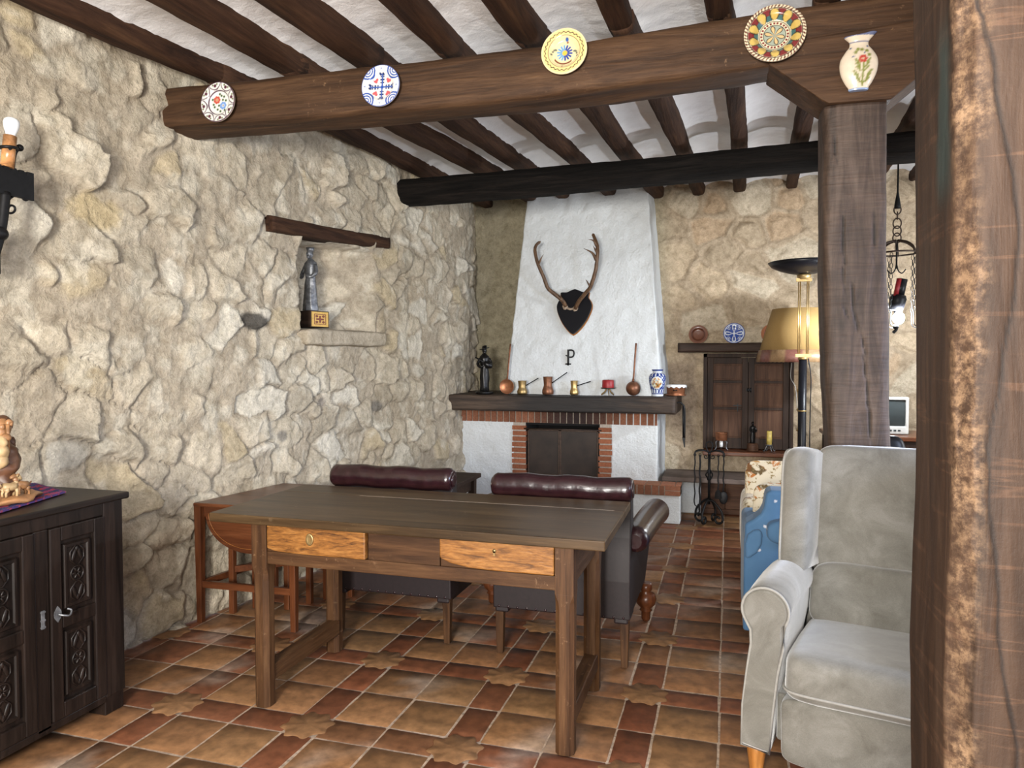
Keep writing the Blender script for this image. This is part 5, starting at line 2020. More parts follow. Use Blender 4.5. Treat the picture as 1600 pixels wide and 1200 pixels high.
def plate_blue_rosette(r, a, x, z):
    C = np.tile(np.array((0.02, 0.06, 0.30)), (len(r), 1))
    w = (0.62, 0.66, 0.72)
    t = np.mod(a + PI / 4, PI / 2) - PI / 4
    le = np.sqrt(np.clip(1 - ((r - 0.45) / 0.40) ** 2, 0, 1)) * 0.36
    C = paint(C, (np.abs(t) < le) * (np.abs(t) > le - 0.20), w)
    C = paint(C, 1 - sstep(np.abs(r - 0.90), 0.02, 0.04), w)
    t2 = np.mod(a, PI / 2) - PI / 4
    for q in (0.55, 0.72):
        C = paint(C, (1 - sstep(np.abs(r - q - 0.5 * np.abs(t2)), 0.02, 0.05)) * (np.abs(t2) < 0.3), w)
    C = paint(C, disc(x, z, 0, 0, 0.11, 0.02), w)
    return C


def plate_brown(r, a, x, z):
    C = np.tile(np.array((0.13, 0.045, 0.022)), (len(r), 1))
    C = paint(C, 1 - sstep(np.abs(r - 0.66), 0.02, 0.05), (0.06, 0.02, 0.012))
    return paint(C, sstep(r, 0.9, 0.95), (0.20, 0.075, 0.035))


def plate_terracotta(r, a, x, z):
    C = np.tile(np.array((0.30, 0.11, 0.05)), (len(r), 1))
    C = paint(C, 1 - sstep(np.abs(r - 0.66), 0.02, 0.05), (0.16, 0.05, 0.025))
    return C


def plate(label, c, R, fn, tilt=0.0, rz=0.0, group=None, spin=0.0, well=0.62, res=(44, 160)):
    nr, na = res
    rs = np.concatenate([[0.001], np.linspace(0.02, 1.0, nr)])
    an = np.linspace(0, 2 * PI, na, endpoint=False)
    RR, AA = np.meshgrid(rs, an, indexing='ij')
    r, a = RR.ravel(), AA.ravel()
    dep = R * (0.16 * smooth(r, well - 0.12, well + 0.12) + 0.04 * r)
    P = np.stack([R * r * np.cos(a), -dep - 0.006, R * r * np.sin(a)], 1)
    C = fn(r, a + spin, r * np.cos(a + spin), r * np.sin(a + spin))
    # back of the plate
    rb = np.array([1.005, 0.97, 0.55, 0.5, 0.001])
    yb = np.array([-dep.max() + 0.001, -dep.max() + R * 0.05, -0.002, 0.0, 0.0])
    B = np.stack([np.outer(R * rb, np.cos(an)).ravel(), np.repeat(yb, na), np.outer(R * rb, np.sin(an)).ravel()], 1)
    C = np.concatenate([C, np.tile(np.array((0.5, 0.42, 0.32)), (len(B), 1))])
    P = np.concatenate([P, B])
    n = len(rs) + len(rb)
    F = []
    for i in range(n - 1):
        for k in range(na):
            k2 = (k + 1) % na
            F.append((i * na + k, (i + 1) * na + k, (i + 1) * na + k2, i * na + k2))
    me = bpy.data.meshes.new('plate')
    me.from_pydata(P.tolist(), [], [f[::-1] for f in F])
    me.materials.append(M['ceramic'])
    me.polygons.foreach_set('use_smooth', [True] * len(F))
    ca = me.color_attributes.new('Col', 'FLOAT_COLOR', 'POINT')
    buf = np.ones((len(P), 4), np.float32)
    buf[:, :3] = C
    ca.data.foreach_set('color', buf.ravel())
    o = bpy.data.objects.new('plate', me)
    COL.objects.link(o)
    o.location = c
    o.rotation_euler = (tilt, 0, rz)
    tag(o, label, 'plate', group)
    return o


G1 = 'painted plates hung on the beam'
for (x, y, R, Y, fn, lab, tl, sp) in (
        (345, 162, 28, 3.045, plate_floral, 'small white plate with red and blue flowers hung on the beam', -0.05, 0),
        (598, 137, 30.5, 3.06, plate_cross, 'white plate with blue cross and blue arcs hung on the beam', -0.05, 0.05),
        (883, 84, 34, 3.095, plate_yellow, 'yellow plate with a blue flower hung on the beam', -0.08, 0.15),
        (1210, 57, 40.5, 3.135, plate_multi, 'large plate with yellow petals and rope rim hung on the beam', -0.12, 0.3)):
    c = at(x, y, Y=Y)
    d = (c - Vector((0, 0, CAM_H))).length
    plate(lab, c, R * d / F_PX * 0.965, fn, tl, 0, G1, sp)


def wall_jug():
    c = at(1341, 142, Y=3.135)
    k = 0.00284
    prof = [(12, 0), (13, 2), (13, 4), (17, 10), (22.5, 22), (24.5, 34), (23, 44), (17, 54), (12.5, 60), (12.5, 66), (17, 71), (21, 75)]
    pp = curve_pts([(p[0], 0, p[1]) for p in prof], 5)
    mb = MB()
    mb.lathe([(q.x * k, q.z * k) for q in pp], (0, 0, 0), 64, sq=(1, 0.42))
    P = np.array(mb.v)
    hi = smooth(P[:, 2], 64 * k, 75 * k)
    P[:, 2] += hi * (0.010 * smooth(P[:, 0], 0.0, 0.05) - 0.004)
    P[:, 0] += hi * 0.004
    mb.v = P.tolist()
    x, z = P[:, 0] / k, P[:, 2] / k
    C = np.tile(np.array((0.68, 0.58, 0.45)), (len(P), 1))
    grn, red, blu = (0.20, 0.22, 0.045), (0.45, 0.05, 0.035), (0.06, 0.09, 0.22)
    C = paint(C, (z > 72.5) * 0.9, blu)
    C = paint(C, (1 - sstep(np.abs(z - 65), 0.4, 1.4)) * 0.8, blu)
    C = paint(C, (z < 2.5) * 1.0, (0.25, 0.33, 0.5))
    for dx in (-1, 1):
        for q in range(6):
            zz = 10 + q * 5
            xx = 4 + dx * (3.0 + 1.9 * (q % 3)) * (1 if q < 4 else 0.7)
            for s in range(4):
                C = paint(C, disc(x, z, xx + dx * s * 1.5, zz + s * 1.6, 1.5, 0.7), grn)
    C = paint(C, disc(x, z, 4, 18, 2.2, 1), grn)
    C = paint(C, (1 - sstep(np.abs(x - 4), 0.8, 1.6)) * (z > 4) * (z < 40), grn)
    for t in range(6):
        C = paint(C, disc(x, z, 4 + 3.4 * math.cos(t * PI / 3), 40 + 3.4 * math.sin(t * PI / 3), 2.4, 0.7), red)
    C = paint(C, disc(x, z, 4, 40, 1.8, 0.6), (0.6, 0.45, 0.3))
    for (cx, cz) in ((-5, 50), (-2, 54), (9, 51), (12, 45), (3, 53)):
        C = paint(C, disc(x, z, cx, cz, 2.4, 1), grn)
    for (cx, cz) in ((-8, 44), (6, 48), (-11, 57), (10, 58)):
        C = paint(C, disc(x, z, cx, cz, 1.3, 0.7), blu)
    o = mb.build('wall_jug', M['ceramic'], loc=c, colors=C)
    tag(o, 'small cream jug with green leaves hung on the bracket above the post', 'jug')


wall_jug()


# ------------------------------------------------------------------ figures
def lump(mb, amp, sc, seed, k0=0):
    P = np.array(mb.v[k0:])
    N = fbm(P, sc, seed, 3)
    N2 = fbm(P, sc, seed + 7, 3)
    N3 = fbm(P, sc, seed + 13, 3)
    P += amp * np.stack([N, N2, N3], 1)
    mb.v[k0:] = [tuple(p) for p in P.tolist()]


def figure(h, t, mat, seed, hat=False, staff=None, crown=False, flare=1.0):
    """a small draped standing figure: robe, torso, arms, head"""
    mb = MB()
    prof = [(0.115 * flare, 0), (0.13 * flare, 0.02), (0.12 * flare, 0.12), (0.105, 0.28), (0.095, 0.42), (0.088, 0.52), (0.10, 0.62), (0.115, 0.70), (0.105, 0.76), (0.06, 0.80), (0.035, 0.83), (0.001, 0.85)]
    n = 26
    mb.lathe([(r * h, z * h) for r, z in prof], (0, 0, 0), n, sq=(1.0, 0.78))
    P = np.array(mb.v)
    a = np.arctan2(P[:, 1], P[:, 0])
    fold = 1 + 0.09 * np.sin(7 * a + 5 * P[:, 2] / h) * (1 - smooth(P[:, 2] / h, 0.3, 0.75))
    P[:, 0] *= fold; P[:, 1] *= fold
    mb.v = P.tolist()
    lump(mb, 0.012 * h, 14 / h, seed)
    body = mb.build('robe', mat, t)
    for s in (-1, 1):
        mb = MB()
        mb.tube(curve_pts([(s * 0.10 * h, 0, 0.72 * h), (s * 0.145 * h, -0.03 * h, 0.60 * h), (s * 0.10 * h, -0.10 * h, 0.53 * h), (s * 0.03 * h, -0.125 * h, 0.56 * h)], 5), [0.034 * h] * 8 + [0.027 * h] * 6 + [0.02 * h] * 2, 10)
        lump(mb, 0.006 * h, 20 / h, seed + 3)
        mb.build('arm', mat, t)
    mb = MB()
    mb.ball((0, -0.012 * h, 0.895 * h), (0.052 * h, 0.058 * h, 0.07 * h), n=12)
    mb.ball((0, -0.068 * h, 0.885 * h), (0.009 * h, 0.014 * h, 0.014 * h), n=6)
    mb.ball((0, -0.045 * h, 0.85 * h), (0.028 * h, 0.025 * h, 0.03 * h), n=8)
    mb.build('head', mat, t)
    mb = MB()
    if hat:
        mb.lathe([(0.001, 0.0), (0.10 * h, 0.0), (0.115 * h, 0.016 * h), (0.10 * h, 0.02 * h), (0.055 * h, 0.022 * h), (0.052 * h, 0.07 * h), (0.001, 0.085 * h)], (0, 0, 0.925 * h), 20)
        mb.v = [(p[0], p[1], p[2] + 0.25 * p[0]) for p in mb.v]
        mb.build('hat', mat, t)
    elif crown:
        mb.lathe([(0.05 * h, 0), (0.056 * h, 0.03 * h), (0.068 * h, 0.065 * h), (0.045 * h, 0.05 * h), (0.001, 0.045 * h)], (0, 0, 0.93 * h), 14)
        mb.build('crown', mat, t)
    else:
        mb.ball((0, 0.012 * h, 0.915 * h), (0.062 * h, 0.06 * h, 0.065 * h), n=10)
        lump(mb, 0.006 * h, 30 / h, seed)
        mb.build('hair', mat, t)


MZ = 1.094
c = at(757, 612, Y=6.27)
t = thing('statuette', 'black bronze figure with a hat at the left end of the mantel', 'statuette', (c.x, 6.27, MZ), 0.35)
mb = MB()
mb.lathe([(0.075, 0), (0.085, 0.006), (0.08, 0.022), (0.07, 0.026)], n=24)
mb.build('base', M['bronze'], t)
_k = set(o.name for o in COL.objects)
figure(0.415, t, M['bronze'], 5, hat=True, flare=0.8)
for o in COL.objects:
    if o.name not in _k:
        o.location.z = 0.024
# a small lute in its arms
mb = MB()
mb.ball((0.03, -0.055, 0.265), (0.045, 0.022, 0.03), n=12, rot=(0, 0.5, 0))
mb.tube([(-0.005, -0.06, 0.285), (-0.085, -0.05, 0.335)], 0.007, 8)
mb.build('lute', M['bronze'], t)

# niche figure
t = thing('statuette', 'blackened silver figure on a gilt plinth in the wall niche', 'statuette', (-2.735, 4.36, 1.622), -0.25)
mb = MB()
mb.bx(-0.085, 0.085, -0.085, 0.085, 0.0, 0.112)
cols = np.tile(np.array((0.035, 0.014, 0.008)), (len(mb.v), 1))
base = mb.build('plinth', M['doorX'], t, bevel=0.003)
# gilt panels on two faces of the plinth
for rz in (PI / 2,):
    mb, n_ = MB(), 40
    V, F, cl = [], [], []
    for i in range(n_ + 1):
        for j in range(n_ + 1):
            a, b = i / n_ * 2 - 1, j / n_ * 2 - 1
            V.append((a * 0.075, -0.0868, 0.056 + b * 0.049))
            edge = max(abs(a), abs(b))
            d = math.hypot(abs(a) - 0.4, abs(b) - 0.4)
            red = 0.62 < edge < 0.72 or d < 0.17 or (abs(a) < 0.12 and abs(b) < 0.5) or (abs(b) < 0.12 and abs(a) < 0.5)
            cl.append((0.16, 0.03, 0.01) if red else (0.58, 0.36, 0.08))
    for i in range(n_):
        for j in range(n_):
            F.append((i * (n_ + 1) + j, (i + 1) * (n_ + 1) + j, (i + 1) * (n_ + 1) + j + 1, i * (n_ + 1) + j + 1))
    mb.add(V, F)
    mb.bx(-0.076, 0.076, -0.0865, -0.084, 0.006, 0.106)
    cl += [(0.5, 0.3, 0.06)] * 8
    g = mb.build('gilt_panel', M['gilt'], base, rot=(0, 0, rz), colors=np.array(cl))
_k = set(o.name for o in COL.objects)
figure(0.435, t, M['pewter'], 15, crown=True, flare=1.0)
for o in COL.objects:
    if o.name not in _k:
        o.location.z = 0.112

# ------------------------------------------------------------------ things on the mantel
Y0 = 6.29


def on_mantel(px_, Y=Y0):
    return (at(px_, 615, Y=Y).x, Y, MZ)


def skimmer(px_, label, bowl):
    x, y, z = on_mantel(px_)
    t = thing('ladle', label, 'ladle', (x, y, z), 0, 'copper ladles on the mantel')
    mb = MB()
    if not bowl:
        mb.lathe([(0.001, 0.0), (0.060, 0.004), (0.066, -0.004), (0.068, -0.008), (0.064, -0.007), (0.058, 0.0), (0.001, -0.004)], (0, 0, 0.068), 36, axis='Y')
    else:
        mb.lathe([(0.001, -0.058), (0.025, -0.053), (0.046, -0.036), (0.060, -0.008), (0.063, 0.012), (0.060, 0.012), (0.054, -0.008), (0.001, -0.04)], (0, 0.0, 0.063), 36, axis='Y')
    mb.build('bowl', M['copper'] if not bowl else M['copper_dark'], t)
    mb = MB()
    mb.tube(curve_pts([(0.0, 0.0, 0.125), (0.004, 0.012, 0.17), (0.010, 0.03, 0.30), (0.018, 0.055, 0.455)], 6), [0.010] * 4 + [0.0075] * 12 + [0.0085] * 3, 8, squash=(1, 0.6))
    mb.build('handle', M['copper_dark'], t)


skimmer(792, 'flat round copper ladle standing near the bronze figure on the mantel', False)
skimmer(989, 'deep copper ladle standing near the blue and white vase', True)


def choc_pot(px_, R, H, mat, tip, label):
    x, y, z = on_mantel(px_)
    t = thing('copper_pot', label, 'pot', (x, y, z), 0, 'small pots with thin handles on the mantel')
    mb = MB()
    mb.lathe([(R * 0.80, 0), (R * 0.95, H * 0.03), (R, H * 0.14), (R * 0.97, H * 0.26), (R * 0.78, H * 0.42), (R * 0.70, H * 0.52), (R * 0.76, H * 0.75), (R * 0.82, H * 0.97), (R * 0.85, H), (R * 0.78, H * 0.985), (R * 0.68, H * 0.6), (0.001, H * 0.3)], n=32)
    mb.build('body', mat, t)
    a = Vector((R * 0.76, 0, H * 0.66))
    b = at(tip[0], tip[1], Y=y - 0.05) - Vector((x, y, z))
    mb = MB()
    mb.tube([a, a.lerp(b, 0.12), b], [0.006, 0.0042, 0.0048], 8)
    mb.build('handle', M['iron'], t)


choc_pot(816, 0.047, 0.122, M['brass_dull'], (841, 591), 'small round-bellied copper pot, leftmost of the three with thin handles')
choc_pot(856, 0.052, 0.160, M['copper_dark'], (886, 582), 'tallest copper pot with a thin iron handle, in the mantel middle')
choc_pot(897, 0.039, 0.126, M['brass'], (923, 596), 'small brass pot with a thin iron handle near the red candle')

x, y, z = on_mantel(950)
t = thing('candle_holder', 'three-legged metal candle dish under the red candle', 'candle holder', (x, y, z))
mb = MB()
mb.lathe([(0.001, 0.056), (0.056, 0.058), (0.066, 0.066), (0.062, 0.068), (0.05, 0.062), (0.001, 0.061)], n=28)
mb.build('dish', M['iron_brown'], t)
for k in range(3):
    a = k * 2 * PI / 3 - PI / 2 + 0.3
    mb = MB()
    mb.tube(curve_pts([(0.015 * math.cos(a), 0.015 * math.sin(a), 0.056), (0.03 * math.cos(a), 0.03 * math.sin(a), 0.03), (0.062 * math.cos(a), 0.062 * math.sin(a), 0.004)], 6), 0.0075, 8, squash=(1, 0.6))
    mb.build('leg', M['brass_dull'], t)
mb = MB()
mb.lathe([(0.050, 0), (0.052, 0.006), (0.051, 0.068), (0.046, 0.074), (0.02, 0.066), (0.001, 0.064)], n=28)
c_ = thing('candle', 'thick red candle on the metal dish on the mantel', 'candle', (x, y, z + 0.0615))
mb.build('wax', M['red_wax'], c_)
mb = MB()
mb.tube([(0, 0, 0.062), (0.002, 0, 0.078)], 0.0015, 6)
mb.build('wick', M['soot'], c_)


def vase():
    x, y, z = on_mantel(1027, 6.28)
    prof = curve_pts([(0.050, 0, 0), (0.052, 0, 0.012), (0.050, 0, 0.022), (0.058, 0, 0.06), (0.070, 0, 0.12), (0.072, 0, 0.16), (0.060, 0, 0.188), (0.040, 0, 0.198), (0.039, 0, 0.206), (0.047, 0, 0.222), (0.049, 0, 0.228)], 6)
    mb = MB()
    mb.lathe([(p.x, p.z) for p in prof] + [(0.040, 0.226), (0.030, 0.19)], n=72)
    P = np.array(mb.v)
    a, zz = np.arctan2(P[:, 1], P[:, 0]), P[:, 2]
    C = np.tile(np.array((0.62, 0.66, 0.70)), (len(P), 1))
    b = (0.015, 0.035, 0.19)
    C = paint(C, (1 - sstep(np.abs(zz - 0.022), 0.003, 0.006)), b)
    C = paint(C, (zz > 0.17) * (np.sin(12 * a) > -0.4) * (zz < 0.20), b)
    C = paint(C, (zz > 0.215), b)
    C = paint(C, (zz > 0.03) * (zz < 0.055) * (np.sin(14 * a) > 0.1), b)
    am = np.mod(a + PI / 2 + PI / 3, 2 * PI / 3) - PI / 3
    d = np.hypot(am / 0.72, (zz - 0.115) / 0.052)
    C = paint(C, sstep(d, 1.0, 1.05) * (zz > 0.058) * (zz < 0.172), b)
    C = paint(C, sstep(d, 1.0, 1.05) * (zz > 0.058) * (zz < 0.172) * (np.sin(17 * a) * np.sin(zz * 190) > 0.45), (0.45, 0.52, 0.62))
    C = paint(C, (d < 0.93), (0.66, 0.62, 0.47))
    nz = fbm(np.stack([am * 3, zz * 30, a * 0], 1), 2.2, 4, 3)
    C = paint(C, (d < 0.88) * (nz > 0.02) * (zz < 0.115), (0.10, 0.09, 0.03))
    C = paint(C, (d < 0.8) * (nz > 0.18), (0.40, 0.15, 0.03))
    C = paint(C, (d < 0.85) * (nz < -0.2) * (zz > 0.11), (0.30, 0.36, 0.42))
    o = mb.build('vase', M['ceramic'], loc=(x, y, z), colors=C)
    tag(o, 'blue and white painted vase at the right end of the mantel', 'vase')


vase()
x, y, z = at(1056, 614, Y=6.44).x, 6.44, MZ
t = thing('copper_pot', 'round copper casserole with white doily behind the blue vase', 'pot', (x, y, z))
mb = MB()
mb.lathe([(0.080, 0), (0.088, 0.004), (0.085, 0.010), (0.07, 0.010), (0.076, 0.02), (0.080, 0.08), (0.084, 0.085), (0.076, 0.082), (0.07, 0.03), (0.001, 0.025)], n=36)
mb.build('body', M['copper'], t)
mb = MB()
n_ = 72
V = [(0, 0, 0.094)]
for q, (rr, zz) in enumerate(((0.05, 0.096), (0.086, 0.094), (0.090, 0.080), (0.091, 0.072))):
    for k in range(n_):
        a = 2 * PI * k / n_
        s_ = 1 + (0.03 * math.sin(12 * a) if q >= 2 else 0)
        V.append((rr * math.cos(a) * s_, rr * math.sin(a) * s_, zz + (0.006 * math.sin(12 * a) if q == 3 else 0)))
F = [(0, 1 + k, 1 + (k + 1) % n_) for k in range(n_)]
for q in range(3):
    for k in range(n_):
        k2 = (k + 1) % n_
        F.append((1 + q * n_ + k, 1 + (q + 1) * n_ + k, 1 + (q + 1) * n_ + k2, 1 + q * n_ + k2))
mb.add(V, F, 0, True)
d = mb.build('doily', M['white_glass'], t)
sol = d.modifiers.new('thick', 'SOLIDIFY')
sol.thickness = 0.002
mb = MB()
mb.tube(curve_pts([(-0.012, -0.078, 0.052), (-0.012, -0.092, 0.046), (0.012, -0.092, 0.046), (0.012, -0.078, 0.052)], 6), 0.004, 8)
mb.build('handle', M['iron'], t)

# emblem on the hood: a P with a foot bar and a small slanting stroke
yh = 6.42 + 0.34 * (1.44 - 1.085) / 1.765 - 0.016
e = thing('wall_emblem', 'black iron letter emblem fixed to the white chimney hood above the mantel', 'emblem', (at(888, 558, Y=yh).x, yh, at(888, 571, Y=yh).z))
k = 0.0058
mb = MB()
mb.bx(-1.5 * k, 1.5 * k, -0.010, 0, 0, 25 * k)
for q in ((-4.5 * k, 4.5 * k, 1.0 * k, 3.4 * k),):
    mb.bx(q[0], q[1], -0.010, 0, q[2], q[3])
pts = [(1.5 * k, 0, 24 * k), (5 * k, 0, 24.0 * k), (8.3 * k, 0, 22.5 * k), (9.2 * k, 0, 18.6 * k), (8.0 * k, 0, 14.6 * k), (5 * k, 0, 13 * k), (1.5 * k, 0, 13 * k)]
mb.tube([(p.x, -0.005, p.z) for p in curve_pts(pts, 6)], 1.25 * k, 8, squash=(1, 0.7))
mb.box((-0.8 * k, -0.006, 14.5 * k), (7 * k, 0.009, 1.8 * k), rot=(0, 0.45, 0))
mb.build('letter', M['iron'], e)


# ------------------------------------------------------------------ antlers on a shield
def trophy():
    Yt = 6.42 + 0.34 * (1.83 - 1.085) / 1.765 - 0.032
    c = at(897, 487, Y=Yt)
    t = thing('antler_trophy', 'deer antlers on a black shield hung on the white chimney hood', 'trophy', (c.x, Yt, c.z))
    L = lambda x, y, dy=0: at(x, y, Y=Yt + dy) - Vector((c.x, Yt, c.z))
    half = [(0, -37), (6, -33), (14, -24), (21, -13), (26.5, 0), (28, 9), (26, 16), (22, 22.5), (22.5, 31), (13, 31.5), (6, 34.5), (0, 36.5)]
    crv = curve_pts([(p[0], 0, p[1]) for p in half], 5)
    out = [(p.x * k, p.z * k) for p in crv]
    out += [(-p.x * k, p.z * k) for p in reversed(crv[1:-1])]
    mb = MB()
    mb.prism(out, (0, 0.005, 0), (1, 0, 0), (0, 0, 1), 0.02)
    mb.build('shield', M['black_lacquer'], t, bevel=0.005, rot=(-0.19, 0, 0))
    mb = MB()
    mb.prism([(p[0] * 1.035, p[1] * 1.03 - 0.001) for p in out], (0, 0.018, 0), (1, 0, 0), (0, 0, 1), -0.008)
    mb.build('shield_edge', M['orange_wood'], t, rot=(-0.19, 0, 0))
    am = wood('antler', (0.055, 0.028, 0.014), (0.13, 0.070, 0.035), (0.22, 0.13, 0.07), 'Z', 0.5, 20, 0.3, 0.003)
    bone = plain('skull_bone', (0.34, 0.26, 0.19), 0.7, 0, 60, 0.2, 0.3)

    def antler(main, r, tines):
        mb = MB()
        pts = [L(x, y, dy) for x, y, dy in main]
        crv = curve_pts(pts, 7)
        n = len(crv)
        mb.tube(crv, [r[0] + (r[1] - r[0]) * (i / (n - 1)) ** 1.3 if i < n - 2 else r[1] * (0.6 if i < n - 1 else 0.15) for i in range(n)], 12)
        for tt, r0 in tines:
            cp = curve_pts([L(x, y, dy) for x, y, dy in tt], 6)
            m = len(cp)
            mb.tube(cp, [r0 * (1 - 0.92 * i / (m - 1)) for i in range(m)], 10)
        lump(mb, 0.002, 40, 3)
        mb.build('antler', am, t)
    antler([(884, 478, -0.02), (878, 469, -0.07), (866, 459, -0.10), (856, 450, -0.13), (849, 432, -0.16), (840, 411, -0.17), (836, 392, -0.16), (838, 383, -0.14), (845, 377, -0.12)], (0.019, 0.013),
           [([(841, 414, -0.17), (845, 405, -0.19), (849, 397, -0.20)], 0.012), ([(879, 470, -0.06), (876, 463, -0.11), (877, 460, -0.14)], 0.011)])
    antler([(899, 482, -0.02), (905, 470, -0.06), (915, 458, -0.10), (923, 447, -0.13), (930, 425, -0.16), (933, 405, -0.17), (933.5, 386, -0.16), (929, 372, -0.14), (926, 365, -0.12)], (0.019, 0.014),
           [([(923, 449, -0.13), (918, 441, -0.16), (915, 437, -0.18)], 0.011), ([(932, 406, -0.17), (925, 395, -0.18), (912, 388, -0.19)], 0.018), ([(932, 384, -0.16), (927, 376, -0.18), (919, 374, -0.19)], 0.013), ([(933, 395, -.17), (929, 388, -.18), (927, 384, -.19)], 0.012)])
    mb = MB()
    for (x, y) in ((883, 479), (899, 482)):
        p = L(x, y, -0.012)
        mb.ball(p, (0.026, 0.018, 0.020), n=10)
        mb.ball(p + Vector((0, 0.004, -0.012)), (0.022, 0.012, 0.018), n=8)
    mb.tube([L(883, 480, -0.006), L(891, 483, -0.008), L(899, 482, -0.006)], 0.012, 8)
    lump(mb, 0.004, 40, 8)
    mb.build('skull_piece', bone, t)


trophy()

# iron tongs hung on the right end of the mantel
t = thing('fire_tongs', 'black iron tool hanging from the right end of the mantel beam', 'tongs', (-0.385, 6.36, 0.98))
L = lambda x, y: at(x, y, Y=6.36) - Vector((-0.385, 6.36, 0.98))
mb = MB()
mb.tube(curve_pts([(-0.035, 0, 0.055), (-0.005, 0, 0.058), (0.008, 0, 0.05), L(1069.5, 640), L(1069.5, 684)], 6), 0.008, 8)
mb.tube([L(1067, 634), L(1067.5, 684)], 0.006, 8)
mb.build('rod', M['iron'], t)
a, b = L(1068, 683), L(1070, 699)
mb = MB()
mb.hexa([(b.x - .006, -.004, b.z), (b.x + .003, -.004, b.z), (b.x + .003, .004, b.z), (b.x - .006, .004, b.z)], [(a.x - .012, -.004, a.z), (a.x + .014, -.004, a.z), (a.x + .014, .004, a.z), (a.x - .012, .004, a.z)])
mb.build('blade', M['iron'], t)


# ------------------------------------------------------------------ fireside tools
def fire_tools():
    yT = 6.37
    c = at(1108, 750, Y=yT)
    t = thing('fire_tool_stand', 'black wrought iron fireside tool stand on scrolled feet by the bench', 'tool stand', (c.x, yT, 0))
    zt = at(1108, 690, Y=yT).z
    mb = MB()
    mb.tube([(0, 0, 0.17), (0, 0, zt - 0.10)], 0.011, 10)
    # basket twist
    zb = at(1108, 742, Y=yT).z
    for q in range(4):
        mb.tube([(0.028 * math.sin(PI * s) * math.cos(q * PI / 2 + 3.2 * s), 0.028 * math.sin(PI * s) * math.sin(q * PI / 2 + 3.2 * s), zb - 0.055 + 0.11 * s) for s in np.linspace(0, 1, 18)], 0.006, 6)
    mb.build('shaft', M['iron'], t)
    mb = MB()
    mb.tube([(0.026 * math.sin(a) * (1 - 0.35 * math.cos(a)), 0, zt - 0.045 + 0.045 * -math.cos(a)) for a in np.linspace(0, 2 * PI, 25)[:-1]], 0.006, 8, closed=True)
    mb.tube([(0, 0, zt - 0.12), (0, 0, zt - 0.088)], 0.012, 8)
    mb.build('ring_handle', M['iron'], t)
    za = at(1108, 707, Y=yT).z
    for s in (-1, 1):
        for d in (-1, 1):
            mb = MB()
            mb.tube(curve_pts([(0, 0, za), (s * 0.05, d * 0.02, za + 0.018), (s * 0.105, d * 0.035, za + 0.010), (s * 0.122, d * 0.04, za - 0.015), (s * 0.115, d * 0.04, za - 0.024)], 6), 0.006, 8)
            mb.build('arm', M['iron'], t)
        mb = MB()
        mb.tube(spiral((s * 0.028, -0.012, za - 0.035), (s, 0, 0), (0, 0, 1), 0.02, 0.006, PI * 0.9, PI * 3.2, 20), 0.004, 6)
        mb.build('scroll', M['iron'], t)
    # four scrolled feet
    for q in range(4):
        a = q * PI / 2 + PI / 4 + 0.35
        u = (math.cos(a), math.sin(a), 0)
        pts = curve_pts([(0.01 * u[0], 0.01 * u[1], 0.215), (0.06 * u[0], 0.06 * u[1], 0.185), (0.115 * u[0], 0.115 * u[1], 0.12), (0.125 * u[0], 0.125 * u[1], 0.06)], 6)
        sp = spiral((0.085 * u[0], 0.085 * u[1], 0.052), u, (0, 0, 1), 0.042, 0.014, 0.2, -PI * 1.9, 22)
        mb = MB()
        mb.tube(pts + sp, 0.010, 8)
        mb.build('foot', M['iron'], t)
    mb = MB()
    mb.ball((0, 0, 0.205), (0.035, 0.035, 0.012), n=10)
    mb.build('collar', M['iron'], t)
    G = 'tools hanging on the fireside stand'
    for (s, d, kind, lab) in ((-1, -1, 'poker', 'iron poker on the left front hook of the tool stand'), (-1, 1, 'tongs', 'thicker twisted iron tongs on the left side of the tool stand'),
                              (1, -1, 'shovel', 'iron shovel with round blade on the right of the tool stand'), (1, 1, 'brush', 'thin iron brush rod on the far right of the tool stand')):
        x, y = c.x + s * (0.118 if d < 0 else 0.075), yT + d * (0.04 if d < 0 else -0.055)
        h = thing('fire_' + kind, lab, kind, (x, y, za - 0.03), 0, G)
        mb = MB()
        zl = {'poker': -0.40, 'tongs': -0.46, 'shovel': -0.30, 'brush': -0.30}[kind]
        mb.tube([(0.0, 0, 0.012), (0, 0, -0.02)] + [(0.003 * math.sin(i * 1.3), 0, -0.02 + (zl + 0.02) * i / 14) for i in range(1, 15)], 0.0075 if kind == 'tongs' else 0.0055, 8)
        mb.tube([(0.009 * math.cos(a), 0, 0.012 + 0.012 * math.sin(a)) for a in np.linspace(0, 2 * PI, 13)[:-1]], 0.003, 6, closed=True)
        mb.build('rod', M['iron'], h)
        mb = MB()
        if kind == 'poker':
            mb.tube(curve_pts([(0, 0, zl), (0.005, 0, zl - 0.02), (0.025, 0, zl - 0.03), (0.03, 0, zl - 0.01)], 5), 0.005, 8)
            mb.build('hook', M['iron'], h)
        elif kind == 'tongs':
            mb.tube(curve_pts([(0, 0, zl), (-0.006, 0, zl - 0.02), (-0.03, 0, zl - 0.028)], 5), 0.007, 8)
            mb.build('tip', M['iron'], h)
        elif kind == 'shovel':
            mb.ball((0, 0, zl - 0.045), (0.036, 0.010, 0.056), n=12)
            mb.build('blade', M['iron'], h)
        else:
            mb.lathe([(0.012, 0.02), (0.024, 0), (0.03, -0.05), (0.001, -0.055)], (0, 0, zl), 14)
            mb.build('bristles', M['soot'], h)


fire_tools()


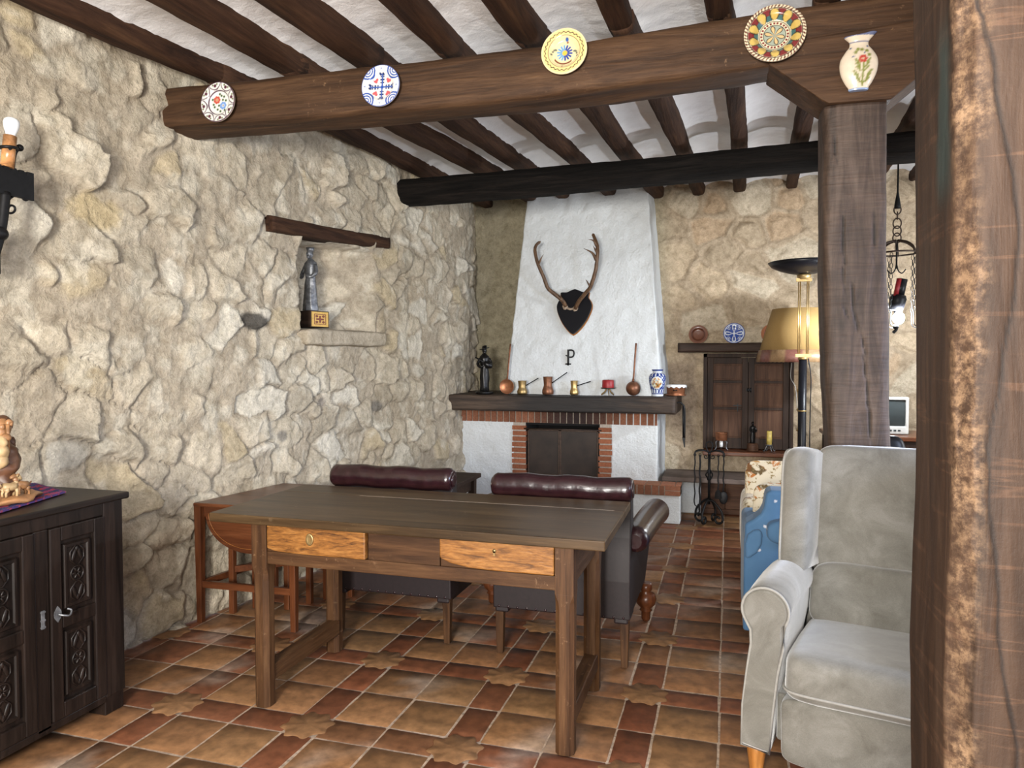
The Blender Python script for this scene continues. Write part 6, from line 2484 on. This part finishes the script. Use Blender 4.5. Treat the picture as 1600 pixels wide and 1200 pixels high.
# ------------------------------------------------------------------ wall cupboard
def cupboard():
    t = thing('wall_cupboard', 'dark wooden two-door cupboard set in the far stone wall', 'cupboard', (0.18, 6.93, 0))
    ox, oy = 0.18, 6.93

    def put(mb, name, mat, par=t, bevel=0.003, **k_):
        mb.v = [(p[0] - ox, p[1] - oy, p[2]) for p in mb.v]
        return mb.build(name, mat, par, bevel=bevel, **k_)
    x0, x1, z0, z1 = -0.215, 0.570, 0.585, 1.462
    mb = MB()
    mb.bx(x0, x0 + 0.035, 6.93, 7.04, z0, z1)
    mb.bx(x1 - 0.035, x1, 6.93, 7.04, z0, z1)
    mb.bx(x0, x1, 6.93, 7.04, z1 - 0.035, z1)
    mb.bx(x0 + 0.01, x1 - 0.01, 7.0, 7.04, z0, z1)
    put(mb, 'frame', M['doorZ'])
    xm = (x0 + x1) / 2 + 0.005
    for k_, (a, b) in enumerate(((x0 + 0.037, xm - 0.002), (xm + 0.002, x1 - 0.037))):
        f = MB()
        f.bx(a, a + 0.052, 6.945, 6.975, z0 + .003, z1 - .038)
        f.bx(b - 0.052, b, 6.945, 6.975, z0 + .003, z1 - .038)
        H = z1 - .038 - z0
        cuts = [z0 + .003, z0 + 0.10, z0 + 0.36, z0 + 0.385, z0 + 0.605, z0 + 0.630, z1 - 0.095, z1 - .038]
        for q in range(0, 8, 2):
            f.bx(a + 0.052, b - 0.052, 6.949, 6.975, cuts[q], cuts[q + 1])
        d = put(f, 'door', M['doorZ'])
        for q in (1, 3, 5):
            p = MB()
            p.bx(a + 0.050, b - 0.050, 6.958, 6.97, cuts[q] - .002, cuts[q + 1] + .002)
            p.bx(a + 0.064, b - 0.064, 6.951, 6.965, cuts[q] + 0.012, cuts[q + 1] - 0.012)
            put(p, 'door_panel', M['walnutZ'], d, bevel=0.004)
        mb = MB()
        if k_ == 0:
            zc = z0 + 0.545
            mb.bx(b - 0.018, b + 0.030, 6.936, 6.946, zc - 0.012, zc + 0.012)
            mb.ball((b - 0.0, 6.932, zc), (0.012, 0.012, 0.018), n=8)
            mb.tube([(b + 0.022, 6.932, zc - 0.02), (b + 0.022, 6.932, zc + 0.02)], 0.006, 8)
            put(mb, 'latch', M['iron'], d, bevel=0)
            mb = MB()
            zc = z0 + 0.40
            mb.bx(b - 0.13, b - 0.055, 6.940, 6.947, zc - 0.005, zc + 0.005)
            mb.bx(b - 0.094, b - 0.086, 6.941, 6.947, zc - 0.055, zc + 0.018)
            put(mb, 'iron_strap', M['iron'], d, bevel=0)
    mb = rough_beam([(-0.435, 6.88, 1.516), (0.1, 6.88, 1.512), (0.75, 6.88, 1.512)], 0.165, 0.038, n=48, step=0.03, amp=0.008, seed=41, p=9)
    o = mb.build('wall_shelf', M['doorX'])
    tag(o, 'rough dark timber shelf above the wall cupboard carrying three plates', 'shelf')
    mb = MB()
    mb.bx(-0.21, 0.62, 6.73, 7.03, 0.545, 0.582)
    o = mb.build('cupboard_sill', M['redX'], bevel=0.006)
    tag(o, 'reddish wooden sill board under the wall cupboard', 'sill')
    G2 = 'plates on the cupboard shelf'
    for (px_, py_, R, fn, lab) in ((1091, 517, 0.086, plate_brown, 'brown glazed plate leaning on the wall, left on the shelf'),
                                   (1147, 517, 0.094, plate_blue_rosette, 'blue and white rosette plate leaning on the wall on the shelf'),
                                   (1205, 514, 0.086, plate_terracotta, 'plain terracotta plate on the shelf, partly behind the lampshade')):
        cc = at(px_, py_, Y=6.93)
        plate(lab, (cc.x, 6.95, 1.553 + R * 0.985), R, fn, -0.14, 0, G2, 0.0, 0.62, (24, 80))
    # on the sill
    zs = 0.583
    cc = at(1127, 690, Y=6.85)
    b = thing('copper_bowl', 'small copper bowl on a three-legged stand on the cupboard sill', 'bowl', (cc.x, 6.84, zs))
    mb = MB()
    mb.lathe([(0.001, 0.088), (0.046, 0.088), (0.050, 0.094), (0.054, 0.156), (0.057, 0.160), (0.052, 0.158), (0.046, 0.10), (0.001, 0.096)], n=28)
    mb.build('bowl', M['copper'], b)
    for q in range(3):
        a = q * 2 * PI / 3 - 0.5
        mb = MB()
        mb.tube(curve_pts([(0.03 * math.cos(a), 0.03 * math.sin(a), 0.088), (0.055 * math.cos(a), 0.055 * math.sin(a), 0.075), (0.05 * math.cos(a), 0.05 * math.sin(a), 0.03), (0.066 * math.cos(a), 0.066 * math.sin(a), 0.004)], 6), 0.004, 8)
        mb.build('leg', M['pewter'], b)
    mb = MB()
    mb.lathe([(0.016, 0.03), (0.016, 0.088)], n=12)
    mb.build('burner', M['white_glass'], b)
    cc = at(1176, 690, Y=6.85)
    s = thing('statuette', 'small dark figure on a round wooden base on the cupboard sill', 'statuette', (cc.x, 6.86, zs), 0.3)
    mb = MB()
    mb.lathe([(0.050, 0), (0.052, 0.006), (0.046, 0.065), (0.040, 0.07), (0.001, 0.07)], n=24)
    mb.build('base', M['walnutX'], s)
    kk = set(o.name for o in COL.objects)
    figure(0.20, s, M['bronze'], 25, flare=0.8)
    for o in COL.objects:
        if o.name not in kk:
            o.location.z = 0.068
    cc = at(1202, 690, Y=6.85)
    s = thing('candle_holder', 'small iron scroll-foot holder under the yellow candle', 'candle holder', (cc.x, 6.85, zs))
    mb = MB()
    mb.lathe([(0.001, 0.05), (0.026, 0.052), (0.03, 0.062), (0.026, 0.064), (0.001, 0.056)], n=18)
    mb.build('cup', M['pewter'], s)
    for q in range(4):
        a = q * PI / 2 + 0.4
        mb = MB()
        mb.tube(curve_pts([(0.008 * math.cos(a), 0.008 * math.sin(a), 0.052), (0.025 * math.cos(a), 0.025 * math.sin(a), 0.045), (0.045 * math.cos(a), 0.045 * math.sin(a), 0.004), (0.056 * math.cos(a), 0.056 * math.sin(a), 0.012)], 6), 0.0035, 6)
        mb.build('leg', M['pewter'], s)
    cd = thing('candle', 'stubby yellow candle on the cupboard sill', 'candle', (cc.x, 6.85, zs + 0.057))
    mb = MB()
    mb.lathe([(0.023, 0), (0.024, 0.05), (0.023, 0.125), (0.016, 0.128), (0.001, 0.12)], n=18)
    lump(mb, 0.002, 60, 3)
    mb.build('wax', M['yellow_wax'], cd)
    mb = MB()
    mb.tube([(0, 0, 0.118), (0, 0.001, 0.133)], 0.0013, 6)
    mb.build('wick', M['soot'], cd)


cupboard()


# ------------------------------------------------------------------ floor lamps
def lamps():
    Yt = 5.93
    c = at(1254, 600, Y=Yt)
    t = thing('floor_lamp', 'tall black uplighter lamp with brass rods left of the central post', 'lamp', (c.x, Yt, 0))
    zf = lambda y_: at(1254, y_, Y=Yt).z
    z_d, z_db = zf(410), zf(428)
    mb = MB()
    Rd = 0.262
    h = z_d - z_db
    mb.lathe([(0.001, z_db), (0.09, z_db + 0.002), (0.17, z_db + h * 0.28), (0.235, z_db + h * 0.62), (Rd, z_d), (Rd - 0.006, z_d + 0.002), (0.22, z_db + h * 0.68), (0.10, z_db + h * 0.22), (0.001, z_db + h * 0.15)], n=48)
    mb.build('dish', M['black_lacquer'], t)
    mb = MB()
    mb.lathe([(0.03, zf(437)), (0.05, zf(433)), (0.052, zf(429)), (0.03, zf(428.3))], n=20)
    mb.bx(-0.055, 0.055, -0.018, 0.018, zf(440), zf(435))
    mb.build('dish_mount', M['brass_dull'], t)
    for dx in (-0.036, -0.024, 0.024, 0.036):
        mb = MB()
        mb.tube([(dx, 0, zf(556)), (dx, 0, zf(438))], 0.0042, 8)
        mb.build('brass_rod', M['brass'], t)
    mb = MB()
    mb.bx(-0.055, 0.055, -0.018, 0.018, zf(558), zf(553))
    mb.lathe([(0.034, zf(562)), (0.034, zf(558))], n=18)
    mb.build('lower_mount', M['brass'], t)
    mb = MB()
    mb.lathe([(0.030, 0.03), (0.030, zf(562))], n=20)
    mb.build('pole', M['black_lacquer'], t)
    mb = MB()
    mb.lathe([(0.0315, zf(643)), (0.0315, zf(641))], n=20)
    mb.build('pole_ring', M['brass'], t)
    mb = MB()
    mb.lathe([(0.115, 0.0), (0.118, 0.012), (0.105, 0.024), (0.03, 0.034)], n=32)
    mb.build('base', M['black_lacquer'], t)
    mb = MB()
    ptc = [at(1263, 560, Y=Yt), at(1267, 590, Y=Yt), at(1266, 640, Y=Yt), at(1265, 690, Y=Yt)]
    ptc = [p - Vector((c.x, Yt, 0)) for p in ptc] + [Vector((0.06, 0.02, 0.3)), Vector((0.05, 0.03, 0.03))]
    mb.tube(curve_pts(ptc, 6), 0.004, 6)
    mb.build('cord', M['black_lacquer'], t)
    Ys = 6.36
    c = at(1249, 600, Y=Ys)
    t = thing('floor_lamp', 'brass floor lamp with ochre fringed shade behind the black uplighter', 'lamp', (c.x, Ys, 0))
    zf = lambda y_: at(1249, y_, Y=Ys).z
    mb = MB()
    mb.lathe([(0.315, zf(548)), (0.218, zf(483)), (0.214, zf(483)), (0.310, zf(547))], n=56)
    mb.build('lamp_shade', M['shade'], t)
    mb = MB()
    nn = 112
    cols = []
    zt_, zb_ = zf(547), zf(566)
    V, F = [], []
    for k_ in range(nn):
        a = 2 * PI * k_ / nn
        w = 1 + 0.012 * (k_ % 2)
        V += [(0.318 * w * math.cos(a), 0.318 * w * math.sin(a), zt_), (0.330 * w * math.cos(a), 0.330 * w * math.sin(a), (zt_ + zb_) / 2), (0.336 * w * math.cos(a), 0.336 * w * math.sin(a), zb_ + 0.004 * (k_ % 2))]
        stripe = (k_ // 7) % 2
        cc = (0.17, 0.07, 0.052) if stripe else (0.25, 0.155, 0.08)
        cols += [cc, cc, cc]
    for k_ in range(nn):
        k2 = (k_ + 1) % nn
        for q in (0, 1):
            F.append((k_ * 3 + q + 1, k2 * 3 + q + 1, k2 * 3 + q, k_ * 3 + q))
    mb.add(V, F, 0, True)
    f = mb.build('shade_fringe', M['gilt'], t, colors=np.array(cols))
    sol = f.modifiers.new('thick', 'SOLIDIFY')
    sol.thickness = 0.004
    mb = MB()
    mb.lathe([(0.009, 0.03), (0.009, zf(520)), (0.022, zf(516)), (0.02, zf(500))], n=14)
    for z_ in (zf(672), zf(640), zf(610)):
        mb.ball((0, 0, z_), (0.02, 0.02, 0.014), n=8)
    mb.build('pole', M['brass'], t)
    for a in (0.3, 0.3 + 2 * PI / 3, 0.3 + 4 * PI / 3):
        mb = MB()
        mb.tube([(0, 0, zf(512)), (0.217 * math.cos(a), 0.217 * math.sin(a), zf(484))], 0.003, 6)
        mb.build('shade_arm', M['brass'], t)
    mb = MB()
    mb.lathe([(0.11, 0), (0.11, 0.012), (0.03, 0.035), (0.001, 0.036)], n=28)
    mb.build('base', M['brass_dull'], t)
    mb = MB()
    pc = [at(1237, 567, Y=Ys), at(1235.5, 590, Y=Ys), at(1243, 606, Y=Ys), at(1246, 640, Y=Ys)]
    mb.tube(curve_pts([p - Vector((c.x, Ys, 0)) for p in pc], 6), 0.003, 6)
    mb.build('pull_cord', M['piping'], t)


lamps()


# ------------------------------------------------------------------ hanging iron lamp between the posts
def hanging_lamp():
    Yh = 5.55
    c = at(1402, 345, Y=Yh)
    zf = lambda y_: at(1402, y_, Y=Yh).z
    t = thing('hanging_lamp', 'wrought iron chain lamp with a lit bulb hanging between the posts', 'lamp', (c.x, Yh, 0))
    ztop = joist_z(Yh) + 0.03
    mb = MB()
    mb.lathe([(0.018, zf(326)), (0.021, zf(322)), (0.016, zf(314)), (0.006, zf(300)), (0.005, ztop)], n=14)
    mb.build('stem', M['iron'], t)
    for k_, y_ in enumerate((328, 337, 349, 361, 372)):
        mb = MB()
        rz_ = 0.2 if k_ % 2 == 0 else 1.4
        R = 0.030 if k_ else 0.026
        if k_ == 1:
            R = 0.022
        mb.tube([(R * 0.85 * math.cos(a) * math.cos(rz_ * (k_ == 1)), R * 0.85 * math.cos(a) * math.sin(rz_ * (k_ == 1)), zf(y_) + R * 1.15 * math.sin(a)) for a in np.linspace(0, 2 * PI, 21)[:-1]], 0.0045, 6, closed=True)
        mb.build('chain_link', M['iron_brown'], t)
    zr = zf(396)
    zt_ = zf(378)
    R = 0.128
    mb = MB()
    mb.tube([(R * math.cos(a), R * math.sin(a), zr) for a in np.linspace(0, 2 * PI, 41)[:-1]], 0.006, 6, closed=True)
    mb.build('ring', M['iron_brown'], t)
    for k_ in range(6):
        a = k_ * PI / 3 + 0.25
        mb = MB()
        mb.tube(curve_pts([(0.006 * math.cos(a), 0.006 * math.sin(a), zt_ + 0.01), (R * 0.55 * math.cos(a), R * 0.55 * math.sin(a), zt_ - 0.008), (R * 0.92 * math.cos(a), R * 0.92 * math.sin(a), zr + 0.035), (R * math.cos(a), R * math.sin(a), zr)], 6), 0.008, 6, squash=(1, 0.4))
        mb.build('dome_rib', M['iron_brown'], t)
    # chains of small links under the ring
    for k_ in range(5):
        a = k_ * 2 * PI / 5 + 0.5
        x, y = R * math.cos(a), R * math.sin(a)
        mb = MB()
        n_ = 11
        for q in range(n_):
            zz = zr - 0.024 - q * 0.036
            w = 0.0085
            pts = [(x + (w * math.cos(b) if q % 2 == 0 else 0), y + (w * math.cos(b) if q % 2 else 0), zz + 0.019 * math.sin(b)) for b in np.linspace(0, 2 * PI, 11)[:-1]]
            mb.tube(pts, 0.0022, 5, closed=True)
        zz = zr - 0.024 - n_ * 0.036
        mb.tube(curve_pts([(x, y, zz + 0.02), (x, y, zz - 0.06), (x + 0.02, y, zz - 0.085), (x + 0.05, y, zz - 0.085)], 5), 0.003, 6)
        mb.build('chain', M['iron'], t)
    # central hooks
    mb = MB()
    mb.tube([(0, 0, zt_), (0, 0, zf(420))], 0.006, 6)
    for s in (-1, 1):
        mb.tube(curve_pts([(0, 0, zf(412)), (s * 0.012, 0, zf(423)), (s * 0.035, 0, zf(427)), (s * 0.058, 0, zf(421))], 6), 0.004, 6)
    mb.build('hook', M['iron'], t)
    # tilted socket, red striped sleeve and lit bulb
    a, b = at(1410, 436, Y=Yh) - Vector((c.x, Yh, 0)), at(1399, 486, Y=Yh) - Vector((c.x, Yh, 0))
    d = (b - a)
    mb = MB()
    mb.tube([a, a + d * 0.55], 0.034, 16)
    mb.build('sleeve', M['black_lacquer'], t)
    mb = MB()
    off = Vector((-0.024, -0.024, 0))
    mb.tube([a + off, a + off + d * 0.55], 0.016, 12)
    mb.build('sleeve_stripe', M['red_wax'], t)
    mb = MB()
    mb.tube([a + d * 0.5, a + d * 0.62, a + d * 0.98], [0.045, 0.055, 0.045], 18)
    mb.build('socket', M['black_lacquer'], t)
    mb = MB()
    e = at(1404, 497, Y=Yh) - Vector((c.x, Yh, 0))
    mb.ball(e, (0.036, 0.036, 0.042), n=14)
    mb.build('bulb', emission('lit_bulb', (0.86, 0.93, 1.0), BULB), t, label='bright lit bulb')
    mb = MB()
    mb.tube(curve_pts([b, b + Vector((0.0, 0, -0.07)), b + Vector((0.01, 0, -0.12)), b + Vector((-0.012, 0, -0.15))], 6), 0.010, 8)
    mb.ball(b + Vector((0.004, 0, -0.105)), (0.02, 0.02, 0.024), n=8)
    mb.build('finial', M['iron'], t)


BULB = 1600.0
hanging_lamp()


# ------------------------------------------------------------------ wall light at the left edge
def sconce():
    X = -2.70
    c = at(12, 300, X=X)
    t = thing('wall_light', 'black iron wall light with an unlit white bulb, top left of the stone wall', 'wall light', (c.x, c.y, 0))
    L = lambda x, y, dx=0: at(x, y, X=X + dx) - Vector((c.x, c.y, 0))
    ax = (L(18, 190) - L(10, 300))
    mb = MB()
    p0, p1 = L(16.5, 213), L(18.5, 184)
    d = (p1 - p0).normalized()
    Lb = (p1 - p0).length
    rr = [0.016, 0.018, 0.024, 0.0275, 0.0285, 0.026, 0.018, 0.004]
    mb.tube([p0 + d * Lb * s for s in (0, 0.15, 0.35, 0.55, 0.72, 0.86, 0.96, 1.0)], rr, 20)
    mb.build('bulb', M['white_glass'], t, label='unlit white bulb')
    mb = MB()
    mb.tube([L(11, 262), L(16, 213)], 0.0235, 18)
    sl = plain('tortoiseshell_sleeve', (0.42, 0.20, 0.08), 0.25, 0, 18, 0.75, 0.05)
    mb.build('candle_sleeve', sl, t)
    mb = MB()
    ring = L(13, 231)
    mb.tube([ring + Vector((0.028 * math.cos(a), 0.028 * math.sin(a), 0.003 * math.sin(a))) for a in np.linspace(0, 2 * PI, 21)[:-1]], 0.006, 8, closed=True)
    mb.ball(L(31, 231), 0.014, n=8)
    mb.tube([L(14, 232, 0.02), L(31, 231)], 0.007, 8)
    mb.tube(curve_pts([L(27, 232), L(22, 240), L(19, 258), L(18, 275)], 6), 0.010, 8)
    mb.build('clasp', M['iron'], t)
    # flat square plate with notched top
    o = L(5, 312)
    u = (L(50, 263) - L(5, 250))
    u = u.normalized()
    w = (L(0, 250) - L(-4, 310)).normalized()
    w = (w - u * w.dot(u)).normalized()
    W_, H_ = (L(50, 263) - L(2, 252)).length, (L(44, 305) - L(50, 264)).length
    outl = [(-0.05, 0), (W_, 0), (W_, H_)]
    xs = np.linspace(W_, -0.05, 12)
    for i, xx in enumerate(xs[1:-1]):
        outl += [(xx + 0.004, H_), (xx + 0.004, H_ - 0.012 if i % 2 else H_)]
    outl += [(-0.05, H_)]
    mb = MB()
    mb.prism(outl, L(2, 303), u, w, 0.012)
    mb.build('drip_plate', M['iron'], t, bevel=0.001)
    mb = MB()
    mb.tube(curve_pts([L(8, 300), L(4, 340), L(-2, 372), L(-10, 400)], 6), 0.020, 10)
    mb.ball(L(-3, 365), (0.035, 0.035, 0.03), n=10)
    mb.build('stem', M['iron'], t)
    mb = MB()
    S = [L(6, 330), L(10, 318), L(17, 309), L(27, 304), L(36, 303)]
    cu = curve_pts(S, 6)
    sp = [L(40 + 5.5 * q * math.cos(th), 308 - 5.5 * q * math.sin(th)) for th, q in zip(np.linspace(2.0, -4.2, 20), np.linspace(1.1, 0.7, 20))]
    mb.tube(cu + sp, 0.0048, 8)
    sp2 = [L(17.5 + 6 * q * math.cos(th), 326 - 6 * q * math.sin(th)) for th, q in zip(np.linspace(PI + 0.5, PI + 6.0, 20), np.linspace(1.3, 0.7, 20))]
    mb.tube([L(7, 322)] + sp2, 0.0045, 8)
    mb.build('scroll', M['iron'], t)
    mb = MB()
    e = L(-10, 395)
    mb.box((e.x - 0.02, e.y, e.z), (0.05, 0.05, 0.16))
    mb.tube([e, Vector((-2.86 - c.x + 0.03, e.y, e.z))], 0.012, 8)
    mb.build('wall_bracket', M['iron'], t, bevel=0.004)


sconce()


# ------------------------------------------------------------------ on the cabinet: woven mat and root carving
def cabinet_top():
    z0 = 0.873
    n_, m_ = 60, 44
    q = [at(-60, 822, Z=z0), at(103, 771, Z=z0), at(52, 757, Z=z0), at(-80, 772, Z=z0)]
    V, F, C = [], [], []
    rg = random.Random(2)
    for i in range(n_ + 1):
        for j in range(m_ + 1):
            a, b = i / n_, j / m_
            p = (q[0] * (1 - a) + q[1] * a) * (1 - b) + (q[3] * (1 - a) + q[2] * a) * b
            V.append((p.x, p.y, z0 + 0.004 + rg.uniform(-.0008, .0008)))
            s = math.sin(a * 26 + 5 * math.sin(b * 9)) + math.sin(b * 30 + a * 7)
            c_ = (0.035, 0.035, 0.14) if s < 0.25 else ((0.42, 0.04, 0.06) if s < 1.1 else (0.30, 0.05, 0.20))
            if b < 0.04 or b > 0.96 or a > 0.97:
                c_ = (0.07, 0.04, 0.17) if (i + j) % 5 else (0.35, 0.05, 0.08)
            C.append(c_)
    for i in range(n_):
        for j in range(m_):
            F.append((i * (m_ + 1) + j, (i + 1) * (m_ + 1) + j, (i + 1) * (m_ + 1) + j + 1, i * (m_ + 1) + j + 1))
    mb = MB()
    mb.add(V, F, 0, False)
    cloth = vcol('woven_cotton', 0.95, 220, 0.35, 0.4, 0.003)
    o = mb.build('woven_mat', cloth, colors=np.array(C))
    sol = o.modifiers.new('thick', 'SOLIDIFY')
    sol.thickness = 0.006
    sol.offset = -1
    o.location.z = 0.005
    tag(o, 'blue and red woven mat on the dark carved cabinet', 'mat')
    X0 = at(20, 782, Z=0.885)
    t = thing('wood_carving', 'polished root carving of a figure with two animals on the woven mat', 'carving', (X0.x, X0.y, 0.884))
    Yc = X0.y
    L = lambda x, y, d=0: at(x, y, X=X0.x + d) - Vector((X0.x, X0.y, 0.884))
    # rough base
    mb = MB()
    mb.ball((0.0, -0.03, 0.012), (0.085, 0.13, 0.020), n=18)
    lump(mb, 0.016, 18, 5)
    P = np.array(mb.v); P[:, 2] = np.maximum(P[:, 2], 0.0); mb.v = P.tolist()
    mb.build('base', M['boxwood'], t)
    # robed figure, cut by the picture's edge
    mb = MB()
    pts = [L(0, 778), L(1, 760), L(0, 735), L(2, 715), L(3, 700), L(2, 684)]
    mb.tube(curve_pts(pts, 6), [0.032, 0.034, 0.036, 0.040, 0.046, 0.052, 0.056, 0.058, 0.056, 0.05, 0.046, 0.046, 0.05, 0.054, 0.056, 0.055, 0.054, 0.052, 0.050, 0.048, 0.046, 0.044, 0.042, 0.040, 0.038, 0.034, 0.030, 0.026, 0.02, 0.016, 0.01][:len(curve_pts(pts, 6))], 16)
    lump(mb, 0.020, 24, 9)
    mb.build('robe', M['barkwood'], t)
    mb = MB()
    for y_, r_ in ((693, 0.022), (706, 0.026), (720, 0.024)):
        mb.ball(L(1, y_, 0.045), (r_, r_, r_ * 1.2), n=10)
    lump(mb, 0.006, 40, 3)
    mb.build('robe_fold', M['palewood'], t)
    mb = MB()
    mb.ball(L(0, 669, 0.0), (0.034, 0.036, 0.040), n=12)
    mb.ball(L(3, 668, 0.032), (0.010, 0.010, 0.012), n=6)
    mb.ball(L(2, 676, 0.02), (0.022, 0.024, 0.028), n=8)
    lump(mb, 0.004, 40, 3)
    mb.build('head', M['boxwood'], t)
    mb = MB()
    mb.ball(L(-1, 664, -0.012), (0.040, 0.042, 0.036), n=12)
    lump(mb, 0.006, 40, 13)
    mb.build('hood', M['barkwood'], t)
    mb = MB()
    mb.tube([L(13, 708, 0.05), L(12.5, 685, 0.05), L(12, 663, 0.05)], [0.006, 0.006, 0.007], 8)
    mb.tube(curve_pts([L(12, 663, 0.05), L(13, 658.5, 0.05), L(17, 660, 0.05), L(15.5, 665, 0.05)], 5), 0.008, 8)
    mb.ball(L(9, 684, 0.05), (0.014, 0.020, 0.016), n=8)
    mb.build('staff', M['boxwood'], t)
    mb = MB()
    for (x, y_, r_) in ((17, 692, 0.014), (18, 698, 0.013), (15, 706, 0.014), (16, 716, 0.010), (14, 722, 0.012)):
        mb.ball(L(x, y_, 0.0), (r_, r_, r_ * 1.5), n=8)
    lump(mb, 0.006, 40, 3)
    mb.build('root_bark', M['barkwood'], t)

    def animal(x0, y0, s, mat, flip):
        """small standing goat: trunk, neck, head, ears, four legs, tail"""
        k_ = 0.0023 * s
        mb = MB()
        f = flip
        Q = lambda u, v, d=0: L(x0, y0, 0.05) + Vector((0.006 * u * 0 + d, 0.0, 0)) + (L(10, 700) - L(0, 700)).normalized() * (u * k_ * f) + Vector((0, 0, v * k_))
        mb.tube([Q(-12, 15), Q(-9, 16), Q(-2, 15.5), Q(6, 17), Q(11, 18), Q(13, 18)], [0.004, 0.016 * s, 0.017 * s, 0.0175 * s, 0.015 * s, 0.004], 12)
        mb.tube([Q(9, 20), Q(12, 25), Q(14, 30)], [0.013 * s, 0.010 * s, 0.009 * s], 10)
        mb.tube([Q(11, 31), Q(15, 32), Q(20, 29), Q(22, 28)], [0.006 * s, 0.011 * s, 0.007 * s, 0.003], 10)
        for d in (-0.009, 0.009):
            mb.tube([Q(9, 14, d), Q(10, 7, d), Q(9.5, 0, d)], [0.008 * s, 0.0055 * s, 0.005 * s], 8)
            mb.tube([Q(-9, 14, d), Q(-7, 9, d), Q(-10, 5, d), Q(-9, 0, d)], [0.010 * s, 0.007 * s, 0.005 * s, 0.005 * s], 8)
            mb.tube([Q(12, 33, d * 0.7), Q(10, 36, d * 1.3)], [0.005 * s, 0.002], 6)
        mb.tube([Q(-12, 17), Q(-16, 20), Q(-18, 22)], [0.004, 0.0035, 0.002], 6)
        lump(mb, 0.002, 50, 4)
        mb.build('animal', mat, t)
    animal(15, 776, 0.95, M['palewood'], 1)
    animal(35, 772, 0.92, M['boxwood'], -1)


cabinet_top()
